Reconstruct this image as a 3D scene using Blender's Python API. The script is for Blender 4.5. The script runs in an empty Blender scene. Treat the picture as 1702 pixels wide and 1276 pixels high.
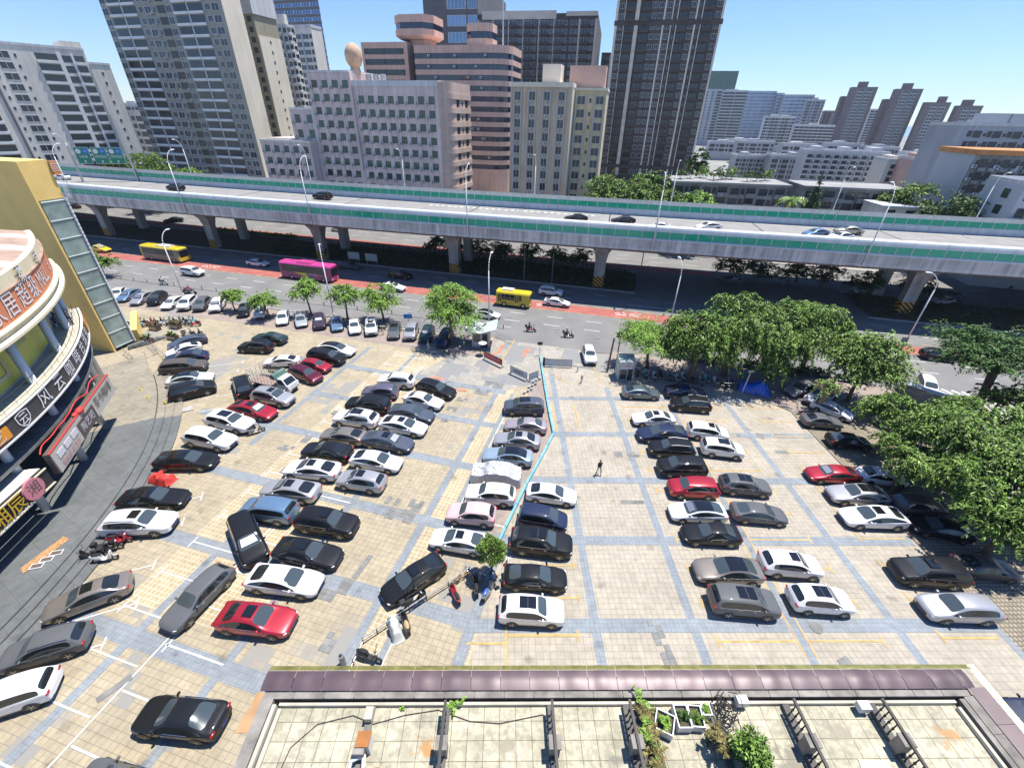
import bpy, bmesh, math, random
import numpy as np
from mathutils import Vector, Matrix
random.seed(7); RNG = np.random.default_rng(7)
S = bpy.context.scene; COL = S.collection
R = math.radians
# ------------------------------------------------------------------ camera, sky, sun, exposure
cd = bpy.data.cameras.new('camera'); cam = bpy.data.objects.new('camera', cd); COL.objects.link(cam)
cd.sensor_width = 36; cd.lens = 718.6 / 1702 * 36; cd.clip_start = .1; cd.clip_end = 20000
_r = Vector((0.99974382, -0.01142253, 0.01954026)); _u = Vector((-0.01056938, 0.52780495, 0.84929984)); _f = Vector((0.0200146, 0.8492888, -0.527549))
mw = Matrix((( _r.x, _u.x, -_f.x, 0), (_r.y, _u.y, -_f.y, 0), (_r.z, _u.z, -_f.z, 29.0), (0, 0, 0, 1)))
cam.matrix_world = mw; S.camera = cam
SUN = Vector((.27, .17, 1)).normalized()
w = bpy.data.worlds.new("World"); S.world = w; w.use_nodes = True
nt = w.node_tree; bg = nt.nodes['Background']; sky = nt.nodes.new('ShaderNodeTexSky'); sky.sky_type = 'NISHITA'; sky.sun_disc = False
sky.sun_elevation = math.asin(SUN.z); sky.sun_rotation = math.atan2(SUN.x, SUN.y); sky.air_density = 1.0; sky.dust_density = .0; sky.ozone_density = 1.0
tn = nt.nodes.new('ShaderNodeMix'); tn.data_type = 'RGBA'; tn.blend_type = 'MULTIPLY'; tn.inputs[0].default_value = 1; tn.inputs[7].default_value = (.84, 1.04, 1.40, 1); nt.links.new(sky.outputs[0], tn.inputs[6]); nt.links.new(tn.outputs[2], bg.inputs[0]); bg.inputs[1].default_value = .086
sl = bpy.data.lights.new('sun', 'SUN'); sl.energy = 5.0; sl.angle = R(.53); sl.color = (1, .955, .88)
so = bpy.data.objects.new('sun', sl); COL.objects.link(so); so.rotation_euler = SUN.to_track_quat('Z', 'Y').to_euler(); so.location = (60, 40, 200)
S.view_settings.view_transform = 'Standard'; S.view_settings.look = 'None'; S.view_settings.gamma = 1; S.view_settings.exposure = .54
S.cycles.max_bounces = 6; S.cycles.diffuse_bounces = 1; S.cycles.glossy_bounces = 3; S.cycles.transmission_bounces = 4; S.cycles.transparent_max_bounces = 8
S.cycles.use_denoising = True; S.cycles.caustics_reflective = False; S.cycles.caustics_refractive = False
try: S.cycles.volume_bounces = 0
except Exception: pass
# ------------------------------------------------------------------ materials
MATS = {}
def mat(name, col=(.5, .5, .5), rough=.7, var=0., scale=3., metal=0., coat=0., streak=0., alpha=None, trans=0., island=0., spec=None, emit=0., detail=4.):
    if name in MATS: return MATS[name]
    m = bpy.data.materials.new(name); m.use_nodes = True; t = m.node_tree; b = t.nodes['Principled BSDF']; L = t.links.new
    b.inputs['Base Color'].default_value = (*col, 1); b.inputs['Roughness'].default_value = rough; b.inputs['Metallic'].default_value = metal
    if coat: b.inputs['Coat Weight'].default_value = coat; b.inputs['Coat Roughness'].default_value = .03
    if spec is not None: b.inputs['Specular IOR Level'].default_value = spec
    if trans: b.inputs['Transmission Weight'].default_value = trans
    if alpha is not None: b.inputs['Alpha'].default_value = alpha
    if emit: b.inputs['Emission Color'].default_value = (*col, 1); b.inputs['Emission Strength'].default_value = emit
    out = None
    if var or streak or island:
        geo = t.nodes.new('ShaderNodeNewGeometry'); cur = None
        base = t.nodes.new('ShaderNodeRGB'); base.outputs[0].default_value = (*col, 1); cur = base.outputs[0]
        def mul(cur, facsock, lo, hi):
            mr = t.nodes.new('ShaderNodeMapRange'); mr.inputs['From Min'].default_value = .3; mr.inputs['From Max'].default_value = .7
            mr.inputs['To Min'].default_value = lo; mr.inputs['To Max'].default_value = hi; L(facsock, mr.inputs['Value'])
            mx = t.nodes.new('ShaderNodeVectorMath'); mx.operation = 'SCALE'; L(cur, mx.inputs[0]); L(mr.outputs[0], mx.inputs['Scale']); return mx.outputs[0]
        if var:
            n = t.nodes.new('ShaderNodeTexNoise'); n.inputs['Scale'].default_value = scale; n.inputs['Detail'].default_value = detail; L(geo.outputs['Position'], n.inputs['Vector'])
            cur = mul(cur, n.outputs['Fac'], 1 - var, 1 + var)
        if streak:
            vm = t.nodes.new('ShaderNodeVectorMath'); vm.operation = 'MULTIPLY'; vm.inputs[1].default_value = (1.3, 1.3, .07); L(geo.outputs['Position'], vm.inputs[0])
            n = t.nodes.new('ShaderNodeTexNoise'); n.inputs['Scale'].default_value = 1.; n.inputs['Detail'].default_value = 5; L(vm.outputs[0], n.inputs['Vector'])
            cur = mul(cur, n.outputs['Fac'], 1 - streak, 1 + streak * .4)
        if island:
            mr = t.nodes.new('ShaderNodeMapRange'); mr.inputs['To Min'].default_value = 1 - island; mr.inputs['To Max'].default_value = 1 + island
            L(geo.outputs['Random Per Island'], mr.inputs['Value'])
            mx = t.nodes.new('ShaderNodeVectorMath'); mx.operation = 'SCALE'; L(cur, mx.inputs[0]); L(mr.outputs[0], mx.inputs['Scale']); cur = mx.outputs[0]
        L(cur, b.inputs['Base Color'])
    MATS[name] = m; return m
def lib():
    mat('asphalt', (.195, .19, .182), .9, .13, .25, detail=8); mat('asphalt_deck', (.27, .262, .25), .9, .12, .3, detail=8)
    mat('red_lane', (.36, .115, .095), .9, .2, .4); mat('line_white', (.6, .6, .57), .7, .22, 2.5); mat('line_yellow', (.5, .33, .11), .7, .3, 1.5)
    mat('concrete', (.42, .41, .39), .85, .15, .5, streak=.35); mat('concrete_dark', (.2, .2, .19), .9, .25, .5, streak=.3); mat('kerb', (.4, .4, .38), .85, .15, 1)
    mat('panel_grey', (.70, .74, .74), .55, .06, .4, streak=.12); mat('steel', (.5, .51, .52), .4, metal=.7); mat('white_metal', (.7, .72, .72), .4, .06, 1)
    mat('black', (.012, .012, .013), .5); mat('rubber', (.02, .02, .02), .85); mat('chrome', (.6, .6, .6), .2, metal=1); mat('plastic_dark', (.03, .03, .032), .5)
    mat('car_glass', (.016, .02, .022), .04, spec=.9); mat('pano', (.01, .011, .013), .03, spec=.9)
    mat('screen_glass', (.055, .072, .08), .05, spec=.9); mat('lamp_clear', (.75, .78, .8), .12, spec=.8); mat('lamp_red', (.35, .01, .015), .2); mat('plate_blue', (.015, .04, .2), .5); mat('plate_green', (.2, .4, .28), .5)  # screen_glass: blue-grey reflection put into the base colour, paler than car_glass
    mat('rim', (.45, .46, .47), .35, metal=.8); mat('glass_dark', (.03, .045, .055), .08, spec=.8, island=.8); mat('glass_green', (.02, .08, .06), .1, spec=.8, island=.8)
    mat('glass_blue', (.08, .17, .33), .12, metal=.5, island=.35); mat('frame_white', (.62, .63, .63), .5); mat('frame_dark', (.05, .05, .05), .5)
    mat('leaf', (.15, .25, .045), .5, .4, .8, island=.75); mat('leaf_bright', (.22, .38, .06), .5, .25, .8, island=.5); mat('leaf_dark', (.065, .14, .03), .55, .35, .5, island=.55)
    mat('leaf_dry', (.2, .17, .06), .6, .3, .8, island=.5); mat('bark', (.16, .11, .07), .9, .3, 4); mat('bark_pale', (.36, .26, .17), .9, .3, 4)
    mat('skin', (.5, .3, .2), .6); mat('hair', (.015, .013, .012), .6)
    for n in ('leaf', 'leaf_bright', 'leaf_dark', 'leaf_dry'):
        b = MATS[n].node_tree.nodes['Principled BSDF']; b.inputs['Specular IOR Level'].default_value = .35
    mat('brass', (.50, .42, .12), .3, .35, 2.5, metal=.75)
lib()
PAINT = {'white': (.78, .78, .77), 'black': (.012, .013, .015), 'navy': (.02, .03, .07), 'navygrey': (.07, .085, .12), 'grey': (.11, .115, .12), 'silver': (.42, .42, .43), 'ltsilver': (.5, .53, .56),
 'red': (.42, .02, .035), 'maroon': (.13, .012, .03), 'brown': (.10, .085, .075), 'greige': (.25, .22, .19), 'mint': (.62, .72, .68), 'dkgreen': (.02, .045, .042), 'blue': (.15, .25, .38),
 'ltblue': (.36, .47, .55), 'purple': (.16, .14, .19), 'pink': (.62, .43, .43), 'silverpink': (.42, .37, .38), 'teal': (.12, .16, .18), 'gold': (.5, .46, .34), 'aubergine': (.05, .035, .06), 'taxi': (.75, .55, .03), 'deepblue': (.03, .06, .28)}
for k, c in PAINT.items():
    dk = max(c) < .13; mat('paint_' + k, c, .45 if dk else .32, metal=0. if dk or k in ('white', 'taxi', 'pink', 'mint') else .4, coat=.55 if dk else .7, var=.05, scale=1.2, spec=.12 if dk else None)
# ------------------------------------------------------------------ mesh helpers
class MB:
    def __init__(s): s.v = []; s.f = []; s.m = []
    def add(s, vs, fs, mi=0):
        o = len(s.v); s.v += [tuple(map(float, q)) for q in vs]; s.f += [tuple(i + o for i in f) for f in fs]; s.m += [mi] * len(fs); return s
    def quad(s, a, b, c, d, mi=0): return s.add([a, b, c, d], [(0, 1, 2, 3)], mi)
    def box(s, x0, x1, y0, y1, z0, z1, mi=0, M=None):
        vs = [(x, y, z) for z in (z0, z1) for y in (y0, y1) for x in (x0, x1)]
        if M is not None: vs = [tuple(M @ Vector(q)) for q in vs]
        return s.add(vs, [(0, 2, 3, 1), (4, 5, 7, 6), (0, 1, 5, 4), (2, 6, 7, 3), (0, 4, 6, 2), (1, 3, 7, 5)], mi)
    def rbox(s, cx, cy, cz, sx, sy, sz, rz=0, mi=0):
        return s.box(-sx / 2, sx / 2, -sy / 2, sy / 2, 0, sz, mi, Matrix.Translation((cx, cy, cz)) @ Matrix.Rotation(rz, 4, 'Z'))
    def prism(s, poly, z0, z1, mi=0, top=None):
        n = len(poly); vs = [(x, y, z0) for x, y in poly] + [(x, y, z1) for x, y in (top or poly)]
        return s.add(vs, [tuple(range(n - 1, -1, -1)), tuple(range(n, 2 * n))] + [(i, (i + 1) % n, n + (i + 1) % n, n + i) for i in range(n)], mi)
    def cyl(s, p0, p1, r0, r1=None, n=8, mi=0, caps=True):
        if r1 is None: r1 = r0
        p0 = Vector(p0); p1 = Vector(p1); d = (p1 - p0)
        if d.length < 1e-6: return s
        q = d.to_track_quat('Z', 'Y'); vs = []
        for p, r in ((p0, r0), (p1, r1)):
            for i in range(n):
                a = 2 * math.pi * i / n; vs.append(tuple(p + q @ Vector((r * math.cos(a), r * math.sin(a), 0))))
        fs = [(i, (i + 1) % n, n + (i + 1) % n, n + i) for i in range(n)]
        if caps: fs += [tuple(range(n - 1, -1, -1)), tuple(range(n, 2 * n))]
        return s.add(vs, fs, mi)
    def tube(s, pts, r, n=6, mi=0):
        for i, (a, b) in enumerate(zip(pts[:-1], pts[1:])):
            ra = r[i] if isinstance(r, (list, tuple)) else r; rb = r[i + 1] if isinstance(r, (list, tuple)) else r
            s.cyl(a, b, ra, rb, n, mi)
        return s
    def ell(s, c, rx, ry, rz, n=8, m=6, mi=0):
        vs = [(c[0], c[1], c[2] - rz)]; 
        for j in range(1, m):
            ph = -math.pi / 2 + math.pi * j / m
            for i in range(n):
                a = 2 * math.pi * i / n; vs.append((c[0] + rx * math.cos(ph) * math.cos(a), c[1] + ry * math.cos(ph) * math.sin(a), c[2] + rz * math.sin(ph)))
        vs.append((c[0], c[1], c[2] + rz)); fs = [(0, 1 + (i + 1) % n, 1 + i) for i in range(n)]
        for j in range(m - 2):
            for i in range(n): a = 1 + j * n + i; b = 1 + j * n + (i + 1) % n; fs.append((a, b, b + n, a + n))
        l = 1 + (m - 2) * n; fs += [(l + i, l + (i + 1) % n, len(vs) - 1) for i in range(n)]
        return s.add(vs, fs, mi)
    def mesh(s, name, mats, smooth=False):
        me = bpy.data.meshes.new(name); me.from_pydata(s.v, [], s.f)
        for m in mats: me.materials.append(MATS[m] if isinstance(m, str) else m)
        me.polygons.foreach_set('material_index', s.m)
        if smooth: me.polygons.foreach_set('use_smooth', [True] * len(s.f))
        me.update(); return me
    def pieces(s):
        par = list(range(len(s.v)))
        def fd(a):
            while par[a] != a: par[a] = par[par[a]]; a = par[a]
            return a
        for f in s.f:
            for b in f[1:]: par[fd(b)] = fd(f[0])
        out = {}
        for f, m in zip(s.f, s.m): out.setdefault(fd(f[0]), []).append((f, m))
        res = []
        for l in out.values():
            q = MB(); ix = {}
            for f, m in l:
                for v in f:
                    if v not in ix: ix[v] = len(q.v); q.v.append(s.v[v])
                q.f.append(tuple(ix[v] for v in f)); q.m.append(m)
            res.append(q)
        return res
    def each(s, name, mats, parent=None, smooth=False):
        return [q.build(name, mats, parent, smooth) for q in s.pieces()]
    def build(s, name, mats, parent=None, smooth=False, **k):
        if isinstance(mats, str): mats = [mats]
        return obj(name, s.mesh(name, mats, smooth), parent, **k)
def obj(name, me, parent=None, loc=None, rz=None, kind=None):
    o = bpy.data.objects.new(name, me); COL.objects.link(o)
    if parent is not None: o.parent = parent
    if loc is not None: o.location = loc
    if rz is not None: o.rotation_euler = (0, 0, rz)
    if kind: o['kind'] = kind
    return o
def tag(o, label, cat, group=None):
    o['label'] = label; o['category'] = cat
    if group: o['group'] = group
    return o
def thing(name, label, cat, loc=(0, 0, 0), rz=0, group=None):
    o = bpy.data.objects.new(name, None); COL.objects.link(o); o.location = loc; o.rotation_euler = (0, 0, rz); o.empty_display_size = .3
    return tag(o, label, cat, group)
def struct(name, mb, mats): 
    o = mb.build(name, mats); o['kind'] = 'structure'; return o
HAZE = .00012
CAMP = Vector((0, 0, 29))
def partset(parent, name, me, mats_, cap=100, Mw=None):
    """each matrix is one part; past the cap the farthest ones become one stuff part"""
    if not mats_: return
    P = Mw if Mw is not None else Matrix.Translation(parent.location) @ Matrix.Rotation(parent.rotation_euler.z, 4, 'Z')
    ms = sorted(mats_, key=lambda m: ((P @ m.translation) - CAMP).length)
    for m in ms[:cap]:
        o = obj(name, me, parent); o.matrix_basis = m
    rest = ms[cap:]
    if rest:
        nv = len(me.vertices); V = np.empty(nv * 3); me.vertices.foreach_get('co', V); V = V.reshape(-1, 3)
        fs = [tuple(p.vertices) for p in me.polygons]; mi = [p.material_index for p in me.polygons]
        VV = []; FF = []; MM = []
        for k, m in enumerate(rest):
            A = np.array(m); VV.append(V @ A[:3, :3].T + A[:3, 3]); FF += [tuple(i + k * nv for i in f) for f in fs]; MM += mi
        m2 = bpy.data.meshes.new(name); m2.from_pydata(np.concatenate(VV).tolist(), [], FF)
        for mm in me.materials: m2.materials.append(mm)
        m2.polygons.foreach_set('material_index', MM); m2.update()
        obj(name, m2, parent, kind='stuff')
def TRS(x, y, z, sx=1, sy=1, sz=1, rz=0): return Matrix.Translation((x, y, z)) @ Matrix.Rotation(rz, 4, 'Z') @ Matrix.Diagonal((sx, sy, sz, 1))
# road frame: u runs along the road to the right, v away from the camera
CR, SR = math.cos(R(15.5)), math.sin(R(15.5))
def rd(u, v): return (u * CR + v * SR, -u * SR + v * CR)
CL, SL = math.cos(R(16)), math.sin(R(16))
def ll(u, v): return (u * CL + v * SL, -u * SL + v * CL)     # frame of the left car park
def text_mesh(body, size=1., extrude=0.):
    c = bpy.data.curves.new('t', 'FONT'); c.body = body; c.size = size; c.extrude = extrude; c.align_x = 'CENTER'; c.align_y = 'CENTER'; c.resolution_u = 2
    o = bpy.data.objects.new('t', c); COL.objects.link(o); bpy.context.view_layer.update()
    me = bpy.data.meshes.new_from_object(o.evaluated_get(bpy.context.evaluated_depsgraph_get())); bpy.data.objects.remove(o); bpy.data.curves.remove(c); return me
def text_obj(name, body, size, material, parent, M, sx=1., sy=1.):
    me = text_mesh(body, size); me.materials.clear(); me.materials.append(MATS[material]); me.transform(Matrix.Diagonal((sx, sy, 1, 1)))
    o = obj(name, me, parent); o.matrix_basis = M; return o
# ------------------------------------------------------------------ ground
def pave(name, ang, size, c1, c2, joint, jw, blotch=(.3, .28, .25), bthr=.62, bscale=.16, var=.12):
    m = bpy.data.materials.new(name); m.use_nodes = True; t = m.node_tree; b = t.nodes['Principled BSDF']; L = t.links.new; b.inputs['Roughness'].default_value = .85
    g = t.nodes.new('ShaderNodeNewGeometry'); mp = t.nodes.new('ShaderNodeMapping'); mp.inputs['Rotation'].default_value = (0, 0, R(ang)); L(g.outputs['Position'], mp.inputs['Vector'])
    br = t.nodes.new('ShaderNodeTexBrick'); br.offset = 0; br.squash = 1; br.inputs['Scale'].default_value = 1; br.inputs['Brick Width'].default_value = size; br.inputs['Row Height'].default_value = size
    br.inputs['Mortar Size'].default_value = jw; br.inputs['Mortar Smooth'].default_value = .1; br.inputs['Color1'].default_value = (*c1, 1); br.inputs['Color2'].default_value = (*c2, 1); br.inputs['Mortar'].default_value = (*joint, 1)
    L(mp.outputs[0], br.inputs['Vector'])
    # large soft dirt
    n = t.nodes.new('ShaderNodeTexNoise'); n.inputs['Scale'].default_value = .35; n.inputs['Detail'].default_value = 7; L(g.outputs['Position'], n.inputs['Vector'])
    mr = t.nodes.new('ShaderNodeMapRange'); mr.inputs[1].default_value = .3; mr.inputs[2].default_value = .7; mr.inputs[3].default_value = 1 - var; mr.inputs[4].default_value = 1 + var; L(n.outputs[0], mr.inputs[0])
    sc = t.nodes.new('ShaderNodeVectorMath'); sc.operation = 'SCALE'; L(br.outputs['Color'], sc.inputs[0]); L(mr.outputs[0], sc.inputs['Scale'])
    nb = t.nodes.new('ShaderNodeTexNoise'); nb.inputs['Scale'].default_value = 1.7; nb.inputs['Detail'].default_value = 9; nb.inputs['Roughness'].default_value = .7; L(g.outputs['Position'], nb.inputs['Vector'])
    mb_ = t.nodes.new('ShaderNodeMapRange'); mb_.inputs[1].default_value = .35; mb_.inputs[2].default_value = .62; mb_.inputs[3].default_value = .80; mb_.inputs[4].default_value = 1.04; L(nb.outputs[0], mb_.inputs[0])
    s3 = t.nodes.new('ShaderNodeVectorMath'); s3.operation = 'SCALE'; L(sc.outputs[0], s3.inputs[0]); L(mb_.outputs[0], s3.inputs['Scale']); sc = s3
    vo = t.nodes.new('ShaderNodeTexVoronoi'); vo.inputs['Scale'].default_value = .42; L(g.outputs['Position'], vo.inputs['Vector'])
    ad_ = t.nodes.new('ShaderNodeMath'); ad_.operation = 'MULTIPLY_ADD'; ad_.inputs[1].default_value = .35; L(nb.outputs[0], ad_.inputs[0]); L(vo.outputs['Distance'], ad_.inputs[2])
    mo = t.nodes.new('ShaderNodeMapRange'); mo.inputs[1].default_value = .24; mo.inputs[2].default_value = .36; mo.inputs[3].default_value = .70; mo.inputs[4].default_value = 1.; L(ad_.outputs[0], mo.inputs[0])
    s4 = t.nodes.new('ShaderNodeVectorMath'); s4.operation = 'SCALE'; L(sc.outputs[0], s4.inputs[0]); L(mo.outputs[0], s4.inputs['Scale']); sc = s4
    # replaced / worn tiles: noise sampled per tile cell so patches keep straight, tile-shaped edges
    sn = t.nodes.new('ShaderNodeVectorMath'); sn.operation = 'SNAP'; sn.inputs[1].default_value = (size * 2, size * 2, 10); L(mp.outputs[0], sn.inputs[0])
    n2 = t.nodes.new('ShaderNodeTexNoise'); n2.inputs['Scale'].default_value = bscale; n2.inputs['Detail'].default_value = 3.5; n2.inputs['Roughness'].default_value = .62; L(sn.outputs[0], n2.inputs['Vector'])
    st = t.nodes.new('ShaderNodeMapRange'); st.inputs[1].default_value = bthr; st.inputs[2].default_value = bthr + .03; L(n2.outputs[0], st.inputs[0])
    mx = t.nodes.new('ShaderNodeMix'); mx.data_type = 'RGBA'; L(st.outputs[0], mx.inputs['Factor']); L(sc.outputs[0], mx.inputs[6]); mx.inputs[7].default_value = (*blotch, 1)
    L(mx.outputs[2], b.inputs['Base Color']); MATS[name] = m; return m
pave('pave_left', 16, .42, (.42, .355, .24), (.385, .325, .225), (.27, .235, .18), .022, (.27, .26, .235), .57, .17)
pave('pave_stall', 16, .36, (.45, .355, .195), (.39, .315, .19), (.52, .46, .35), .04, (.34, .31, .26), .66, .17)
pave('pave_right', 0, .45, (.43, .38, .30), (.395, .35, .28), (.31, .285, .245), .024, (.35, .32, .28), .69, .2)
pave('pave_stall_r', 0, .40, (.44, .385, .30), (.40, .355, .285), (.32, .29, .245), .03, (.38, .35, .3), .68, .2)
pave('pave_gate', 16, .5, (.40, .36, .29), (.35, .33, .29), (.28, .27, .25), .02, (.24, .24, .235), .5, .25)
pave('pave_walk', 15.5, .35, (.36, .27, .22), (.33, .28, .25), (.25, .22, .2), .02, (.26, .25, .24), .6, .2)
pave('pave_edge', 0, .3, (.40, .33, .24), (.33, .28, .21), (.17, .15, .11), .06, (.3, .27, .2), .66, .2)
pave('blue_band', 16, .3, (.26, .285, .305), (.235, .26, .285), (.2, .22, .235), .02, (.25, .27, .28), .66, .3)
pave('blue_band_r', 0, .3, (.265, .295, .32), (.24, .27, .30), (.2, .225, .245), .02, (.27, .29, .30), .70, .3)
pave('slab_grey', 30, 1.2, (.145, .155, .155), (.13, .14, .14), (.09, .09, .09), .012, (.18, .19, .19), .7, .2)
pave('slab_tan', 30, 1.2, (.31, .275, .21), (.275, .25, .2), (.17, .15, .13), .015, (.33, .3, .25), .66, .2)
pave('street_right', 15.5, .6, (.40, .36, .32), (.37, .34, .31), (.3, .28, .26), .012, (.34, .32, .3), .7, .2)
mat('city_ground', (.25, .25, .23), .9, .35, .02); mat('sea', (.06, .14, .22), .15); mat('soil', (.08, .07, .045), .95, .3, 1)
g = MB(); n = 64; g.add([(1700 * math.cos(2 * math.pi * i / n), 1700 * math.sin(2 * math.pi * i / n), -.05) for i in range(n)], [tuple(range(n))]); struct('ground', g, 'city_ground')
g = MB(); g.add([(12000 * math.cos(2 * math.pi * i / n), 12000 * math.sin(2 * math.pi * i / n), -1.2) for i in range(n)], [tuple(range(n))]); struct('sea', g, 'sea')
def sheet(name, pts, z, m): g = MB(); g.add([(x, y, z) for x, y in pts], [tuple(range(len(pts)))]); return struct(name, g, m)
sheet('parking_lot_left', [ll(-50, -8), ll(20, -8), (5.35, 12), (5.35, 55), ll(-16.5, 51.5), ll(-85, 52.5), ll(-85, 30)], 0, 'pave_left')
sheet('parking_lot_right', [(-4, 5), (36, 5), (36, 12), (33.8, 16), (33.8, 41), (31.5, 44), (29, 46.2), (14.4, 49.5), (5.3, 52.5), (5.3, 37), (2.3, 29), (-.4, 22), (-2.2, 12)], .004, 'pave_right')
sheet('gate_apron', [rd(-19.5, 54.2), rd(-18.5, 57.2), rd(-4, 57.2), rd(-2, 52.4), (5.3, 52.6), (5.3, 47.5), (-1, 44.5), (-12, 48.5)], .008, 'pave_gate')
# stalls with the small bright tiles
for (a, b, c, d) in ((-30, -20.2, 10, 49), (-13.0, -11.2, 10, 46), (-6, 1.5, 10, 20)):
    sheet('parking_stall_paving', [ll(a, c), ll(b, c), ll(b, d), ll(a, d)], .0035, 'pave_stall')
sheet('parking_stall_paving', [(13.2, 12), (26.6, 12), (26.6, 41.5), (13.2, 41.5)], .008, 'pave_stall_r'); sheet('parking_stall_paving', [(6.6, 12), (12.8, 12), (12.8, 43), (6.6, 43)], .008, 'pave_stall_r')
sheet('edge_paving', [(33.9, 5), (46, 5), (46, 36), (43, 41), (33.9, 41)], .012, 'pave_edge')
def bands(name, segs, z, m, fr=lambda x, y: (x, y)):
    g = MB()
    z_0 = z
    for i_, (x0, y0, x1, y1, w_) in enumerate(segs):
        z = z_0 + .0005 * (i_ % 7); d = Vector((x1 - x0, y1 - y0)).normalized(); nx, ny = -d.y * w_ / 2, d.x * w_ / 2
        g.add([(*fr(x0 - nx, y0 - ny), z), (*fr(x1 - nx, y1 - ny), z), (*fr(x1 + nx, y1 + ny), z), (*fr(x0 + nx, y0 + ny), z)], [(0, 1, 2, 3)])
    return struct(name, g, m)
bands('blue_bands_left', [(-34.2, 26, -34.2, 48.8, .62), (-27, 0, -27, 25, .62), (-27, 43.0, -27, 49, .55), (-20, -4, -20, 43, .6), (-13.1, -4, -13.1, 46, .62), (-11.1, -2, -11.1, 43, .42), (-6.3, 4, -6.3, 20, .75), (-9.1, -4, -9.1, 2, .5)], .012, 'blue_band', ll)
bands('blue_cross_bands_left', [(-44, 8.2, -6.6, 8.2, 1.1), (-42, 15.1, -6.6, 15.1, 1.1), (-38, 22.1, -6, 22.1, 1.0), (-44, 29.3, -6, 29.3, .95), (-34, 36.2, -6, 36.2, .9), (-44, 43.0, -12, 43.0, .9)], .016, 'blue_band', ll)
bands('blue_bands_right', [(6.35, 5, 6.35, 52, .62), (13.0, 5, 13.0, 46, .62), (19.85, 5, 19.85, 42, .5), (26.85, 5, 26.85, 44, .62), (33.75, 9, 33.75, 17, .5)], .016, 'blue_band_r')
bands('blue_cross_bands_right', [(-2, 16.05, 33.6, 16.05, .95), (-.2, 22.9, 33.6, 22.9, .85), (2.5, 29.7, 33.6, 29.7, .8), (5.2, 36.6, 33.6, 36.6, .75), (5.4, 43.5, 30.5, 43.5, .7)], .02, 'blue_band_r')
# painted bay lines
L_ = []
L_ += [(-24.75, -4, -24.75, 46, .11), (-19.6, -4, -19.6, -1, .11)]
for k in range(18):
    y = 1.5 + k * 2.72; L_ += [(-25.0, y, -29.6, y, .1), (-29.6, y - .5, -29.6, y + .5, .1)]
for k in range(15):
    y = 3.0 + k * 2.72; L_ += [(-24.6, y, -20.1, y, .11)]
for k in range(8):
    y = 20.6 + k * 2.72; L_ += [(-10.8, y, -6.5, y, .11)]
L_ += [(-24.4, 8, -24.4, 46, .11), (-10.8, 9, -10.8, 42, .09)]
bands('white_bay_lines', L_, .024, 'line_white', ll)
L_ = []
for k, (x, y) in enumerate([(-25.8, 12.3), (-25.2, 14.9), (-25.0, 17.6), (-25.9, 20.6), (-26.3, 24.6), (-26.4, 27.4), (-27.5, 33.0), (-30, 41.6), (-31.2, 44.2), (-33, 46.8), (-34.6, 49.2), (-35.2, 51.6)]):
    L_ += [(x - 4.2, y - 1.6, x, y, .1), (x - .15, y + .45, x + .15, y - .45, .1)]
bands('white_tick_lines', L_, .026, 'line_white')
L_ = [(19.5, 14, 19.5, 41.6, .1), (20.2, 14, 20.2, 41.6, .1)]
for k in range(11):
    y = 15.0 + k * 2.68; L_ += [(14.2, y, 19.4, y, .13), (14.2, y - .4, 14.2, y + .4, .13), (20.3, y, 25.2, y, .12), (25.2, y - .35, 25.2, y + .35, .11)]
for k in range(11):
    y = 15.2 + k * 2.66; L_ += [(29.4, y, 33.2, y, .13), (29.4, y - .3, 29.4, y + .6, .12)]
for k in range(4): y = 18 + k * 2.6; L_ += [(.8 + k * .5, y, 5.5, y, .12), (5.5, y - .3, 5.5, y + .3, .12)]
L_ += [(.35, 12, .35, 16, .13), (.35, 15.4, 5.1, 15.4, .14), (5.1, 15.0, 5.1, 15.75, .14), (-2.2, 14.9, .3, 14.9, .13), (5.85, 37, 5.85, 42.2, .13), (8.4, 37, 8.4, 42.0, .13)]
L_ += [(-1.6, 60.2, -3.8, 53.3, .18), (1.6, 59.3, -.6, 51.8, .18), (5.9, 51, 7.8, 47, .15), (12.2, 52, 12.6, 47, .15)]
bands('yellow_lines', L_, .024, 'line_yellow')
g = MB()
for (cx, cy, r_) in ((21.3, 15.9, .42), (21.9, 12.6, .45), (14.1, 12.4, .0), (8.5, 63.5, .4), (1, 68, .35), (14.5, 60.5, .5)):
    if r_: g.cyl((cx, cy, .02), (cx, cy, .05), r_, r_, 16)
struct('manhole_covers', g, 'concrete_dark')
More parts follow.
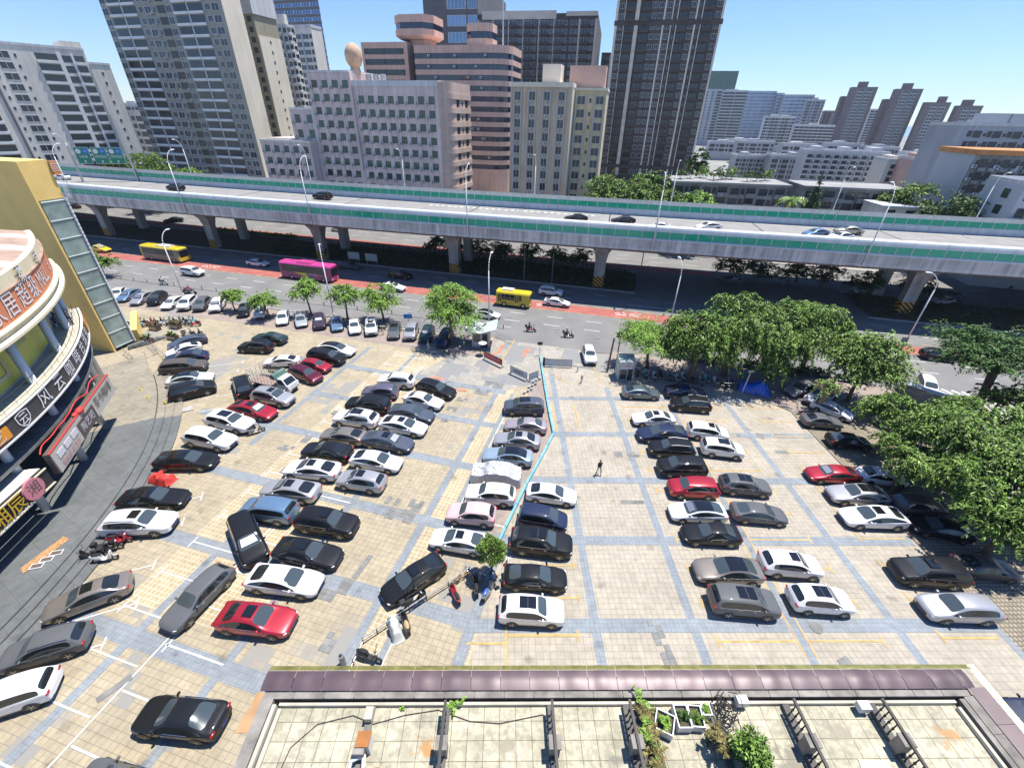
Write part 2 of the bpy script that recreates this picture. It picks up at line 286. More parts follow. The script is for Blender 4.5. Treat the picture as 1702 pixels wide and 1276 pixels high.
# grey repair patches and faded arrows
mat('patch', (.2, .2, .19), .9, .25, 1.5); mat('orange_tile', (.40, .24, .12), .8, .2, 1); mat('blue_arrow', (.1, .33, .45), .8, .2, 2); mat('orange_arrow', (.55, .2, .12), .8, .3, 2)
g = MB()
rp = [(-21.6, 17.8, 1.0, 2.6, 30), (-20.6, 19.6, 2.2, 1.3, -16), (-12.5, 18.3, 1.8, .9, -16), (-11.2, 18.9, 1.2, 1.6, -16), (-8.6, 25.4, 2.6, 1.3, -16), (-7.6, 26.3, 1.3, 1.8, -16), (-9.6, 27.0, 1.5, 1.2, -16), (-10.4, 20.5, .5, 2.2, -20), (-22.6, 12.4, .8, 1.8, -40), (-11, 15, .9, 1.3, -16), (-21.9, 34, 2, .9, -16), (-20.4, 35.4, 1.0, 1.3, -16), (-20.1, 30.6, 1.7, 1.1, -16), (-19.2, 31.4, 1.2, 1.2, -16), (-18.8, 39.8, 1.5, 1.4, -16), (-17.6, 41.2, 1.8, .8, -16), (-6.5, 38.8, 1.2, .8, -16), (-5.9, 41.1, 1.3, .9, -16), (-4.9, 43.0, 1.3, .9, -16), (-2.6, 44.8, 1.9, 1.3, -16), (-1.7, 41.5, 1.2, 1.8, -16), (-1.2, 46.5, 2.6, 1.4, -16), (-13.8, 44.3, 2.0, .9, 0), (12.6, 33.4, 2.6, 1.2, 0), (11.6, 27.0, 2.2, .6, 0), (10.5, 15.0, 1.1, 3.2, 8), (28.6, 33.9, 1.8, .7, 0), (28.0, 36.7, 1.0, 1.4, -30), (22.0, 13.2, 1.2, 1.8, 20)]
for k_, (x, y, a, b, an) in enumerate(rp):
    c_, s_ = math.cos(R(an)), math.sin(R(an)); st = .42
    nx, ny = max(1, int(a / st)), max(1, int(b / st))
    for i in range(nx):
        for j in range(ny):
            if random.random() < .82:
                u0, v0 = (i - nx / 2) * st, (j - ny / 2) * st
                g.add([(x + uu * c_ - vv * s_, y + uu * s_ + vv * c_, .030 + .0006 * (k_ % 9)) for uu, vv in ((u0, v0), (u0 + st - .015, v0), (u0 + st - .015, v0 + st - .015), (u0, v0 + st - .015))], [(0, 1, 2, 3)])
struct('repair_patches', g, 'patch')
sheet('orange_paving', [(-14.2, 12.2), (-12.8, 12.0), (-13.3, 10.2), (-14.5, 10.2)], .03, 'orange_tile')
bands('gate_arrow_marks', [(-.2, 57.5, -.8, 55.2, .5), (-.8, 55.2, -1.8, 54.2, .4), (3.4, 56.5, 2.8, 53.9, .45), (3.9, 56.6, 3.4, 55.2, .3), (-7.6, 47.6, -9.4, 48.2, .5), (-4.5, 44.9, -6, 45.3, .4)], .034, 'orange_arrow')
bands('gate_blue_mark', [(-1.9, 57.6, -2.7, 55.8, .55)], .034, 'blue_arrow')
# roads
sheet('sidewalk', [rd(-140, 50.4), rd(-18, 50.8), rd(-16.5, 57), rd(-140, 57)], .02, 'pave_walk')
sheet('sidewalk_right', [(14.6, 49.6), (29.2, 46.3), (34, 41.2), (46, 41.2), (52, 45.5), rd(33, 58.6), rd(0, 58.2)], .02, 'pave_walk')
sheet('road', [rd(-170, 56.9), rd(-19, 56.9), rd(-4, 56.5), rd(2, 57.9), rd(260, 57.9), rd(260, 84.6), rd(-170, 84.6)], .006, 'asphalt')
sheet('far_road', [rd(-190, 98), rd(260, 98), rd(260, 116), rd(-190, 116)], .006, 'asphalt'); sheet('junction', [rd(2.5, 84.4), rd(43.5, 84.4), rd(43.5, 98.2), rd(2.5, 98.2)], .007, 'asphalt')
sheet('far_sidewalk', [rd(-190, 116), rd(260, 116), rd(260, 126), rd(-190, 126)], .05, 'street_right')
sheet('side_street', [(46, 5), (110, 5), (110, 30), rd(75, 57.9), rd(41, 57.9), (47.5, 43.5), (46.2, 38)], .03, 'street_right')
sheet('red_bus_lane', [rd(-170, 71.3), rd(36, 71.0), rd(36, 74.5), rd(-170, 74.5)], .012, 'red_lane')
sheet('red_bus_lane_right', [rd(38, 70.5), rd(120, 70.5), rd(120, 73.5), rd(38, 73.5)], .012, 'red_lane')
sheet('far_red_lane', [rd(-190, 100.6), rd(20, 100.6), rd(20, 103.6), rd(-190, 103.6)], .012, 'red_lane')
L_ = []
for v in (64.6, 68.0, 77.9, 81.2):
    u = -130
    while u < 110:
        L_.append((u, v, u + 2.6, v, .15)); u += 6.6
for v in (108, 112):
    u = -170
    while u < 120: L_.append((u, v, u + 3, v, .15)); u += 8
L_ += [(-130, 61.9, -16, 61.9, .15), (-130, 84.0, 3, 84.0, .12), (44, 84.0, 120, 84.0, .12), (2.5, 77.9, 9, 77.9, .2), (2.5, 76.2, 9, 76.2, .2)]
for k in range(7): L_.append((40 + k * 1.1, 60.0 + 0 * k, 44.5 + k * 1.1, 53.0, .5))
bands('road_markings', L_, .018, 'line_white', rd)
L_ = []
u = -130
while u < 100:
    L_ += [(u, 71.1, u + 1.2, 71.1, .16), (u + .6, 74.7, u + 1.8, 74.7, .16), (u, 100.4, u + 1.2, 100.4, .16)]; u += 2.2
bands('bus_lane_dashes', L_, .018, 'line_yellow', rd)
for (u, tx) in ((-86, '公交'), (-66, '公交'), (-42, '公交'), (-12, '公交'), (2, '公交')):
    me = text_mesh(tx, 1.6); me.materials.append(MATS['line_white']); o = obj('lane_lettering', me, loc=(*rd(u, 72.9), .024), rz=R(-15.5) ); o.scale = (1.5, 1.1, 1); o['kind'] = 'structure'
g = MB()
for (x0, x1, v) in ((-140, -19, 57.0), (-140, 3, 84.6), (43, 200, 84.6), (-190, 3, 98.0), (43, 200, 98.0), (-190, 200, 116)): 
    a = [rd(x0, v - .1), rd(x1, v - .1), rd(x1, v + .12), rd(x0, v + .12)]; g.prism(a, 0, .16)
struct('kerbs', g, 'kerb')
g = MB(); g.prism([rd(-170, 84.75), rd(1.5, 84.75), rd(3, 86), rd(3, 96.5), rd(1.5, 97.9), rd(-170, 97.9)], 0, .13); g.prism([rd(43.5, 84.75), rd(200, 84.75), rd(200, 97.9), rd(43.5, 97.9)], 0, .13); struct('median_strip', g, 'soil')
# ------------------------------------------------------------------ viaduct
VC = (3.3437e-4, -.248645, 80.799)
def vpt(x): return Vector((x, VC[0] * x * x + VC[1] * x + VC[2], 0))
def vdir(x): return Vector((1, 2 * VC[0] * x + VC[1], 0)).normalized()
def vin(x): d = vdir(x); return Vector((-d.y, d.x, 0))     # unit vector across the deck, away from the camera
VX = [-190 + i * 4.0 for i in range(86)]; WD = 27.6
def sweep(mb, prof, mi=0, xs=VX, closed=True):
    n = len(prof); vs = []
    for x in xs:
        p, q = vpt(x), vin(x); vs += [(p.x + q.x * o, p.y + q.y * o, z) for o, z in prof]
    fs = []
    for i in range(len(xs) - 1):
        for j in range(n if closed else n - 1):
            a, b = i * n + j, i * n + (j + 1) % n; fs.append((a, b, b + n, a + n))
    mb.add(vs, fs, mi)
mat('parapet_concrete', (.60, .59, .56), .85, .15, .5, streak=.4); mat('green_glass', (.02, .48, .28), .1, trans=0., alpha=.84, spec=.4)
vi = thing('viaduct', 'long grey concrete road viaduct crossing the whole view above the street', 'viaduct')
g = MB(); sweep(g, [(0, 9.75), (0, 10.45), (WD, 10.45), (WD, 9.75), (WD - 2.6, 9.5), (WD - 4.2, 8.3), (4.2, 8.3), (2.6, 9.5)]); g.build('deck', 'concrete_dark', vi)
g = MB(); sweep(g, [(.5, 10.46), (.5, 10.52), (WD - .5, 10.52), (WD - .5, 10.46)]); g.build('road_surface', 'asphalt_deck', vi)
# precast parapets with joints
for off, nm in ((-.05, 1), (WD - .3, 2)):
    g = MB(); xs = [-190 + i * .5 for i in range(680)]; step = 2.2
    for k in range(152):
        x0 = -188 + k * 2.2; x1 = x0 + 2.16
        a, b = vpt(x0), vpt(x1); qa, qb = vin(x0), vin(x1); o0, o1 = off, off + .35
        g.prism([(a + qa * o0).to_tuple()[:2], (b + qb * o0).to_tuple()[:2], (b + qb * o1).to_tuple()[:2], (a + qa * o1).to_tuple()[:2]], 9.62 if nm == 1 else 10.4, 11.5)
    g.build('parapet', 'parapet_concrete' if nm == 1 else 'panel_grey', vi)
g = MB(); sweep(g, [(-.09, 9.9), (-.09, 10.0), (-.05, 10.0), (-.05, 9.9)]); sweep(g, [(-.16, 11.5), (-.16, 11.66), (.3, 11.66), (.3, 11.5)]); g.build('pipe_rail', 'panel_grey', vi)
# curved metal hoods of the noise barriers
def hood(off, sgn):
    g = MB(); outer = [(off, 12.95), (off + sgn * .03, 13.3), (off + sgn * .12, 13.58), (off + sgn * .3, 13.76), (off + sgn * .55, 13.82), (off + sgn * .55, 13.77), (off + sgn * .3, 13.7), (off + sgn * .17, 13.54), (off + sgn * .09, 13.28), (off + sgn * .06, 12.95)]
    xs = []; 
    for k in range(76): x0 = -188 + k * 4.4; sweep(g, outer, 0, [x0, x0 + 2.2, x0 + 4.36])
    return g.build('barrier_hood', 'panel_grey', vi, smooth=False)
hood(.1, 1); hood(WD - .1, -1)
g = MB()
for off in (.08, WD - .12): sweep(g, [(off, 12.87), (off, 12.97), (off + .1, 12.97), (off + .1, 12.87)]); sweep(g, [(off, 11.66), (off, 11.78), (off + .1, 11.78), (off + .1, 11.66)])
sweep(g, [(WD - .22, 11.5), (WD - .22, 11.7), (WD, 11.7), (WD, 11.5)])
g.build('barrier_rail', 'panel_grey', vi)
gp = MB(); gp.box(-.5, .5, -.012, .012, 0, 1.1).mesh  # glass panel
gme = gp.mesh('glass_panel', ['green_glass']); pm = MB().box(-.045, .045, -.06, .06, 0, 1.36).mesh('barrier_post', ['panel_grey'])
A_, B_, P_ = [], [], []
for k in range(152):
    x0 = -188 + k * 2.2; xm = x0 + 1.1
    for off, T_ in ((.13, A_), (WD - .07, B_)):
        a = vpt(x0) + vin(x0) * off; b = vpt(x0 + 2.2) + vin(x0 + 2.2) * off; c = (a + b) / 2; ang = math.atan2((b - a).y, (b - a).x)
        T_.append(TRS(c.x, c.y, 11.78, (b - a).length - .06, 1, 1, ang)); P_.append(TRS(a.x, a.y, 11.62, 1, 1, 1, ang))
I4 = Matrix.Identity(4)
partset(vi, 'glass_panel', gme, A_ + B_, 100, I4); partset(vi, 'barrier_post', pm, P_, 100, I4)
g = MB()
def vband(o0, x0, x1, w_=.16, z=10.54):
    n_ = max(1, int((x1 - x0) / 4)); 
    for i in range(n_):
        a, b = x0 + (x1 - x0) * i / n_, x0 + (x1 - x0) * (i + 1) / n_
        pa, pb = vpt(a) + vin(a) * o0, vpt(b) + vin(b) * o0; qa, qb = vin(a) * w_, vin(b) * w_
        g.add([(pa.x, pa.y, z), (pb.x, pb.y, z), (pb.x + qb.x, pb.y + qb.y, z), (pa.x + qa.x, pa.y + qa.y, z)], [(0, 1, 2, 3)])
vband(1.2, -190, 150); vband(WD - 2.2, -190, 150, .3); vband(12.9, -190, 150, .12)
x = -180
while x < 140:
    for o in (4.6, 8.3, 16.4, 19.8): vband(o, x, x + 3.2)
    x += 9
for k in range(26): vband(23.2, -24 + k * 1.5, -23.2 + k * 1.5, .9)
g.build('lane_markings', 'line_white', vi)
g = MB()
for x in (-150, -106, -72, -42.5, -12.5, 17.5, 47, 71, 97, 128):
    a, b = vpt(x - .1), vpt(x + .1); q = vin(x); g.add([(*(a + q * .6).to_tuple()[:2], 10.545), (*(b + q * .6).to_tuple()[:2], 10.545), (*(b + q * (WD - .6)).to_tuple()[:2], 10.545), (*(a + q * (WD - .6)).to_tuple()[:2], 10.545)], [(0, 1, 2, 3)])
g.build('expansion_joint', 'black', vi)
mat('hazard', (.02, .02, .02), .6); hz = MATS['hazard'].node_tree; b = hz.nodes['Principled BSDF']
gg = hz.nodes.new('ShaderNodeNewGeometry'); dp = hz.nodes.new('ShaderNodeVectorMath'); dp.operation = 'DOT_PRODUCT'; dp.inputs[1].default_value = (1.2, .3, 1.4); hz.links.new(gg.outputs['Position'], dp.inputs[0])
md = hz.nodes.new('ShaderNodeMath'); md.operation = 'FRACT'; m1 = hz.nodes.new('ShaderNodeMath'); m1.operation = 'GREATER_THAN'; m1.inputs[1].default_value = .5
hz.links.new(dp.outputs['Value'], md.inputs[0]); hz.links.new(md.outputs[0], m1.inputs[0]); mx = hz.nodes.new('ShaderNodeMix'); mx.data_type = 'RGBA'; mx.inputs[6].default_value = (.03, .03, .03, 1); mx.inputs[7].default_value = (.7, .33, .03, 1)
hz.links.new(m1.outputs[0], mx.inputs[0]); hz.links.new(mx.outputs[2], b.inputs['Base Color'])
for x in (-140, -106.5, -73, -43.8, -12.6, 17, 46, 70.5, 98, 128):
    for o in (8.2, 17.2):
        p = vpt(x) + vin(x) * o; ang = math.atan2(vdir(x).y, vdir(x).x); w_ = 1.05 if o < 10 else .95
        if x == 46: continue
        g = MB(); M = Matrix.Translation((p.x, p.y, 0)) @ Matrix.Rotation(ang, 4, 'Z')
        vs = []
        for z, a, b_ in ((0, w_, .75), (5.2, w_, .75), (6.8, w_ * 1.25, 1.1), (8.35, w_ * 2.0, 2.2)):
            vs += [tuple(M @ Vector((sx * a, sy * b_, z))) for sx, sy in ((-1, -1), (1, -1), (1, 1), (-1, 1))]
        fs = []
        for i in range(3):
            for j in range(4): fs.append((i * 4 + j, i * 4 + (j + 1) % 4, i * 4 + 4 + (j + 1) % 4, i * 4 + 4 + j))
        g.add(vs, fs); pr = g.build('pier', 'concrete', vi)
        h = MB(); h.box(-w_ - .01, w_ + .01, -.765, -.752, .15, 2.1, 0, M); h.box(-w_ - .012, -w_ - .004, -.76, .76, .15, 2.1, 0, M); (h.build('hazard_stripes', 'hazard', pr) if o < 10 else None)
    if x != 46:
        g = MB(); a, b_ = vpt(x) + vin(x) * 7.6, vpt(x) + vin(x) * 17.8; d = vdir(x) * .8
        g.prism([(a - d).to_tuple()[:2], (a + d).to_tuple()[:2], (b_ + d).to_tuple()[:2], (b_ - d).to_tuple()[:2]], 7.0, 8.28); g.build('crossbeam', 'concrete', vi)
# creeper on the piers
# ------------------------------------------------------------------ street lamps
def lamp_mesh(h, reach):
    p = MB(); p.cyl((0, 0, 0), (0, 0, h * .8), .11, .075, 8); pts = []
    for i in range(8):
        a = i / 7 * math.pi / 2 * .85; pts.append((reach * (1 - math.cos(a)), 0, h * .8 + h * .2 * math.sin(a)))
    p.tube(pts, .06, 6); p.cyl((0, 0, 0), (0, 0, .5), .16, .15, 8)
    e = pts[-1]; q = MB(); q.ell((e[0] + .38, 0, e[2] + .05), .5, .2, .11, 10, 6)
    return p.mesh('pole', ['white_metal'], True), q.mesh('lamp_head', ['lamp_clear'], True)
lm1, lm2 = lamp_mesh(11.3, 1.7), lamp_mesh(11.8, 1.9)
def lamp(x, y, z, rz, m, label, grp):
    t = thing('street_lamp', label, 'street lamp', (x, y, z), rz, grp); obj('pole', m[0], t); obj('lamp_head', m[1], t)
SLL = ['beside the red cargo tricycle', 'behind the blue saloon of the kerb row', 'behind the gate booth roof', 'left of the large drooping trees', 'rising right of the drooping trees, leaning over the dark underpass']
for (x, y, rz), s_ in zip([(-58.1, 75.7, 75), (-28.4, 67.6, 110), (-2.4, 64.6, 75), (26.5, 63.5, 95), (61.5, 58.9, 160)], SLL):
    lamp(x, y, 0, R(rz), lm1, 'white curved street lamp standing ' + s_, 'street lamps on the near kerb')
vl = ['left of the striped pillar', 'in front of the green road signs', 'above the pink bus', 'right above the gate booth', 'left of the hatched line area', 'before the round green trees', 'crossing the gold car', 'far right of the view', 'leftmost behind the mall tower']
NL = [(-99.5, 'leftmost of the near-side viaduct lamps'), (-68.5, 'above the yellow and white bus'), (-38.5, 'above the pink coach'), (-6.8, 'above the gate booth'), (25.2, 'passing in front of the broad green tree'), (56.8, 'crossing the gold car on the deck'), (88, 'rightmost of the near-side viaduct lamps')]
for x, s_ in NL:
    p = vpt(x) + vin(x) * -.25; lamp(p.x, p.y, 9.9, math.atan2(vin(x).y, vin(x).x) , lm2, 'slender white lamp on the near viaduct parapet, ' + s_, 'lamps on the near viaduct parapet')
FL = [(-140, 'leftmost of the far row'), (-96, 'left of the big grey tower'), (-58, 'right of the green road signs'), (-32, 'in front of the pink stepped building'), (0, 'beside the salmon round-cornered building'), (30, 'in front of the broad green tree'), (62, 'beside the pine'), (88, 'before the orange-roofed block')]
for x, s_ in FL:
    p = vpt(x) + vin(x) * (WD + .3); lamp(p.x, p.y, 10, math.atan2(-vin(x).y, -vin(x).x), lm2, 'slender white lamp on the far viaduct parapet, ' + s_, 'lamps on the far viaduct parapet')
# overhead road signs
mat('sign_green', (.0, .22, .12), .4); mat('sign_blue', (.02, .2, .55), .4); mat('sign_white', (.75, .75, .75), .5)
gt = thing('sign_gantry', 'grey gantry over the viaduct carrying three green road signs', 'gantry', (0, 0, 0))
def azp(az, d): return Vector((d * math.sin(R(az)), d * math.cos(R(az)), 0))
ga, gb = azp(-41.4, 182), azp(-37.5, 176); gd = (gb - ga).normalized()
g = MB(); g.cyl((ga.x, ga.y, 9), (ga.x, ga.y, 19.5), .3, .22, 8); g.cyl((gb.x, gb.y, 9), (gb.x, gb.y, 18.6), .3, .22, 8); g.each('post', 'steel', gt)
g = MB(); g.cyl((ga.x, ga.y, 17.3), (gb.x, gb.y, 17.3), .28, .28, 6); g.build('beam', 'steel', gt)
for k, (f_, s1, s2) in enumerate([(.22, '仙岳路', '厦门'), (.52, '翔安隧道', '厦门'), (.80, '翔安隧道', '厦门')]):
    c = ga + (gb - ga) * f_; ang = math.atan2(gd.y, gd.x); q = Vector((-gd.y, gd.x, 0)) * -.35; c2 = c + q
    t = thing('road_sign', 'green overhead road sign with white lettering and blue patch, %s on the gantry' % ['leftmost', 'middle one', 'rightmost'][k], 'road sign', (c2.x, c2.y, 15.1), ang, 'green signs on the gantry')
    MB().box(-1.75, 1.75, -.05, .05, 0, 4.1).build('panel', 'sign_green', t)
    h = MB(); [h.box(*b_) for b_ in ((-1.75, 1.75, -.07, -.052, 4.02, 4.1), (-1.75, 1.75, -.07, -.052, 0, .08), (-1.75, -1.67, -.07, -.052, .08, 4.02), (1.67, 1.75, -.07, -.052, .08, 4.02))]; h.build('border', 'sign_white', t)
    MB().box(.2, 1.5, -.07, -.052, 2.5, 3.8).build('blue_patch', 'sign_blue', t); h = MB(); h.cyl((-.8, -.075, 3.1), (-.8, -.052, 3.1), .6, .6, 20); h.build('roundel', 'sign_white', t)
    X = Matrix.Rotation(math.pi / 2, 4, 'X')
    text_obj('lettering', s1, .8, 'sign_white', t, Matrix.Translation((0, -.08, 1.75)) @ X, .85); text_obj('lettering', s2, .42, 'sign_white', t, Matrix.Translation((.85, -.085, 3.1)) @ X, .8)
    h = MB(); h.add([(0, -.08, .95), (-.32, -.08, .55), (-.1, -.08, .55), (-.1, -.08, .2), (.1, -.08, .2), (.1, -.08, .55), (.32, -.08, .55)], [(0, 1, 2, 3, 4, 5, 6)]); h.build('arrow', 'sign_white', t)
# divider railing along the bike lane, kerb fence
def rail_fence(name, label, pts, h, step, post, bar, m, rails=(.15, .95), cat='railing'):
    t = thing(name, label, cat, (pts[0][0], pts[0][1], 0)); o = Vector((pts[0][0], pts[0][1], 0)); g = MB(); q = MB()
    for a, b in zip(pts[:-1], pts[1:]):
        a = Vector((*a, 0)) - o; b = Vector((*b, 0)) - o; L = (b - a).length; n_ = max(1, int(L / step))
        for i in range(n_ + 1):
            p = a + (b - a) * i / n_; g.cyl(p, p + Vector((0, 0, h)), post, post, 5)
        for r_ in rails: q.cyl(a + Vector((0, 0, h * r_)), b + Vector((0, 0, h * r_)), bar, bar, 5)
    g.each('post', m, t); q.each('rail', m, t); return t
rail_fence('divider_railing', 'low pale railing with short posts between the bike lane and the road', [rd(-125, 61.1), rd(-17, 61.1)], .75, 3.2, .09, .035, 'kerb', (.55, .95))
rail_fence('kerb_railing', 'grey upright-bar railing along the pavement behind the kerb row of cars', [rd(-33, 57.7), rd(-18.5, 57.7)], 1.05, .22, .018, .025, 'steel', (.1, .97))
rail_fence('booth_railing', 'short grey railing beside the gate booth', [(-1.2, 60.2), (1.2, 57.9)], 1.0, .25, .02, .028, 'steel', (.1, .97))
# ------------------------------------------------------------------ buildings
def unit_window(glass, frame, div=2, sill=False):
    g = MB(); t = .05
    g.box(-.5, .5, -.03, 0, 0, 1, 0)
    g.box(-.5, -.5 + t, -.07, -.03, 0, 1, 1); g.box(.5 - t, .5, -.07, -.03, 0, 1, 1); g.box(-.5 + t, .5 - t, -.07, -.03, 1 - t, 1, 1); g.box(-.5 + t, .5 - t, -.07, -.03, 0, t, 1)
    for i in range(1, div): x = -.5 + i / div; g.box(x - t * .35, x + t * .35, -.065, -.03, t, 1 - t, 1)
    if sill: g.box(-.56, .56, -.2, 0, -.08, -.002, 1)
    return g.mesh('window', [glass, frame])
mat('glass_dk2', (.022, .03, .04), .12, spec=.7, island=.9); mat('glass_brown', (.05, .04, .035), .15, spec=.6, island=.6); mat('glass_sky', (.2, .3, .42), .06, metal=.6, island=.3)
UW = {'std': unit_window('glass_dark', 'frame_white'), 'grn': unit_window('glass_green', 'frame_dark'), 'dk': unit_window('glass_dk2', 'frame_dark'), 'dkw': unit_window('glass_dk2', 'frame_white', 2), 'multi': unit_window('glass_sky', 'frame_white', 5), 'plain': MB().box(-.5, .5, -.03, 0, 0, 1).mesh('window', ['glass_dk2']), 'brn': unit_window('glass_brown', 'frame_dark', 3), 'blue': unit_window('glass_blue', 'frame_white', 3)}
a_ = MB(); a_.box(-.42, .42, -.42, -.06, 0, .58, 0); a_.cyl((.1, -.43, .29), (.1, -.425, .29), .22, .22, 10, 1); a_.box(-.42, .42, -.44, -.01, -.06, -.01, 1); AC = a_.mesh('air_conditioner', ['frame_white', 'plastic_dark'])
def unit_balcony(m): g = MB(); g.box(-.5, .5, -1, 0, -.12, .02, 0); g.box(-.5, .5, -1, -.9, .02, 1, 0); g.box(-.5, -.48, -.9, 0, .02, 1, 0); g.box(.48, .5, -.9, 0, .02, 1, 0); return g.mesh('balcony', [m])
def unit_bar(m): return MB().box(-.5, .5, -1, 0, 0, 1).mesh('bar', [m])
_bc = {}
def ub(kind, m):
    if (kind, m) not in _bc: _bc[(kind, m)] = unit_balcony(m) if kind == 'B' else unit_bar(m)
    return _bc[(kind, m)]
class Bld:
    def __init__(s, name, label, aL, aR, aS, d, th=17, cat='building', D=None, group=None, dL=None):
        th = R(th); u = Vector((math.cos(th), -math.sin(th), 0)); n = Vector((math.sin(th), math.cos(th), 0)); p1 = azp(aR, d)
        if dL: q = azp(aL, dL); r = Vector((math.sin(R(aR)), math.cos(R(aR)), 0)); p1 = q + u * (-(q.x * r.y - q.y * r.x) / (u.x * r.y - u.y * r.x))
        def inter(p, dr, az):
            r = Vector((math.sin(R(az)), math.cos(R(az)), 0)); den = dr.x * r.y - dr.y * r.x; return -(p.x * r.y - p.y * r.x) / den
        s.W = -inter(p1, u, aL); s.D = inter(p1, n, aS) if aS is not None else (D or 15)
        if not (0 < s.D < 200): s.D = D or 15
        p0 = p1 - u * s.W; s.t = thing(name, label, cat, (p0.x, p0.y, 0), -th, group); s.parts = {}
        s.n = 0
    def mass(s, x0, x1, y0, y1, z0, z1, m, name='wall'): MB().box(x0, x1, y0, y1, z0, z1).build(name, m, s.t)
    def put(s, name, me, M): s.parts.setdefault((name, me.name), (me, []))[1].append(M)
    def face(s, side, c, x0, x1, z0, z1, fh, cols, win='std', ac=.0, balm='frame_white', trim='frame_white', skip=()):
        tot = sum(c_[1] for c_ in cols); nf = max(1, int(round((z1 - z0) / fh))); fh = (z1 - z0) / nf; L = x1 - x0
        def M(a, z, sx, sy, sz, out=0):
            if side == 'F': return TRS(x0 + a, c - out, z, sx, sy, sz)
            if side == 'R': return TRS(c + out, x0 + a, z, sx, sy, sz, math.pi / 2)
            return TRS(c - out, x1 - a, z, sx, sy, sz, -math.pi / 2)
        for f in range(nf):
            z = z0 + f * fh; a = 0
            for i, cc in enumerate(cols):
                k, wt = cc[0], cc[1]; wd = wt / tot * L; m = a + wd / 2; a += wd
                if k == '-': continue
                if k in 'PG':
                    if f == 0: s.put('pilaster' if k == 'P' else 'glazing', ub('b', cc[2] if len(cc) > 2 else trim), M(m, z0, wd * .96, .35, z1 - z0, -.004))
                    continue
                wm = UW[cc[2]] if len(cc) > 2 else UW[win]
                if k == 'w': s.put('window', wm, M(m, z + fh * .28, min(wd * .74, 1.9), 1, fh * .56))
                elif k == 'a':
                    s.put('window', wm, M(m + wd * .08, z + fh * .28, min(wd * .56, 1.8), 1, fh * .54)); s.put('air_conditioner', AC, M(m - wd * .34, z + fh * .22, 1.1, 1.1, 1.1, 0))
                elif k == 's': s.put('window', wm, M(m, z + fh * .35, .6, 1, fh * .3))
                elif k == 'W': s.put('window', wm, M(m, z + fh * .2, wd * .9, 1, fh * .66))
                elif k == 'N': s.put('window', wm, M(m, z + fh * .33, wd * .995, 1, fh * .55)); 
                elif k == 'n': s.put('spandrel', ub('b', cc[3]), M(m, z + fh * .9 - fh * .45 + fh * .02, wd * .995, .5, fh * .42)); s.put('window', wm, M(m, z - fh * .04, wd * .99, 1, fh * .5))
                elif k == 'B':
                    s.put('window', wm, M(m, z + .3, wd * .88, 1, fh * .78)); s.put('balcony', ub('B', cc[3] if len(cc) > 3 else balm), M(m, z + .1, wd * .96, 1.1, .95))
                elif k == 'H':
                    s.put('window', wm, M(m, z + fh * .3, wd * .95, 1, fh * .62)); s.put('spandrel', ub('b', cc[3] if len(cc) > 3 else balm), M(m, z + .05, wd * .99, .55, fh * .24))
                if ac and random.random() < ac: s.put('air_conditioner', AC, M(m + wd * .42, z + fh * .1, 1, 1, 1, .02))
    def done(s, cap=100):
        seen = {}
        for (nm, _), (me, ms) in s.parts.items(): seen.setdefault(nm, []).append((me, ms))
        for nm, l in seen.items():
            left = cap
            for me, ms in l:
                k = max(1, int(cap * len(ms) / sum(len(q[1]) for q in l))); partset(s.t, nm, me, ms, k)
        return s
    def roofline(s, x0, x1, y0, y1, z, m, h=1.0, name='parapet'):
        g = MB(); t = .25; g.box(x0, x1, y0 - .15, y0 + t, z, z + h); g.box(x0, x1, y1 - t, y1, z, z + h); g.box(x0, x0 + t, y0 + t, y1 - t, z, z + h); g.box(x1 - t, x1 + .15, y0 + t, y1 - t, z, z + h); g.build(name, m, s.t)
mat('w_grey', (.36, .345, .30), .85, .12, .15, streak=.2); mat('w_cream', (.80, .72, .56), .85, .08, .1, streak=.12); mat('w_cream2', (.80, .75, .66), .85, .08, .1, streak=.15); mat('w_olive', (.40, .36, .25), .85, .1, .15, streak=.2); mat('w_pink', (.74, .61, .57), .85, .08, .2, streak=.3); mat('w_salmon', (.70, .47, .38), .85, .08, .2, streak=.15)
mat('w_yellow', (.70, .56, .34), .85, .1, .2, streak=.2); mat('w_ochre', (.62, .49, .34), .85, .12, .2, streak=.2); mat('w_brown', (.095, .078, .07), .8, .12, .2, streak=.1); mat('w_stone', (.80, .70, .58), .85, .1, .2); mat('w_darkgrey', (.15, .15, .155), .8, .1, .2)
mat('w_far', (.50, .52, .55), .85, .1, .1); mat('w_far2', (.42, .44, .47), .85, .15, .1, streak=.15); mat('w_white', (.66, .66, .65), .85, .1, .1, streak=.2); mat('w_br2', (.20, .15, .15), .8, .12, .2); mat('w_old', (.30, .30, .29), .9, .2, .3, streak=.35); mat('roof_grey', (.3, .3, .29), .9, .2, .3); mat('roof_orange', (.55, .24, .08), .8, .2, .5); mat('net_green', (.09, .17, .14), .9, .2, .4); mat('roof_tin', (.3, .45, .6), .4, .1, .5)
mat('w_bright', (.78, .79, .78), .7, .05, .3); mat('w_pinkend', (.60, .40, .33), .85, .1, .2)
def lx(B, az, d, th=18):   # local x on the front plane of an azimuth
    p = Vector(B.t.location); rz = B.t.rotation_euler.z; u = Vector((math.cos(rz), math.sin(rz), 0)); r = Vector((math.sin(R(az)), math.cos(R(az)), 0)); return -(p.x * r.y - p.y * r.x) / (u.x * r.y - u.y * r.x)
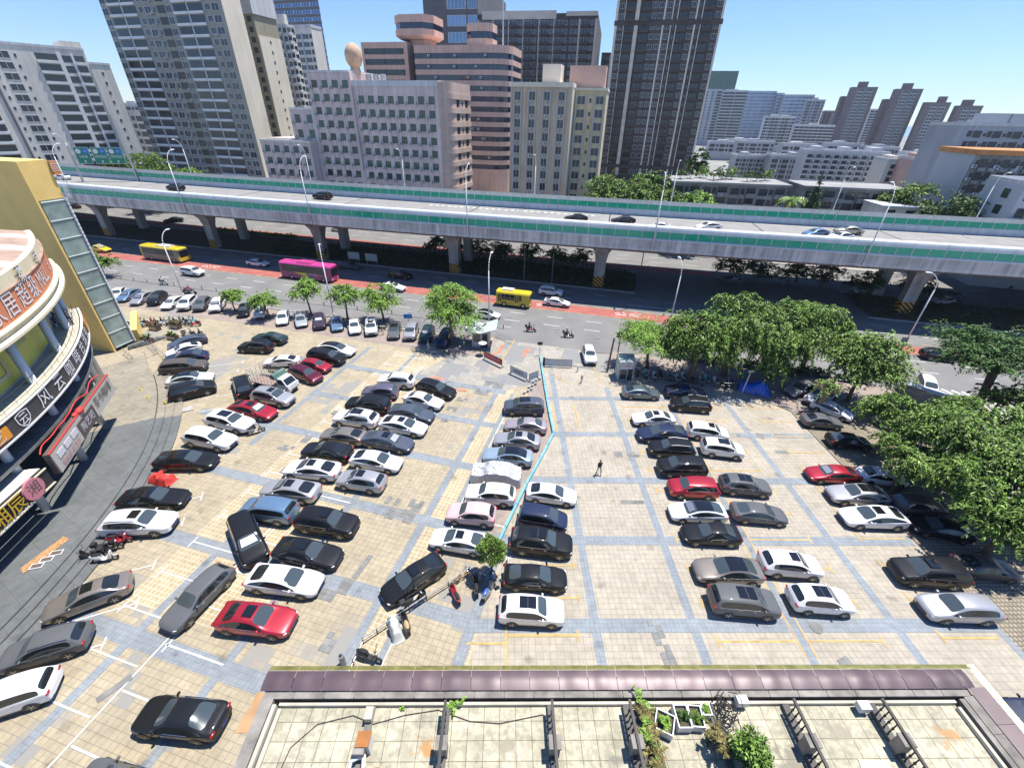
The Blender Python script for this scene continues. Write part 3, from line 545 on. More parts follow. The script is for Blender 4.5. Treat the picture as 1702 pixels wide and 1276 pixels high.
# far-left cream apartment row
B = Bld('apartment_block', 'cream apartment block with dark balcony columns and a blank wall strip, far left', -48.5, -36.35, None, 250, -50, D=14)
W = B.W; xb = lx(B, -37.7, 0); zt = 41.8
B.mass(0, xb, 0, B.D, 0, 45.6, 'w_cream2'); B.mass(xb, W, -.4, B.D - .01, 0, zt, 'w_cream2', 'end_bay'); B.mass(xb - 5.5, xb, .8, B.D - 2, 45.6, 48, 'w_cream2', 'stair_tower')
pt = [('s', 60), ('-', 60), ('H', 130, 'plain', 'w_bright'), ('-', 45), ('P', 12, 'w_darkgrey'), ('s', 45), ('W', 75, 'dkw'), ('s', 40), ('-', 70), ('H', 110, 'plain', 'w_bright'), ('P', 20, 'w_bright'), ('W', 50, 'plain'), ('P', 12, 'w_bright'), ('H', 55, 'plain', 'w_bright'), ('-', 12)]
B.face('F', 0, xb * .08, xb, 5, 44.2, 3, pt, 'dk'); B.face('F', -.4, xb, W, 5, 40.6, 3, [('-', 1), ('s', .7), ('-', 1)], 'dk')
B.roofline(0, xb, 0, B.D, 45.6, 'w_white', .7); B.roofline(xb + .3, W, -.4, B.D - .01, zt, 'w_white', .6); B.mass(xb * .2, xb * .45, -.8, 3, 45.2, 46.2, 'w_bright', 'roof_slab'); B.done()
B = Bld('low_house', 'small white house in the gap right of the far left apartment block', -36.3, -34.9, None, 262, 18, D=8); B.mass(0, B.W, 0, B.D, 0, 27, 'w_white'); B.face('F', 0, 0, B.W, 6, 26, 3, [('w', 1), ('W', 1.4), ('w', 1)], 'dk'); B.roofline(0, B.W, 0, B.D, 27, 'w_white', .6); B.done()
# big grey tower
B = Bld('apartment_tower', 'tall grey apartment tower with pale balcony bands and a cream end wall', -35.45, -26.68, -25.1, 203, 18)
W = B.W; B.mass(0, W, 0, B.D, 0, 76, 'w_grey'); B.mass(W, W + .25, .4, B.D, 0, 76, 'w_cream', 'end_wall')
cols = [('w', 1.6), ('W', 3.4, 'blue', ), ('-', .3), ('a', 1.6), ('w', 1.5)]
B.face('F', 0, 0, W, 4, 76, 3.05, [('W', 1.3), ('-', .25), ('H', 2.7, 'plain', 'w_bright'), ('P', .12, 'w_bright'), ('H', 2.7, 'plain', 'w_bright'), ('-', .2), ('w', 1.3), ('W', 1.5), ('a', 1.0), ('W', 1.7, 'brn'), ('W', 1.2), ('-', .3), ('H', 2.7, 'plain', 'w_bright'), ('P', .12, 'w_bright'), ('H', 2.7, 'plain', 'w_bright'), ('-', .2), ('w', 1.3), ('W', 1.5), ('-', .3)], 'dkw', ac=.10)
B.mass(W * .455, W * .5, -.8, 0, 62, 76, 'w_cream', 'bay'); B.done()
B = Bld('apartment_tower', 'olive tower with air conditioners and a cream end wall behind the big grey tower', -26.9, -24.25, -22.35, 222, 18)
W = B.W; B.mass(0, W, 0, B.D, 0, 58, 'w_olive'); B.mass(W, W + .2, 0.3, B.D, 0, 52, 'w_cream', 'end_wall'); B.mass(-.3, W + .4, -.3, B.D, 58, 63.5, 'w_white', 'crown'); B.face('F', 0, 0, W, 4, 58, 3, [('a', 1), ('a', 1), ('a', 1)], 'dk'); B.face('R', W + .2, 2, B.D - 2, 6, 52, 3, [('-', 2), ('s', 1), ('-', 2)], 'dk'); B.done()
B = Bld('apartment_tower', 'cream tower with a curved column of balconies, left of the two pale towers', -23.2, -21.6, -20.9, 262, 18); W = B.W; B.mass(0, W, 0, B.D, 0, 60, 'w_cream2'); B.mass(W * .2, W * .8, 2, B.D - 1, 60, 64.5, 'w_cream2', 'roof_house'); B.face('F', 0, 0, W, 6, 60, 3, [('w', 1), ('B', 2, 'std'), ('w', 1)], 'dk'); B.face('R', W, 0, B.D, 6, 60, 3, [('B', 1, 'std'), ('w', 1)], 'dk'); B.roofline(0, W, 0, B.D, 60, 'w_white', .8); B.done()
B = Bld('apartment_tower', 'cream tower with crenellated roof edge, beside the blue glass tower', -21.3, -19.4, -18.45, 285, 18); W = B.W; B.mass(0, W, 0, B.D, 0, 63, 'w_cream2'); B.face('F', 0, 0, W, 6, 61, 3, [('w', 1), ('W', 2, 'std'), ('P', .2, 'w_white'), ('W', 2, 'std'), ('w', 1)], 'dk'); B.roofline(0, W, 0, B.D, 63, 'w_white', 1.2); B.done()
B = Bld('glass_tower', 'blue glass office tower rising behind the cream towers', -23.0, -18.35, -18.3, 420, 18, D=20); W = B.W; B.mass(0, W, .5, B.D, 0, 130, 'w_darkgrey'); B.face('F', .5, 0, W, 2, 130, 4, [('N', 1, 'blue')] * 6, 'blue'); B.done()
# pink stepped building
B = Bld('stepped_office_block', 'pink stepped office block with green windows and a rooftop sphere mount', -25.6, -7.45, -4.75, 141, 18); W = B.W; D = B.D
x1, x2, x3 = lx(B, -22.9, 0), lx(B, -20.6, 0), lx(B, -16.4, 0)
z1, z2, z3, z4 = 21.5, 29.2, 38.2, 35.0
B.mass(0, x1, 0, D, 0, z1, 'w_pink'); B.mass(x1, x2, .003, D, 0, z2, 'w_pink'); B.mass(x2, x3, .006, D, 0, z3, 'w_pink'); B.mass(x3, W, 0, D - 3, 0, z4, 'w_pink')
B.mass(0, x2 - 1, -3.0, 0, 0, 20.6, 'w_pink', 'wing'); B.mass(x3 - .6, x3 + .2, -.5, 0, 14, z3 - .2, 'w_pink', 'pilaster')
F0, F1 = 4.2, 33.4
B.face('F', -3.0, .3, x2 - 1.4, 7, 20.2, 3.3, [('a', 1)] * 5, 'grn'); B.face('F', .003, x1 + .1, x2, 20.8, z2 - .6, 3.3, [('a', 1)] * 2, 'grn'); B.face('F', 0, 0, x1, 21, z1 + .1, 3.3, [('-', 1)])
B.face('F', .006, x2 + .2, x3 - .6, F0, z3 - 1.2, 3.3, [('a', 1)] * 4, 'grn'); B.face('F', 0, x3 + .8, W - .8, F0, F1, 3.3, [('a', 1)] * 8, 'grn')
for zz in (7.4, 10.7, 14.0, 17.3, 20.6, 23.9, 27.2, 30.5): B.mass(x3 + .3, W + .02, -.09, 0, zz, zz + .35, 'w_pink', 'ledge')
# rounded right end with pale bands
mat('w_peach', (.62, .47, .39), .85, .08, .2, streak=.2)
g = MB(); rr = []; 
for i in range(10): a = R(-90 + i * 10); rr.append((W + 3.0 * math.cos(a) * 1.0, 3.4 + 3.4 * math.sin(a)))
poly = [(W - .01, 0)] + rr[1:] + [(W + 3.0, D - 2), (W - .01, D - 2)]; g.prism(poly, 0, z4 - 3); g.build('rounded_end', 'w_peach', B.t)
for k in range(9):
    g = MB(); big = [(W + (x - W) * 1.06 + .05, y - .12 if y < 3 else y) for x, y in poly]; g.prism(big, 6 + k * 3.3, 7.3 + k * 3.3); g.build('balcony_band', 'w_peach', B.t)
B.face('R', W + 3.0, 4, D - 3, 6.8, 33, 3.3, [('w', 1), ('s', .6), ('w', 1)], 'dk')
B.roofline(x3 - .2, W, 0, D - 3, z4, 'w_white', 1.4); g = MB(); g.prism([(x, y) for x, y in poly], z4 - 3, z4 + 1.2); g.build('roof_drum', 'w_peach', B.t)
B.roofline(x2, x3 - .3, .006, D, z3, 'w_white', .5); B.roofline(x1, x2, .003, D, z2, 'w_cream2', .5); B.roofline(0, x2 - 1, -3, -.1, 20.6, 'w_cream2', .6)
sx = lx(B, -16.7, 0); g = MB(); g.ell((sx + .3, 4, z3 + 4.0), 2.4, 2.4, 3.0, 20, 12); mat('sphere_tan', (.62, .42, .27), .7, .25, .6); g.build('rooftop_sphere', 'sphere_tan', B.t, smooth=True); g = MB(); g.cyl((sx + .3, 4, z3), (sx + .3, 4, z3 + 1.6), 1.6, 1.2, 12); g.build('sphere_base', 'sphere_tan', B.t)
for i in range(3): g = MB(); g.cyl((x3 + 2 + i * 2.4, 6, z4 + 1), (x3 + 2 + i * 2.4, 6, z4 + 3.2), .8, .8, 12); g.build('water_tank', 'steel', B.t)
B.mass(x3 + 9, W - 8, -4, 0, 5.5, 5.8, 'roof_tin', 'canopy'); B.done()
# salmon round-cornered office building
B = Bld('office_tower', 'salmon banded office building with rounded corners and octagonal roof towers', -9.7, -1.6, None, 190, 15, D=22); W = B.W; zt = 49.0
def octo(cx, cy, r_, sx=1.): c = r_ * .42; return [(cx + a * sx, cy + b) for a, b in ((-r_, -r_ + c), (-r_ + c, -r_), (r_ - c, -r_), (r_, -r_ + c), (r_, r_ - c), (r_ - c, r_), (-r_ + c, r_), (-r_, r_ - c))]
def stadium(x0, x1, y0, y1, r_): 
    return [(x0, y0), (x1 - r_ * .2, y0)] + [(x1 - r_ + r_ * math.cos(R(a)) + r_, y0 + r_ + r_ * math.sin(R(a))) for a in range(-80, 1, 16)] + [(x1 + r_, y1), (x0, y1)]
core = stadium(0, W, 0, 18, 6.5); g = MB(); g.prism([(x - .4 if x > W else x, y + .4) for x, y in core], 0, zt - 1); mat('glass_band', (.02, .03, .07), .1, spec=.8, var=.4, scale=.4); g.build('glazing', 'glass_band', B.t)
for k in range(13):
    g = MB(); zz = zt - 3.2 * k - (0 if k else 0); g.prism(core, zz - 1.55, zz + (.7 if k == 0 else 0)); g.build('floor_band', 'w_salmon', B.t)
g = MB(); g.prism(core, 0, zt - 3.2 * 12 - 1.5); g.build('podium', 'w_salmon', B.t)
for k in range(12):
    for i in range(3):
        x = random.uniform(2, W - 1); B.put('air_conditioner', AC, TRS(x, .0, zt - 1.5 - 3.2 * k - 1.1, 1.1, 1.1, 1.1))
B.put('window', UW['std'], TRS(W * .4, .0, 7, 6, 2, 2.2)); B.put('window', UW['std'], TRS(W * .4, .0, 3, 6, 2, 2.2))
xl0, xl1 = lx(B, -15.2, 0), lx(B, -10.6, 0); B.mass(xl0, xl1, 2, 16, 0, 51, 'w_salmon'); g = MB()
B.face('F', 2, xl0 + 1, xl1 - 1.5, 8, 49.5, 3.2, [('N', 1, 'dk')], 'dk'); B.mass(xl1, -.02, 8, 16, 0, 48.5, 'w_salmon', 'link'); B.face('F', 8, xl1, 0, 8, 48, 3.2, [('N', 1, 'dk')], 'dk')
xo0, xo1 = lx(B, -12.1, 0), lx(B, -8.05, 0); oc = (xo0 + xo1) / 2; ow = (xo1 - xo0) / 2 * .98
g = MB(); g.prism(octo(oc + 1, 10, ow * .55), 50, 52); g.prism(octo(oc, 10, ow * .8), 52, 53, 0, octo(oc, 10, ow)); g.prism(octo(oc, 10, ow), 53, 54.8); g.prism(octo(oc, 10, ow), 56.6, 58.8); g.build('observation_tower', 'w_salmon', B.t); g = MB(); g.prism(octo(oc, 10, ow * .96), 54.8, 56.6); g.build('observation_glazing', 'glass_band', B.t)
xo0, xo1 = lx(B, -4.8, 0), lx(B, -1.95, 0); oc = (xo0 + xo1) / 2; ow = (xo1 - xo0) / 2 * .96
g = MB(); g.prism(octo(oc, 9, ow), 49, 52); g.prism(octo(oc, 9, ow), 54, 56.3); g.build('roof_turret', 'w_peach', B.t); g = MB(); g.prism(octo(oc, 9, ow * .97), 52, 54); g.build('turret_glazing', 'glass_band', B.t)
g = MB(); g.cyl((lx(B, -.9, 0), 6, 49), (lx(B, -.9, 0), 6, 66), .25, .15, 6); g.build('mast', 'white_metal', B.t); B.done()
# tall dark slab tower with glass stair core
B = Bld('apartment_tower', 'tall dark slab tower with glazed core, behind the salmon building', -8.45, 9.2, 9.75, 250, 12, D=18); W = B.W; xm = lx(B, -3.0, 0)
B.mass(0, xm, 0, B.D, 0, 82, 'w_darkgrey'); B.mass(xm, W, .4, B.D, 0, 68, 'w_brown'); B.mass(xm + 2, lx(B, 5, 0), .1, 3, 66, 69, 'w_stone', 'crown'); B.mass(lx(B, 6.0, 0), W, 0.15, 4, 67, 68.6, 'w_stone', 'crown')
B.face('F', 0, xm * .42, xm, 44, 81, 6.6, [('W', 2, 'multi'), ('W', 1, 'multi')], 'multi'); B.face('F', 0, xm * .45, xm, 20, 44, 3.2, [('W', 1), ('W', 1)], 'std')
B.face('F', .4, xm, W, 20, 66, 3.0, ([('P', .25, 'w_stone'), ('B', 2, 'dkw', 'w_brown'), ('w', 1.2, 'std'), ('P', .2, 'w_stone'), ('B', 2, 'dkw', 'w_brown'), ('w', 1.1, 'std'), ('-', .3)] * 3 + [('w', 1, 'std'), ('w', 1, 'std'), ('P', .4, 'w_stone'), ('B', 2, 'dkw', 'w_brown'), ('w', 1.2, 'std'), ('P', .5, 'w_stone')]), 'std'); B.done()
# yellow building
B = Bld('hotel_building', 'beige and yellow mid-rise with white-framed window columns and two roof huts', .45, 7.2, 7.9, 141, 14, D=16); W = B.W; zt = 36.0; B.mass(0, W, 0, 15, 0, zt, 'w_ochre')
B.face('F', 0, .3, W - .4, 6, zt - .9, 3.3, [('-', .4), ('P', .12, 'frame_white'), ('W', 1.25, 'dkw'), ('P', .12, 'frame_white'), ('-', .75)] * 4, 'dkw'); 
for i in range(4):
    for f in range(9): B.put('air_conditioner', AC, TRS(.3 + (W - .7) / 4 * (i + .42), -.05, 5.65 + f * 3.3, 1, .6, .8))
B.mass(-.2, W + .2, -.35, 15.2, zt - .4, zt + .7, 'w_cream', 'cornice'); B.mass(W, W + .15, 0, 5, 0, zt - .4, 'w_cream', 'end_wall')
xr = lx(B, 10.42, 0) + 1; B.mass(W, xr, 5, 16, 0, zt - .8, 'w_yellow', 'wing'); B.mass(W, xr + .2, 4.75, 16.2, zt - .8, zt - .2, 'w_cream', 'cornice')
B.face('F', 5, W + .6, xr - .2, 6, zt - 1.6, 3.3, [('P', .1, 'frame_white'), ('W', 1.2, 'dkw'), ('P', .1, 'frame_white'), ('s', 1.0), ('P', .1, 'frame_white'), ('W', 1.2, 'dkw'), ('P', .1, 'frame_white')], 'dk')
B.mass(lx(B, 3.6, 0), lx(B, 5.6, 0), 4, 10, zt + .2, zt + 5.0, 'w_stone', 'roof_hut'); B.mass(lx(B, 6.4, 0), xr - 1, 8, 14, zt, zt + 5, 'w_pinkend', 'roof_hut')
B.mass(W - 1, W + 3, -2.5, 5, 5.0, 5.3, 'roof_tin', 'canopy'); B.done()
# brown tower
B = Bld('apartment_tower', 'very tall brown tower with pale vertical fins, right of the yellow building', 10.95, 21.15, 21.9, 212, 14, D=20); W = B.W
B.mass(0, W, .5, B.D, 0, 92, 'w_brown'); 
fn = ('P', .22, 'w_stone'); bb = ('B', 2.0, 'dk', 'w_brown'); ww = ('w', 1.25, 'dkw')
B.face('F', .5, 0, W, 8, 92, 3.0, [('P', .5, 'w_stone'), ww, ('P', .15, 'w_stone'), bb, ('P', .8, 'w_stone'), ('-', .2), bb, ww, ww, ('P', .35, 'w_stone'), ww, ('P', .2, 'w_stone'), ('s', .8, 'dkw'), ('P', .2, 'w_stone'), bb, ww, ('P', .35, 'w_stone'), ('s', .8, 'dkw'), ('P', .2, 'w_stone'), bb, ('-', .2), ww, ('P', .4, 'w_stone')], 'dkw')
B.mass(-.2, W + .3, 0.1, .5, 58, 59.5, 'w_brown', 'belt_course'); B.mass(-.2, W + .3, 0.1, .5, 11, 12.2, 'w_brown', 'belt_course'); B.done()
B = Bld('apartment_tower', 'narrow brown tower half hidden left of the very tall brown tower', 9.95, 10.9, None, 290, 14, D=14); W = B.W; B.mass(0, W, 0, B.D, 0, 58, 'w_brown'); B.face('F', 0, 0, W, 8, 57, 3, [('P', .3, 'w_stone'), ww, bb, ('P', .3, 'w_stone')], 'dk'); B.mass(-4, 0, 1, 10, 0, 50, 'w_far2'); B.done(20)
# far right skyline: (name, label, aL, aR, aS, dist, theta, ztop, material, cols, floor height, window kind, extra crown)
def sky(name, label, aL, aR, aS, d, th, zt, m, cols, fh, win, z0=6, crown=None, D=14, side=None, cap=40, par='w_white', grp=None):
    B = Bld(name, label, aL, aR, aS, d, th, D=D, group=grp); W = B.W; B.mass(0, W, 0, B.D, 0, zt, m)
    B.face('F', 0, 0, W, z0, zt - .8, fh, cols, win)
    if side: B.face('R', W, 0, B.D, z0, zt - .8, fh, side, win)
    B.roofline(0, W, 0, B.D, zt, par, 1.0)
    if crown: 
        for (f0, f1, h) in crown: B.mass(W * f0, W * f1, B.D * .2, B.D * .8, zt, zt + h, m, 'roof_house')
    B.done(cap); return B
D_ = 430
sky('construction_tower', 'tower under green construction netting behind the slatted office block', 21.0, 23.7, 24, 800, 14, 86, 'net_green', [('-', 1)], 4, 'plain', par='net_green')
sky('office_tower', 'grey-white tower with narrow window column, right of the very tall brown tower', 20.8, 22.6, 22.9, 700, 20, 60.5, 'w_far', [('W', 1), ('-', .4), ('w', 1), ('-', .3), ('W', 1)], 3.2, 'dk', D=14)
sky('office_tower', 'white tower with close horizontal slats beside the glass slabs', 22.7, 25.0, 25.6, 680, 20, 58.6, 'w_far', [('H', 1, 'dk', 'w_white')] * 2, 3.2, 'dk', crown=[(.1, .6, 2)])
for k, (a, b, z_, dd, s_) in enumerate([(24.6, 27.6, 64, 820, 'left'), (27.75, 28.3, 61.5, 810, 'middle'), (28.35, 30.9, 59, 800, 'right')]):
    sky('glass_office_slab', 'pale blue glass office slab, %s of the three in the skyline' % s_, a, b, None, dd, 18, z_, 'w_far', [('N', 1, 'blue')] * 5, 4, 'blue', D=16, grp='glass office slabs')
sky('apartment_tower', 'grey tower with pointed roof house right of the glass slabs', 30.4, 31.9, 32.2, 750, 22, 52, 'w_far2', [('W', 1), ('w', .8)] * 2, 3.2, 'dk', crown=[(.3, .6, 3)])
sky('apartment_tower', 'small dark tower between the glass slabs and the brown towers', 32.1, 33.0, 33.3, 800, 22, 41.5, 'w_br2', [('w', 1)] * 3, 3.2, 'dk')
sky('apartment_tower', 'low brown-grey tower touching the left brown tower', 33.0, 34.0, 34.2, 780, 22, 38.5, 'w_far2', [('W', 1)] * 2, 3.2, 'dk')
sky('apartment_tower', 'white apartment block with stepped roof houses in the skyline', 27.2, 29.9, 30.6, 620, 18, 33, 'w_white', [('W', 1.2), ('w', .8), ('W', 1.2)] * 3, 2.8, 'dk', crown=[(.2, .45, 2.5), (.55, .8, 2)])
sky('apartment_tower', 'white apartment block with even balconies left of the brown towers', 30.0, 33.4, 33.8, 600, 20, 26, 'w_white', [('H', 1, 'dk', 'w_white')] * 8, 2.7, 'dk', crown=[(.4, .6, 2)])
brc = [('P', .5, 'w_br2'), ('w', .8, 'dkw'), ('H', 1.3, 'dkw', 'w_far'), ('P', .2, 'w_darkgrey'), ('H', 1.3, 'dkw', 'w_far'), ('w', .8, 'dkw')]
sky('apartment_tower', 'leftmost of the brown towers with a tall roof house', 33.6, 35.6, None, 700, 24, 62, 'w_br2', brc, 3.0, 'dk', D=11, crown=[(.25, .6, 6)], par='w_br2', grp='brown towers on the right'); sky('apartment_tower', 'lower shoulder block attached left of the leftmost brown tower', 33.1, 33.6, None, 710, 24, 54, 'w_br2', [('s', 1)], 3.1, 'dk', par='w_br2')
sky('pale_tower', 'thin pale tower between the two tallest brown towers', 35.7, 36.3, None, 860, 24, 45, 'w_white', [('W', 1)] * 2, 3.2, 'dk')
sky('apartment_tower', 'second brown tower from the left, with a tall roof house', 36.95, 38.85, None, 690, 24, 59.5, 'w_br2', brc, 3.0, 'dk', D=11, crown=[(.25, .6, 6)], par='w_br2', grp='brown towers on the right'); sky('apartment_tower', 'lower shoulder block attached left of the second brown tower', 36.45, 36.95, None, 700, 24, 51, 'w_br2', [('s', 1)], 3.1, 'dk', par='w_br2')
sky('apartment_tower', 'third brown tower, lower, with a reddish roof house', 39.4, 41.1, None, 680, 26, 47.5, 'w_br2', brc, 3.0, 'dk', D=11, crown=[(.5, .8, 6)], par='w_br2', grp='brown towers on the right'); sky('apartment_tower', 'rightmost brown tower behind the grey block', 41.6, 43.2, None, 690, 26, 45, 'w_br2', brc, 3.0, 'dk', D=11, crown=[(.2, .6, 6)], par='w_br2', grp='brown towers on the right')
# middle distance residential rows
sky('apartment_block', 'grey-white low apartment row behind the roof garden house', 25.5, 28.8, 29.2, 300, 12, 12.1, 'w_far2', [('W', 1), ('-', .2), ('w', .7), ('-', .2)] * 5, 2.2, 'dk', crown=[(.2, .4, 2)], z0=3)
sky('apartment_block', 'grey apartment row with a bare stair wall, left of the long grid block', 28.9, 31.8, 32.2, 290, 14, 13.4, 'w_far2', [('W', 1), ('W', 1), ('-', .3), ('P', .3, 'w_white'), ('w', .7), ('-', .4)] * 3, 2.2, 'dk', crown=[(.6, .8, 2)], z0=3)
sky('apartment_block', 'long white block with a grid of dark balconies behind the old low house', 31.9, 38.5, 38.9, 280, 14, 17.2, 'w_far', [('H', 1, 'dk', 'w_white'), ('s', .5, 'dk'), ('P', .12, 'w_white')] * 9, 2.15, 'dk', crown=[(.1, .2, 2.2), (.45, .55, 2.2), (.8, .92, 2.4)], z0=3, cap=100)
sky('apartment_block', 'pinkish apartment block with a salmon end wall', 38.5, 40.3, None, 255, 16, 15.9, 'w_cream2', [('-', .4), ('H', 1, 'brn', 'w_pink'), ('s', .5), ('-', .3)], 2.2, 'dk', crown=[(.2, .5, 2)], z0=3, grp='pinkish blocks'); B = sky('apartment_block', 'second pinkish apartment block beside the big grey block', 40.4, 42.4, None, 245, 16, 17.4, 'w_pinkend', [('H', 1, 'brn', 'w_pink'), ('-', .6), ('s', .4)], 2.2, 'dk', crown=[(.2, .5, 2)], z0=3, grp='pinkish blocks')
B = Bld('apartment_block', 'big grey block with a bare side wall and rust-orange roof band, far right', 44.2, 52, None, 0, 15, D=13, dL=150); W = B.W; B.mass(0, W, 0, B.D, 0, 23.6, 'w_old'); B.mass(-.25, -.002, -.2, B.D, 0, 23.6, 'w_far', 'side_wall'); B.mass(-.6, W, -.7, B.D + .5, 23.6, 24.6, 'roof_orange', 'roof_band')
B.face('F', 0, .5, W, 2, 23, 2.5, [('a', 1), ('H', 1.6, 'dk', 'w_old'), ('s', .6), ('H', 1.2, 'dk', 'w_far2')] * 6, 'dk', ac=.3); B.done()
B = Bld('apartment_block', 'taller grey block behind the rust-orange roof band', 42.7, 52, None, 0, 15, D=18, dL=185); W = B.W; B.mass(0, W, 0, B.D, 0, 29.0, 'w_far2'); B.face('F', 0, 1, W, 6, 28.2, 2.4, [('w', 1), ('W', 1.5), ('-', .2), ('s', .5)] * 8, 'dk'); B.roofline(0, W, 0, B.D, 29, 'w_white', .8); [B.mass(W * f, W * f + 5, 3, 9, 29, 32, 'w_far', 'roof_house') for f in (.15, .3, .55)]; B.done()
B = Bld('apartment_block', 'nearest white gable wall at the right edge behind the viaduct', 48.2, 54, None, 0, 15, D=11, dL=133); W = B.W; B.mass(0, W, 0, B.D, 0, 19.6, 'w_far'); B.face('F', 0, .5, W, 4, 19, 3.2, [('w', 1), ('a', 1.2), ('W', 2)] * 2, 'dk'); B.face('L', 0, 1, B.D - 1, 4, 19, 3.2, [('-', 1.5), ('w', 1), ('-', .5)], 'dk'); B.roofline(0, W, 0, B.D, 19.6, 'w_white', .7); B.done()
B = Bld('old_low_house', 'low weathered house with a roof garden behind the broad green tree', 19.6, 31.2, None, 140, 9, D=12); W = B.W; B.mass(0, W, 0, B.D, 0, 14.8, 'w_old'); B.mass(-.5, W + .5, -.9, B.D, 14.8, 15.3, 'roof_grey', 'eaves'); B.face('F', 0, .5, W, 2, 14.4, 2.6, [('W', 1.4), ('w', .8), ('B', 1.5, 'dk', 'w_old'), ('-', .3)] * 4, 'dk'); B.done(); RG = B
B = Bld('old_low_house', 'long weathered house with a flat eave right of the pine', 32.6, 41.0, None, 150, 11, D=11); W = B.W; B.mass(0, W, 0, B.D, 0, 15.0, 'w_old'); B.mass(-.5, W + .5, -.9, B.D, 15.0, 15.5, 'roof_grey', 'eaves'); B.face('F', 0, .5, W, 2, 14.6, 2.6, [('w', .8), ('W', 1.4), ('B', 1.5, 'dk', 'w_old'), ('-', .3)] * 3, 'dk'); B.done()
B = Bld('shed', 'low shed with pale tin roofs between the two old houses', 31.2, 33.2, None, 150, 9, D=10); W = B.W; B.mass(0, W, 0, B.D, 0, 12, 'w_cream2'); B.mass(-.4, W + .4, -.8, B.D, 12, 12.3, 'roof_tin', 'roof'); B.face('F', 0, 0, W, 4, 11.5, 3, [('w', 1), ('w', 1)], 'dk'); B.done()
B = Bld('shed', 'white-roofed shed among the trees right of the long old house', 39.6, 42.5, None, 142, 9, D=8); W = B.W; B.mass(0, W, 0, B.D, 0, 12.6, 'w_cream2'); B.mass(-.4, W + .4, -.6, B.D, 12.6, 13.0, 'w_white', 'roof'); B.face('F', 0, 0, W, 4, 12.5, 3, [('w', 1), ('w', 1)], 'dk'); B.done()
# city blocks filling the gaps towards the horizon
k = 0
for (az, d, w_, z_) in [(-36, 420, 2, 30), (-35.2, 520, 1.2, 27), (-15.8, 350, 2, 30), (24, 450, 3, 13), (27, 430, 3.5, 15), (31, 440, 3, 14), (34.6, 420, 2.4, 16), (37.8, 420, 2.4, 15), (41.5, 330, 3, 16), (44.5, 300, 3, 27), (47, 300, 3, 28), (25.5, 560, 2.5, 12), (44, 320, 2, 29.5), (45.8, 340, 2.2, 30.2)]:
    nm = ['left of the big grey tower', 'tiny one left of the big grey tower', 'left of the salmon tower', 'below the slatted tower', 'below the glass slabs', 'below the even white block', 'at the foot of the leftmost brown tower', 'at the foot of the second brown tower', 'at the foot of the third brown tower', 'above the orange roof band', 'at the right edge above the orange roof', 'far below the left glass slab', 'on the skyline right of the brown towers', 'rightmost on the skyline'][k]
    sky('distant_block', 'distant pale block, ' + nm, az - w_ / 2, az + w_ / 2, None, d, 14, z_, ('w_far', 'w_far2', 'w_white')[k % 3], [('W', 1), ('w', .7)] * 3, 3.1, 'dk', crown=[(.3, .6, 2)], cap=0, grp='distant blocks'); k += 1
# ------------------------------------------------------------------ curved mall and its steps
MC = (-79.0, 16.0)
def mp(r, th, z=None):
    x, y = MC[0] + r * math.cos(R(th)), MC[1] + r * math.sin(R(th)); return (x, y) if z is None else (x, y, z)
def ring(mb, prof, t0, t1, n=40, mi=0):
    m = len(prof); vs = []
    for i in range(n + 1):
        th = t0 + (t1 - t0) * i / n; vs += [mp(r, th, z) for r, z in prof]
    fs = [(i * m + j, i * m + (j + 1) % m, (i + 1) * m + (j + 1) % m, (i + 1) * m + j) for i in range(n) for j in range(m)]
    fs += [tuple(range(m - 1, -1, -1)), tuple(n * m + j for j in range(m))]; mb.add(vs, fs, mi)
def rect(r0, r1, z0, z1): return [(r0, z0), (r1, z0), (r1, z1), (r0, z1)]
def curved_text(name, body, size, m, parent, r, th, z, sx=1., sy=1.):
    me = text_mesh(body, size); me.materials.clear(); me.materials.append(MATS[m])
    for v in me.vertices: v.co = mp(r, th + math.degrees(v.co.x * sx / r), z + v.co.y * sy)
    return obj(name, me, parent)
mat('m_cream', (.72, .64, .44), .7, .06, .6, streak=.08); mat('m_orange', (.62, .22, .11), .6, .08, .5); mat('m_green', (.52, .52, .10), .5, .08, .4); mat('m_band', (.045, .045, .05), .5, .1, .5)
mat('m_wall', (.48, .46, .42), .8, .15, .5, streak=.2); mat('m_rust', (.36, .24, .18), .6, .3, .8); mat('m_tin', (.5, .5, .48), .45, .3, .9); mat('m_teal', (.06, .11, .12), .1, spec=.8, var=.5, scale=.7); mat('m_text', (.7, .7, .72), .5); mat('m_textdim', (.42, .45, .36), .5)
mat('m_orange2', (.75, .28, .03), .5); mat('gold_letters', (.75, .48, .04), .35, metal=.3); mat('red_cloth', (.62, .05, .04), .7, .2, 3); mat('red_sign', (.55, .06, .06), .5); mat('terr_tile', (.50, .46, .37), .8, .12, .8); mat('m_orangewall', (.86, .60, .20), .75, .06, .5, streak=.06)
mat('door_dark', (.02, .022, .025), .3)
ml = thing('shopping_mall', 'curved cream and orange shopping mall with stacked sign bands, left edge', 'mall')
T0, T1 = -12, 45.2
g = MB(); ring(g, rect(30, 36.5, 0, 6), T0, T1 + 6); g.build('shopfront', 'door_dark', ml)
g = MB(); ring(g, rect(30, 39.2, 6, 9.3), T0, T1 + 3); g.build('upper_glazing', 'm_teal', ml)
for k in range(36):
    th = T0 + 1 + k * 1.6; g = MB(); a = mp(39.25, th); g.rbox(a[0], a[1], 6.1, .1, .08, 3.0, R(th)); g.build('mullion', 'frame_dark', ml)
g = MB(); ring(g, rect(36, 43.0, 5.55, 5.85), T0, T1 - 3); g.build('lower_canopy', 'concrete_dark', ml)
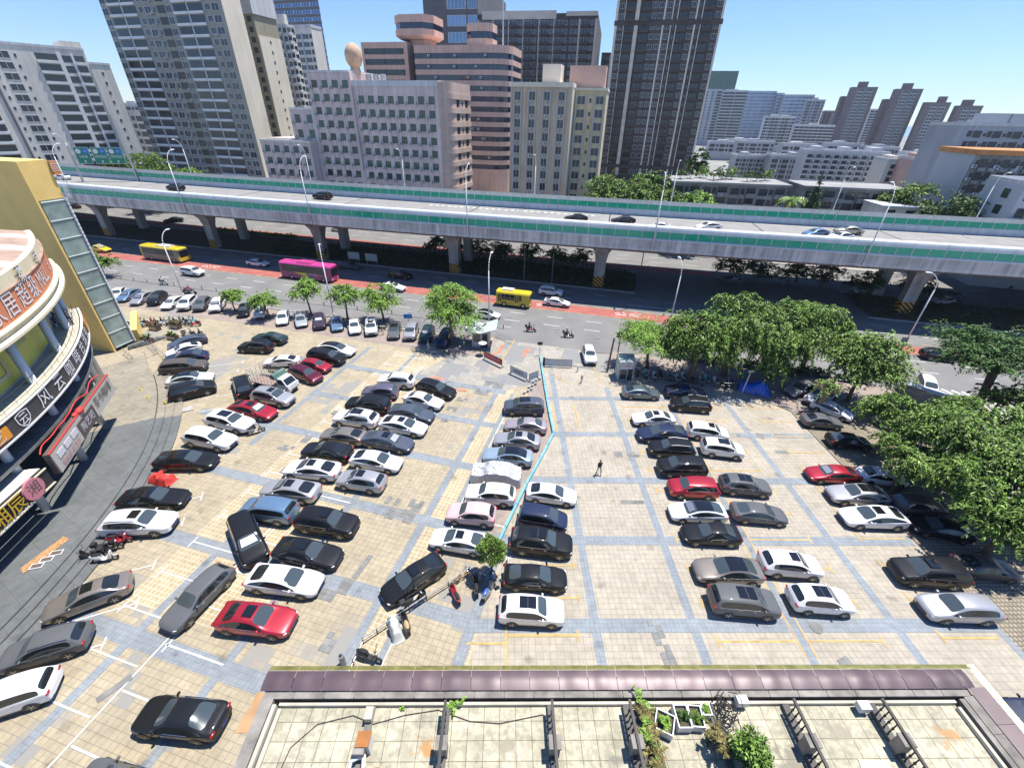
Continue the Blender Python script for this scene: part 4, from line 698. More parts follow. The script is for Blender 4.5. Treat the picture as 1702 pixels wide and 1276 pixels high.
g = MB(); ring(g, rect(39, 43.2, 7.45, 7.6), T0, T1 + 1.5); ring(g, rect(30, 43.2, 9.0, 9.16), T0, T1 + 1.5); g.each('terrace_floor', 'terr_tile', ml)
g = MB(); ring(g, rect(43.2, 43.4, 7.62, 9.1), T0, T1 + 1.5); g.build('sign_band', 'm_band', ml)
g = MB(); ring(g, rect(43.15, 43.5, 7.5, 7.62), T0, T1 + 1.5); ring(g, rect(43.3, 43.5, 9.1, 9.16), T0, T1 + 1.5); g.each('band_trim', 'frame_white', ml)
g = MB()
for k in range(31):
    th = T0 + k * 1.9; a = mp(43.0, th, 9.16); b = mp(43.0, th, 10.15); g.cyl(a, b, .015, .015, 4); 
ring(g, rect(42.98, 43.02, 10.12, 10.16), T0, T1); g.each('terrace_railing', 'plastic_dark', ml)
g = MB(); ring(g, rect(30, 41.2, 9.16, 13.4), T0, 46.5); g.build('upper_wall', 'm_wall', ml)
g = MB(); ring(g, rect(41.2, 41.3, 9.4, 13.2), T0, 37.5); g.build('billboard', 'm_green', ml)
g = MB(); ring(g, [(30, 13.3), (43.5, 13.3), (43.75, 13.4), (43.75, 13.6), (43.35, 13.7), (43.35, 14.05), (43.55, 14.1), (43.55, 14.2), (43.25, 14.3), (30, 14.3)], T0, 50.5); g.build('cornice', 'm_cream', ml, )
g = MB(); ring(g, rect(42, 43.2, 14.3, 16.38), T0, 50.4); g.build('orange_sign_band', 'm_orange', ml)
g = MB(); ring(g, rect(42, 43.3, 16.38, 16.46), T0, 50.4); g.build('band_shadow_gap', 'm_rust', ml)
g = MB(); ring(g, rect(42.6, 43.1, 16.46, 17.45), T0, 50.3); g.build('parapet', 'm_cream', ml)
g = MB(); nseg = 116
for i in range(nseg):
    a0 = T0 + (62.4) * i / nseg; a1 = T0 + 62.4 * (i + 1) / nseg; am = (a0 + a1) / 2
    g.add([mp(42.7, a0, 17.3), mp(42.7, am, 17.42), mp(42.7, a1, 17.3), mp(38.4, a1, 18.3), mp(38.4, am, 18.42), mp(38.4, a0, 18.3)], [(0, 1, 4, 5), (1, 2, 3, 4)], 0 if (i // 5) % 3 else 1)
g.build('roof_sheeting', ['m_rust', 'm_tin'], ml)
g = MB(); ring(g, [(38.0, 17.9), (38.5, 17.9), (38.5, 18.5), (38.35, 18.5), (38.3, 18.1), (38.15, 18.1), (38.1, 18.5), (38.0, 18.5)], T0, 46.2); g.build('gutter', 'white_metal', ml)
g = MB(); ring(g, rect(20, 36.6, 14.5, 14.7), T0, 47); g.build('inner_roof', 'roof_grey', ml); g = MB(); ring(g, rect(36.6, 36.9, 14.6, 17.9), T0, 46); g.build('inner_wall', 'm_wall', ml)
g = MB()
for k in range(20): th = T0 + 2 + k * 2.8; g.cyl(mp(36.8, th, 17.6), mp(33, th + 1, 15.2), .06, .06, 4); g.cyl(mp(36.9, th, 18.0), mp(38, th, 18.0), .07, .07, 4)
g.each('roof_strut', 'm_rust', ml)
for th in (-4.5, 4.0, 12.9, 21.5, 29.9, 38.0, 45.2):
    a = mp(42.3, th); g = MB(); g.cyl((*a, .5), (*a, 13.4), .31, .31, 16); g.build('column', 'white_metal', ml, smooth=True)
# terrace clutter at the far end: frames and an orange awning wrapping the band end
g = MB(); ring(g, rect(43.42, 43.5, 7.7, 9.0), 40.6, 46.5); g.build('orange_banner', 'm_orange2', ml)
g = MB()
for k in range(26):
    a = mp(random.uniform(41, 42.8), random.uniform(39, 46)); s_ = random.uniform(.15, .5); g.rbox(a[0], a[1], 9.17, s_, s_ * random.uniform(.3, 1), random.uniform(.1, .9), random.random() * 3, k % 3)
g.build('terrace_clutter', ['white_metal', 'w_salmon', 'plastic_dark'], ml, kind='stuff')
# signs on the mall
sg = thing('wall_sign', 'white raised lettering on the black band of the curved mall', 'sign')
for ch, th, w_ in (('风', 19.2, 1), ('云', 22.6, 1), ('咖', 26.0, 1), ('啡', 29.2, 1), ('台', 32.3, .95), ('球', 35.2, .95), ('会', 38.0, .95)): curved_text('letter', ch, 1.75, 'm_text', sg, 43.46, th, 8.36, 1.0 * w_, .85)
g = MB(); pts = [(-.62, .55), (0, .66), (.62, .55), (.62, -.1), (.38, -.5), (0, -.7), (-.38, -.5), (-.62, -.1)]
o_ = [mp(43.47, 15.3 + math.degrees(x * 1.15 / 43.5), 8.36 + y * .95) for x, y in pts]; i_ = [mp(43.47, 15.3 + math.degrees(x * 1.0 / 43.5), 8.36 + y * .82) for x, y in pts]
g.add(o_ + i_, [(k, (k + 1) % 8, 8 + (k + 1) % 8, 8 + k) for k in range(8)]); g.build('shield', 'm_text', sg); curved_text('shield_lettering', '云', 1.0, 'm_text', sg, 43.48, 15.3, 8.3)
sg = thing('wall_sign', 'small orange rounded sign left of the shield on the black band', 'sign')
g = MB(); q = [(a + dx * 1, b + dy) for a, b, dx, dy in [(-1.5, -.5, 0, .1), (-1.4, -.5, 0, 0), (1.4, -.5, 0, 0), (1.5, -.4, 0, 0), (1.5, .4, 0, 0), (1.4, .5, 0, 0), (-1.4, .5, 0, 0), (-1.5, .4, 0, 0)]]
g.add([mp(43.47, 11.2 + math.degrees(x / 43.5), 8.36 + y) for x, y in q], [tuple(range(8))]); g.build('board', 'm_orange2', sg); curved_text('lettering', '乐艺', 1.0, 'frame_white', sg, 43.5, 11.2, 8.34)
sg = thing('wall_sign', 'big pale lettering on the orange band under the mall parapet', 'sign')
for ch, th in (('家', 20.2), ('居', 23.1), ('超', 26.3), ('级', 29.3)): curved_text('letter', ch, 2.0, 'm_text', sg, 43.26, th, 15.35, 1.0, 1.0)
curved_text('letter', 'MALL', 1.7, 'm_text', sg, 43.26, 33.8, 15.35, .9, 1.15)
g = MB()
for x, y in ((0, .1), (.62, .35), (.35, -.5), (.97, -.25)):
    for (a, b, c, d_) in ((-.26, .26, .16, .24), (-.26, .26, -.24, -.16), (-.26, -.18, -.16, .16), (.18, .26, -.16, .16)):
        g.add([mp(43.27, 38.9 + math.degrees((x + p_) / 43.3), 15.35 + y + q_) for p_, q_ in ((a, c), (b, c), (b, d_), (a, d_))], [(0, 1, 2, 3)])
g.build('square_emblem', 'm_text', sg)
sg = thing('wall_sign', 'dark upright lettering standing on the cream mall parapet', 'sign')
mat('m_textdark', (.10, .10, .13), .5)
for ch, th in (('美', 20.8), ('茶', 27.6), ('市', 34.8)):
    curved_text('letter', ch, 1.5, 'm_text', sg, 43.45, th, 16.85, .8, .9); curved_text('letter_return', ch, 1.5, 'm_textdark', sg, 43.3, th + .12, 16.88, .8, .9)
sg = thing('wall_sign', 'faded pale square logo and lettering on the green billboard', 'sign')
g = MB()
for (a, b, c, d_) in ((-.8, .8, .55, .8), (-.8, .8, -.8, -.55), (-.8, -.55, -.55, .55), (.55, .8, -.55, .55)): g.add([mp(41.36, 20.3 + math.degrees(p_ / 41.3), 10.9 + q_) for p_, q_ in ((a, c), (b, c), (b, d_), (a, d_))], [(0, 1, 2, 3)])
g.build('logo', 'm_textdim', sg); curved_text('lettering', '新居首家', .95, 'm_textdim', sg, 41.36, 25.4, 11.6)
# slatted shop sign, red bordered, and the gold lettered sign
mat('slat', (.66, .62, .55), .6); mat('slat_back', (.12, .09, .075), .8); mat('shop_white', (.6, .58, .62), .5); mat('pinkred', (.55, .2, .24), .6)
def chord(th0, th1, r): a, b = Vector((*mp(r, th0), 0)), Vector((*mp(r, th1), 0)); return a, (b - a).length, math.atan2((b - a).y, (b - a).x)
a, L_c, an = chord(13.4, 30.6, 44.6)
t = thing('shop_sign', 'slatted shop sign with red border and draped red ribbon under the mall', 'sign', (a.x, a.y, 3.7), an)
MB().box(0, L_c, .1, .45, 0, 1.95).build('backing', 'slat_back', t); g = MB(); g.box(0, L_c, -.02, .1, 1.9, 2.0); g.build('frame', 'red_sign', t)
sl_ = MB().box(-.05, .05, 0, .098, 0, 1.9).mesh('slat', ['slat']); partset(t, 'slat', sl_, [TRS(.15 + i * .155, 0, 0) for i in range(int((L_c - .2) / .155))], 80)
X = Matrix.Rotation(math.pi / 2, 4, 'X')
MB().box(4.7, 8.2, -.06, -.01, .05, 1.5).build('name_board', 'w_brown', t); text_obj('lettering', '陶艺吧', .9, 'shop_white', t, Matrix.Translation((6.4, -.08, .8)) @ X); text_obj('lettering', '茶书咖啡', 1.15, 'slat_back', t, Matrix.Translation((10.6, -.06, 1.1)) @ X, .9)
for i in range(6): text_obj('lettering', '品', .55, 'pinkred', t, Matrix.Translation((.9 + i * .6, -.06, .45)) @ X); 
for i in range(3): MB().box(.7 + i * 1.3, 1.8 + i * 1.3, -.05, -.01, .95, 1.5).build('menu_board', 'shop_white', t)
t2 = thing('red_ribbon', 'red ribbon with a big bow draped along the top of the slatted shop sign', 'ribbon', (a.x, a.y, 5.75), an)
g = MB(); pts = []
for i in range(40):
    f_ = i / 39; pts.append((f_ * L_c, .5 + .35 * abs(math.sin(f_ * 9)), .05 + .12 * math.sin(f_ * 23)))
g.tube(pts, .05, 6); g.build('band', 'red_cloth', t2); g = MB(); g.ell((6.3, .05, .0), .55, .3, .28, 10, 6); g.ell((5.7, .2, .0), .4, .2, .15, 8, 5); g.build('bow', 'red_cloth', t2, smooth=True)
a, L_c, an = chord(2.0, 12.7, 44.3)
t = thing('shop_sign', 'dark shop sign with thick gold lettering and a round red logo', 'sign', (a.x, a.y, 3.4), an)
MB().box(0, L_c, .1, .4, 0, 1.35).build('board', 'plastic_dark', t); g = MB(); g.box(0, L_c, -.02, .1, -.1, -.02); g.box(0, L_c, .0, .1, 1.36, 1.45); g.build('trim', 'm_cream', t)
text_obj('lettering', '闽湘辰', 1.45, 'gold_letters', t, Matrix.Translation((L_c - 4.6, -.06, .75)) @ X, .95); text_obj('small_lettering', 'MIN XIANG YUAN', .42, 'frame_white', t, Matrix.Translation((L_c - 4.4, -.08, .06)) @ X, 1.3)
g = MB(); g.cyl((L_c - 1.7, -.12, .85), (L_c - 1.7, .05, .85), .85, .85, 28); g.build('round_logo', 'pinkred', t); text_obj('logo_lettering', '湘', 1.1, 'slat_back', t, Matrix.Translation((L_c - 1.7, -.135, .85)) @ X)
for i in range(3): MB().box(0, L_c, .45 + i * .9, .45 + i * .9 + .8, 1.35 - i * .05, 1.42 - i * .05).build('slatted_canopy', 'slat', t)
# paved terrace and curved steps
def arcsheet(name, r0, r1, t0, t1, z, m, z0=None):
    g = MB(); ring(g, rect(r0, r1, z0 if z0 is not None else z - .16, z), t0, t1, 36); o = g.build(name, m); o['kind'] = 'structure'
arcsheet('mall_terrace', 30, 47.0, -12, 28.2, .5, 'slab_grey', 0); arcsheet('mall_terrace', 30, 46.9, 28.2, 50, .5, 'slab_tan', 0)
for k, r_ in enumerate((47.0, 47.75, 48.5)):
    arcsheet('mall_steps', r_ - .02, r_ + .73, -12, 28.2, .37 - k * .12, 'slab_grey', 0); arcsheet('mall_steps', r_ - .02, r_ + .73, 28.2, 43, .37 - k * .12, 'slab_tan', 0)
# ramp strip between the grey and the tan terrace
g = MB(); g.add([mp(38, 28.9, .51), mp(38, 27.9, .51), mp(50.3, 29.0, .06), mp(50.3, 30.2, .06)], [(0, 1, 2, 3)]); struct('ramp', g, 'concrete')
mat('mat_orange', (.42, .23, .10), .9, .5, 8)
t = tag(MB().add([(-34.75, 19.9, .53), (-34.15, 19.5, .53), (-33.4, 22.5, .53), (-34.1, 22.7, .53)], [(0, 1, 2, 3)]).prism([(-34.75, 19.9), (-34.15, 19.5), (-33.4, 22.5), (-34.1, 22.7)], .505, .525).build('floor_mat', 'mat_orange'), 'worn orange patterned mat lying on the grey terrace', 'mat')
for k in range(3):
    x, y = -33.75 + k * .22, 20.1 + k * .55; t = thing('menu_board', 'white framed board lying on the orange mat, %s of three' % ('nearest', 'middle', 'farthest')[k], 'board', (x, y, .53), R(15), 'boards on the orange mat'); g = MB(); g.box(-.4, .4, -.24, .24, 0, .03); g.build('frame', 'frame_white', t); g = MB(); g.box(-.33, .33, -.17, .17, .031, .036); g.build('face', 'slat_back', t)
# ------------------------------------------------------------------ glass lift tower with orange cap
A2, B2 = Vector((-53.9, 53.9, 0)), Vector((-53.2, 56.8, 0)); C2 = A2 + Vector((-14, 3.2, 0)); D2 = B2 + Vector((-14, 3.2, 0))
mat('glass_tower', (.42, .52, .46), .15, alpha=.58, spec=.6, var=.25, scale=.8)
t = thing('lift_tower', 'tall glass lift tower with an orange cap at the end of the mall', 'tower')
def pr(pts, z0, z1, m, nm): MB().prism([tuple(p)[:2] for p in pts], z0, z1).build(nm, m, t)
pr([A2, B2, D2, C2], 19.5, 23.6, 'm_orangewall', 'orange_cap')
e1 = (B2 - A2).normalized(); e2 = (C2 - A2).normalized()
pr([A2 + e1 * -.02, A2 + e1 * .22, A2 + e1 * .22 + e2 * 13, A2 + e2 * 13], 0, 19.5, 'm_orangewall', 'orange_wall')
pr([A2 + e1 * .3 - e2 * .05, B2 - e1 * .1 - e2 * .05, B2 - e1 * .1, A2 + e1 * .3], .4, 19.45, 'glass_tower', 'glass_front')
pr([B2 - e1 * .1, B2 - e1 * .1 + e2 * 12, B2 + e2 * 12, B2], 0.3, 19.45, 'glass_tower', 'glass_side')
mat('t_inner', (.5, .52, .45), .8, .25, 1.0); pr([A2 + e1 * .25 + e2 * 1.6, B2 - e1 * .3 + e2 * 1.6, B2 - e1 * .3 + e2 * 4, A2 + e1 * .25 + e2 * 4], 0, 19.4, 't_inner', 'lift_shaft')
for k in range(9): pr([A2 + e1 * .3, B2 - e1 * .1, B2 - e1 * .1 + e2 * 1.6, A2 + e1 * .3 + e2 * 1.6], .5 + k * 2.1, .62 + k * 2.1, 't_inner', 'landing')
g = MB()
for k in range(10): a_, b_ = A2 + e1 * .3 - e2 * .1, B2 - e2 * .1; g.cyl((a_.x, a_.y, .6 + k * 2.08), (b_.x, b_.y, .6 + k * 2.08), .035, .035, 4)
g.each('transom', 'white_metal', t); g = MB(); c_ = B2 - e2 * .1
for k in range(40): g.rbox(c_.x, c_.y, .4 + k * .48, .22, .22, .4, 0)
g.each('corner_light', 'white_metal', t)
mat('tower_orange', (.66, .25, .07), .6); MB().prism([tuple(p)[:2] for p in (B2 - e2 * .3 - e1 * .0, B2 + e1 * .75 - e2 * .3, B2 + e1 * .75 + e2 * .1, B2 + e2 * .1)], 22.0, 23.4).build('emblem_box', 'tower_orange', t)
Mf = Matrix.Translation(tuple(B2 + e1 * .36 - e2 * .33 + Vector((0, 0, 22.7)))) @ Matrix.Rotation(math.atan2(e1.y, e1.x), 4, 'Z') @ X
text_obj('emblem', '回', .95, 'frame_white', t, Mf)
for k, ch in enumerate('家居商场'): text_obj('lettering', ch, .62, 'frame_white', t, Matrix.Translation(tuple(B2 + e1 * .3 - e2 * .35 + Vector((0, 0, 21.4 - k * .58)))) @ Matrix.Rotation(math.atan2(e1.y, e1.x), 4, 'Z') @ X)
# side wall and steps beside the tower
t = tag(MB().prism([(-53.4, 57.0), (-52.6, 57.3), (-57.5, 64.2), (-58.2, 63.9)], 0, 1.9).build('boundary_wall', 'm_orangewall'), 'short ochre wall beside the glass lift tower', 'wall')
g = MB(); [g.prism([(-52.9 + k * .45, 55.0 + k * .5), (-52.4 + k * .45, 54.6 + k * .5), (-50.8 + k * .45, 57.4 + k * .5), (-51.4 + k * .45, 57.9 + k * .5)], 0, .5 - k * .12) for k in range(3)]; struct('side_steps', g, 'slab_grey')
# ------------------------------------------------------------------ cars
def car_stations(kind):
    # x, half width, bottom, shoulder height, top height, top half width ; flags g=windscreen ends, r=roof, w=rear glass
    if kind == 'sedan':
        return [(2.37, .58, .30, .55, .60, .38), (2.28, .76, .22, .63, .69, .55), (2.0, .87, .2, .71, .79, .66), (1.45, .905, .2, .80, .89, .70), (.98, .91, .2, .88, .97, .68), (.25, .91, .2, .90, 1.38, .60), (-.35, .91, .2, .91, 1.46, .615), (-1.0, .91, .2, .92, 1.41, .59), (-1.78, .90, .2, .95, 1.05, .64), (-2.05, .87, .2, .93, 1.01, .66), (-2.28, .78, .26, .86, .95, .58), (-2.37, .62, .34, .68, .74, .42)], 4, 5, 7, 8
    if kind == 'fastback':
        return [(2.4, .55, .3, .5, .54, .36), (2.3, .76, .22, .6, .66, .56), (2.0, .88, .2, .68, .77, .68), (1.5, .91, .2, .77, .87, .72), (1.15, .915, .2, .85, .95, .70), (.32, .915, .2, .88, 1.35, .61), (-.35, .915, .2, .9, 1.44, .625), (-1.1, .915, .2, .93, 1.36, .59), (-1.98, .90, .2, .98, 1.09, .63), (-2.2, .86, .22, .97, 1.04, .64), (-2.34, .8, .28, .86, .93, .6), (-2.4, .62, .36, .66, .72, .45)], 4, 5, 7, 8
    if kind == 'crossover':
        return [(2.2, .66, .36, .7, .76, .5), (2.13, .82, .28, .84, .92, .66), (1.95, .9, .26, .93, 1.02, .76), (1.55, .92, .26, 1.0, 1.1, .77), (1.2, .92, .26, 1.05, 1.16, .74), (.6, .92, .26, 1.06, 1.6, .65), (-.3, .92, .26, 1.08, 1.69, .67), (-1.2, .92, .26, 1.1, 1.68, .66), (-1.9, .91, .26, 1.12, 1.58, .63), (-2.12, .89, .28, 1.12, 1.2, .7), (-2.2, .84, .32, .95, 1.02, .64), (-2.24, .7, .42, .72, .78, .52)], 4, 5, 8, 9
    if kind == 'suv':
        return [(2.30, .62, .34, .66, .72, .42), (2.22, .80, .26, .78, .85, .6), (1.95, .91, .25, .88, .97, .72), (1.45, .93, .25, .96, 1.05, .74), (1.05, .935, .25, 1.02, 1.12, .72), (.42, .935, .25, 1.03, 1.57, .63), (-.3, .935, .25, 1.04, 1.66, .65), (-1.15, .935, .25, 1.05, 1.64, .64), (-1.75, .92, .25, 1.07, 1.56, .61), (-2.12, .89, .26, 1.08, 1.16, .68), (-2.26, .83, .3, .92, .98, .62), (-2.32, .66, .4, .7, .76, .5)], 4, 5, 8, 9
    if kind == 'wagon':
        return [(2.37, .58, .30, .55, .60, .38), (2.28, .76, .22, .65, .72, .55), (2.0, .88, .2, .75, .84, .66), (1.45, .91, .2, .84, .93, .70), (1.0, .91, .2, .91, 1.0, .68), (.3, .91, .2, .93, 1.43, .61), (-.35, .91, .2, .94, 1.5, .62), (-1.25, .91, .2, .95, 1.48, .61), (-1.85, .90, .2, .97, 1.40, .55), (-2.2, .87, .22, .97, 1.05, .66), (-2.33, .80, .28, .86, .92, .6), (-2.38, .62, .34, .68, .74, .48)], 4, 5, 8, 9
    if kind == 'hatch':
        return [(2.12, .60, .30, .58, .63, .38), (2.04, .76, .22, .67, .74, .55), (1.8, .85, .2, .77, .86, .66), (1.4, .88, .2, .86, .95, .68), (1.05, .88, .2, .92, 1.02, .66), (.35, .88, .2, .94, 1.45, .56), (-.3, .88, .2, .95, 1.52, .565), (-1.0, .88, .2, .96, 1.49, .555), (-1.6, .87, .2, .98, 1.40, .53), (-1.95, .85, .22, .98, 1.06, .64), (-2.08, .78, .28, .86, .92, .58), (-2.14, .62, .34, .66, .72, .46)], 4, 5, 8, 9
    if kind == 'mpv':
        return [(2.25, .62, .30, .62, .68, .42), (2.17, .80, .24, .74, .82, .6), (1.98, .89, .22, .84, .94, .72), (1.65, .92, .22, .94, 1.05, .74), (1.35, .92, .22, 1.0, 1.14, .72), (.55, .92, .22, 1.02, 1.62, .64), (-.3, .92, .22, 1.02, 1.72, .655), (-1.2, .92, .22, 1.03, 1.72, .65), (-1.95, .91, .22, 1.05, 1.66, .63), (-2.17, .90, .23, 1.05, 1.13, .7), (-2.26, .84, .28, .9, .96, .66), (-2.3, .7, .36, .7, .76, .55)], 4, 5, 8, 9
CM = {}
def split_mesh(me, names):
    out = {}
    for i, nm in enumerate(names):
        fs = [tuple(p.vertices) for p in me.polygons if p.material_index == i]
        if not fs: continue
        used = sorted({v for f in fs for v in f}); ix = {v: k for k, v in enumerate(used)}
        m2 = bpy.data.meshes.new(nm); m2.from_pydata([me.vertices[v].co[:] for v in used], [], [tuple(ix[v] for v in f) for f in fs])
        m2.polygons.foreach_set('use_smooth', [True] * len(fs)); m2.update(); out[nm] = m2
    return out
def car_mesh(kind, pano):
    key = (kind, pano)
    if key in CM: return CM[key]
    st, cw, wt, re_, rb = car_stations(kind); vs = []; NP = 19
    for i, (x, w_, zb, zs, zr, wr) in enumerate(st):
        cab = cw < i < rb
        zm = zb + (zs - zb) * .55
        if cab: h = [(0, zb), (w_ * .8, zb), (w_ * .96, zb + .1), (w_, zm), (w_ * .975, zs - .05), (w_ * .93, zs), (wr + .055, zr - .12), (wr - .02, zr - .045), (wr * .55, zr - .008), (0, zr)]
        else: h = [(0, zb), (w_ * .8, zb), (w_ * .96, zb + .1), (w_, zm), (w_ * .97, zs - .03), (w_ * .93, zs + .01), (w_ * .86, (zs + zr) / 2 + .01), (wr, zr - .02), (wr * .5, zr - .003), (0, zr)]
        # cowl and rear-deck stations pinch the glass corners
        vs += [(x, -y, z) for y, z in h] + [(x, y, z) for y, z in h[-2:0:-1]]
    NPt = 18; fs = []; mi = []
    for i in range(len(st) - 1):
        for j in range(NPt):
            k = (j + 1) % NPt; fs.append((i * NPt + j, i * NPt + k, (i + 1) * NPt + k, (i + 1) * NPt + j)); jj = min(j, NPt - 1 - j); m_ = 0
            if cw <= i < wt and jj in (7, 8): m_ = 1
            elif re_ <= i < rb and jj in (7, 8): m_ = 2
            elif cw <= i < rb - (0 if kind in ('sedan', 'fastback') else 1) and jj == 5: m_ = 3
            elif pano and wt <= i < re_ and jj in (7, 8): m_ = 4
            elif jj <= 1: m_ = 5
            mi.append(m_)
    n_ = len(st) - 1
    for c, rev in ((0, False), (n_, True)):
        for j in range(1, 9):
            q = (c * NPt + j, c * NPt + j + 1, c * NPt + (NPt - j - 1) % NPt, c * NPt + (NPt - j) % NPt)
            if j == 8: q = (c * NPt + 8, c * NPt + 9, c * NPt + 10)
            fs.append(q if not rev else q[::-1]); mi.append(0)
        fs.append((c * NPt, c * NPt + 1, c * NPt + 17) if not rev else (c * NPt + 17, c * NPt + 1, c * NPt)); mi.append(0)
    me = bpy.data.meshes.new('c'); me.from_pydata(vs, [], fs)
    for nme in range(7): me.materials.append(bpy.data.materials.new('x'))
    me.polygons.foreach_set('material_index', mi); me.update()
    bm = bmesh.new(); bm.from_mesh(me); bmesh.ops.recalc_face_normals(bm, faces=bm.faces)
    cl = bm.edges.layers.float.new('crease_edge')
    for e in bm.edges:
        ms = {f.material_index for f in e.link_faces}
        if len(ms) > 1: e[cl] = .75
        js = sorted(v.index % NPt for v in e.verts)
        if js in ([4, 4], [14, 14], [5, 5], [13, 13]): e[cl] = max(e[cl], .35)
    bm.to_mesh(me); bm.free()
    o = bpy.data.objects.new('c', me); COL.objects.link(o); md = o.modifiers.new('s', 'SUBSURF'); md.levels = 2; md.render_levels = 2; bpy.context.view_layer.update()
    ev = bpy.data.meshes.new_from_object(o.evaluated_get(bpy.context.evaluated_depsgraph_get())); bpy.data.objects.remove(o)
    for p in ev.polygons:
        if p.material_index == 3 and p.center.y > 0: p.material_index = 6
    parts = split_mesh(ev, ['body', 'windscreen', 'rear_window', 'side_window', 'glass_roof', 'underbody', 'side_window_'])
    # extras shared by the kind
    L2 = st[0][0]; Wd = max(s_[1] for s_ in st); zs0 = st[1][3]; tall = kind in ('suv', 'mpv', 'crossover'); ex = {}
    wx = (L2 - .92, -(L2 - .98)); rr_ = .345 if tall else .325
    ty = MB(); ty.cyl((0, -.11, 0), (0, .11, 0), rr_, rr_, 24); tm = ty.mesh('wheel', ['rubber'], False)
    rm_ = MB(); rm_.cyl((0, -.118, 0), (0, .118, 0), rr_ * .66, rr_ * .66, 20, 1)
    for s_ in (-1, 1):
        for k in range(5):
            a = 2 * math.pi * k / 5; rm_.add([(math.cos(a + da) * rr_ * q_, s_ * .124, math.sin(a + da) * rr_ * q_) for da, q_ in ((-.35, .16), (-.14, .66), (.14, .66), (.35, .16))], [(0, 1, 2, 3) if s_ < 0 else (3, 2, 1, 0)], 0)
        rm_.cyl((0, s_ * .119, 0), (0, s_ * .125, 0), rr_ * .18, rr_ * .18, 8, 0)
    ex['wheel'] = (tm, rm_.mesh('rim', ['rim', 'plastic_dark']), [(x, y, rr_) for x in wx for y in (-Wd + .11, Wd - .11)])
    am = MB()
    for x in wx:
        for s_ in (-1, 1):
            ro, n2 = rr_ * 1.19, 18; y0, y1 = s_ * (Wd - .06), s_ * (Wd + .004); pts = [(x + ro * math.cos(R(a)), max(.18, rr_ + ro * math.sin(R(a)))) for a in range(-20, 201, 13)]
            am.add([(p_, y1, z_) for p_, z_ in pts] + [(x, y1, .2)], [tuple(range(len(pts))) + (len(pts),)] if s_ < 0 else [(len(pts),) + tuple(range(len(pts) - 1, -1, -1))])
    ex['wheel_arch'] = [q.mesh('wheel_arch', ['plastic_dark']) for q in am.pieces()]
    hl = []; 
    for s_ in (-1, 1): m_ = MB(); m_.ell((L2 - .24, s_ * (st[1][1] - .13), zs0 - .02), .20, .16, .062, 10, 6); hl.append(m_.mesh('headlight', ['lamp_clear'], True))
    ex['headlight'] = hl; tl = []; rx = -st[-2][0]
    for s_ in (-1, 1): m_ = MB(); m_.ell((-rx + .03, s_ * (st[-2][1] - .13), st[-2][3] - (.02 if not tall else .0)), .09, .19, .075, 10, 6); tl.append(m_.mesh('taillight', ['lamp_red'], True))
    ex['taillight'] = tl
    gm = MB(); gm.box(L2 - .12, L2 + .012, -.42, .42, st[0][2] + .1, st[0][3] - .05); gm.box(L2 - .14, L2 - .0, -.62, .62, st[0][2] - .02, st[0][2] + .08); ex['grille'] = gm.mesh('grille', ['plastic_dark'])
    pm_ = MB(); pm_.box(L2 + .0, L2 + .025, -.2, .2, st[0][2] + .1, st[0][2] + .2); pm_.box(-L2 - .022, -L2 + .01, -.2, .2, st[-1][2] + .1, st[-1][2] + .2); ex['plate'] = pm_
    mr_ = []; mx_ = st[cw][0] - .28
    for s_ in (-1, 1): m_ = MB(); m_.ell((mx_, s_ * (Wd + .005), st[cw][3] + .10), .085, .12, .07, 8, 6); m_.box(mx_ - .03, mx_ + .03, min(s_ * (Wd - .18), s_ * Wd), max(s_ * (Wd - .18), s_ * Wd), st[cw][3] + .03, st[cw][3] + .07); mr_.append(m_)
    ex['mirror'] = mr_
    zt = max(s_[4] for s_ in st); x0 = st[wt][0] - .12
    sm_ = MB(); sm_.box(x0 - .62, x0, -.37, .37, zt - .035, zt + .006); ex['sunroof'] = sm_.mesh('sunroof', ['pano'])
    sm_ = MB(); sm_.box(x0 - 1.15, x0, -.42, .42, zt - .035, zt + .008); sm_.box(x0 - .6, x0 - .56, -.42, .42, zt + .008, zt + .011, 1); ex['sunroof2'] = sm_.mesh('sunroof', ['pano', 'plastic_dark'])
    rl = MB(); 
    for s_ in (-1, 1): rl.tube([(st[wt][0] - .1, s_ * (st[wt][5] - .0), st[wt][4] + .0), (st[wt + 1][0], s_ * (st[wt + 1][5] - .0), st[wt + 1][4] + .01), (st[re_][0] + .1, s_ * (st[re_][5]), st[re_][4] + .01)], .022, 5)
    h_ = len(rl.v) // 2; ex['rails'] = []
    for s_ in (-1, 1): q = MB(); q.tube([(st[wt][0] - .1, s_ * st[wt][5], st[wt][4]), (st[wt + 1][0], s_ * st[wt + 1][5], st[wt + 1][4] + .01), (st[re_][0] + .1, s_ * st[re_][5], st[re_][4] + .01)], .022, 5); ex['rails'].append(q.mesh('roof_rail', ['chrome']))
    hs = MB()
    for s_ in (-1, 1):
        for x in (.32, -.62): hs.box(x - .09, x + .09, s_ * Wd * .985 - .012, s_ * Wd * .985 + .012, st[5][3] - .13, st[5][3] - .10)
        hs.box(st[cw + 1][0] + .05, st[re_][0], s_ * Wd * .945 - .01, s_ * Wd * .945 + .01, st[5][3] - .005, st[5][3] + .018)
    ps_ = hs.pieces(); ex['handles'] = [(('window_trim' if max(v[0] for v in q.v) - min(v[0] for v in q.v) > .5 else 'door_handle'), q) for q in ps_]; ex['handles'] = [(n_2, q.mesh(n_2, ['chrome'])) for n_2, q in ex['handles']]
    sk = MB()
    for s_ in (-1, 1): sk.box(-L2 + 1.35, L2 - 1.3, s_ * Wd * .97 - .03, s_ * Wd * .97 + .012, st[5][2] + .0, st[5][2] + .13)
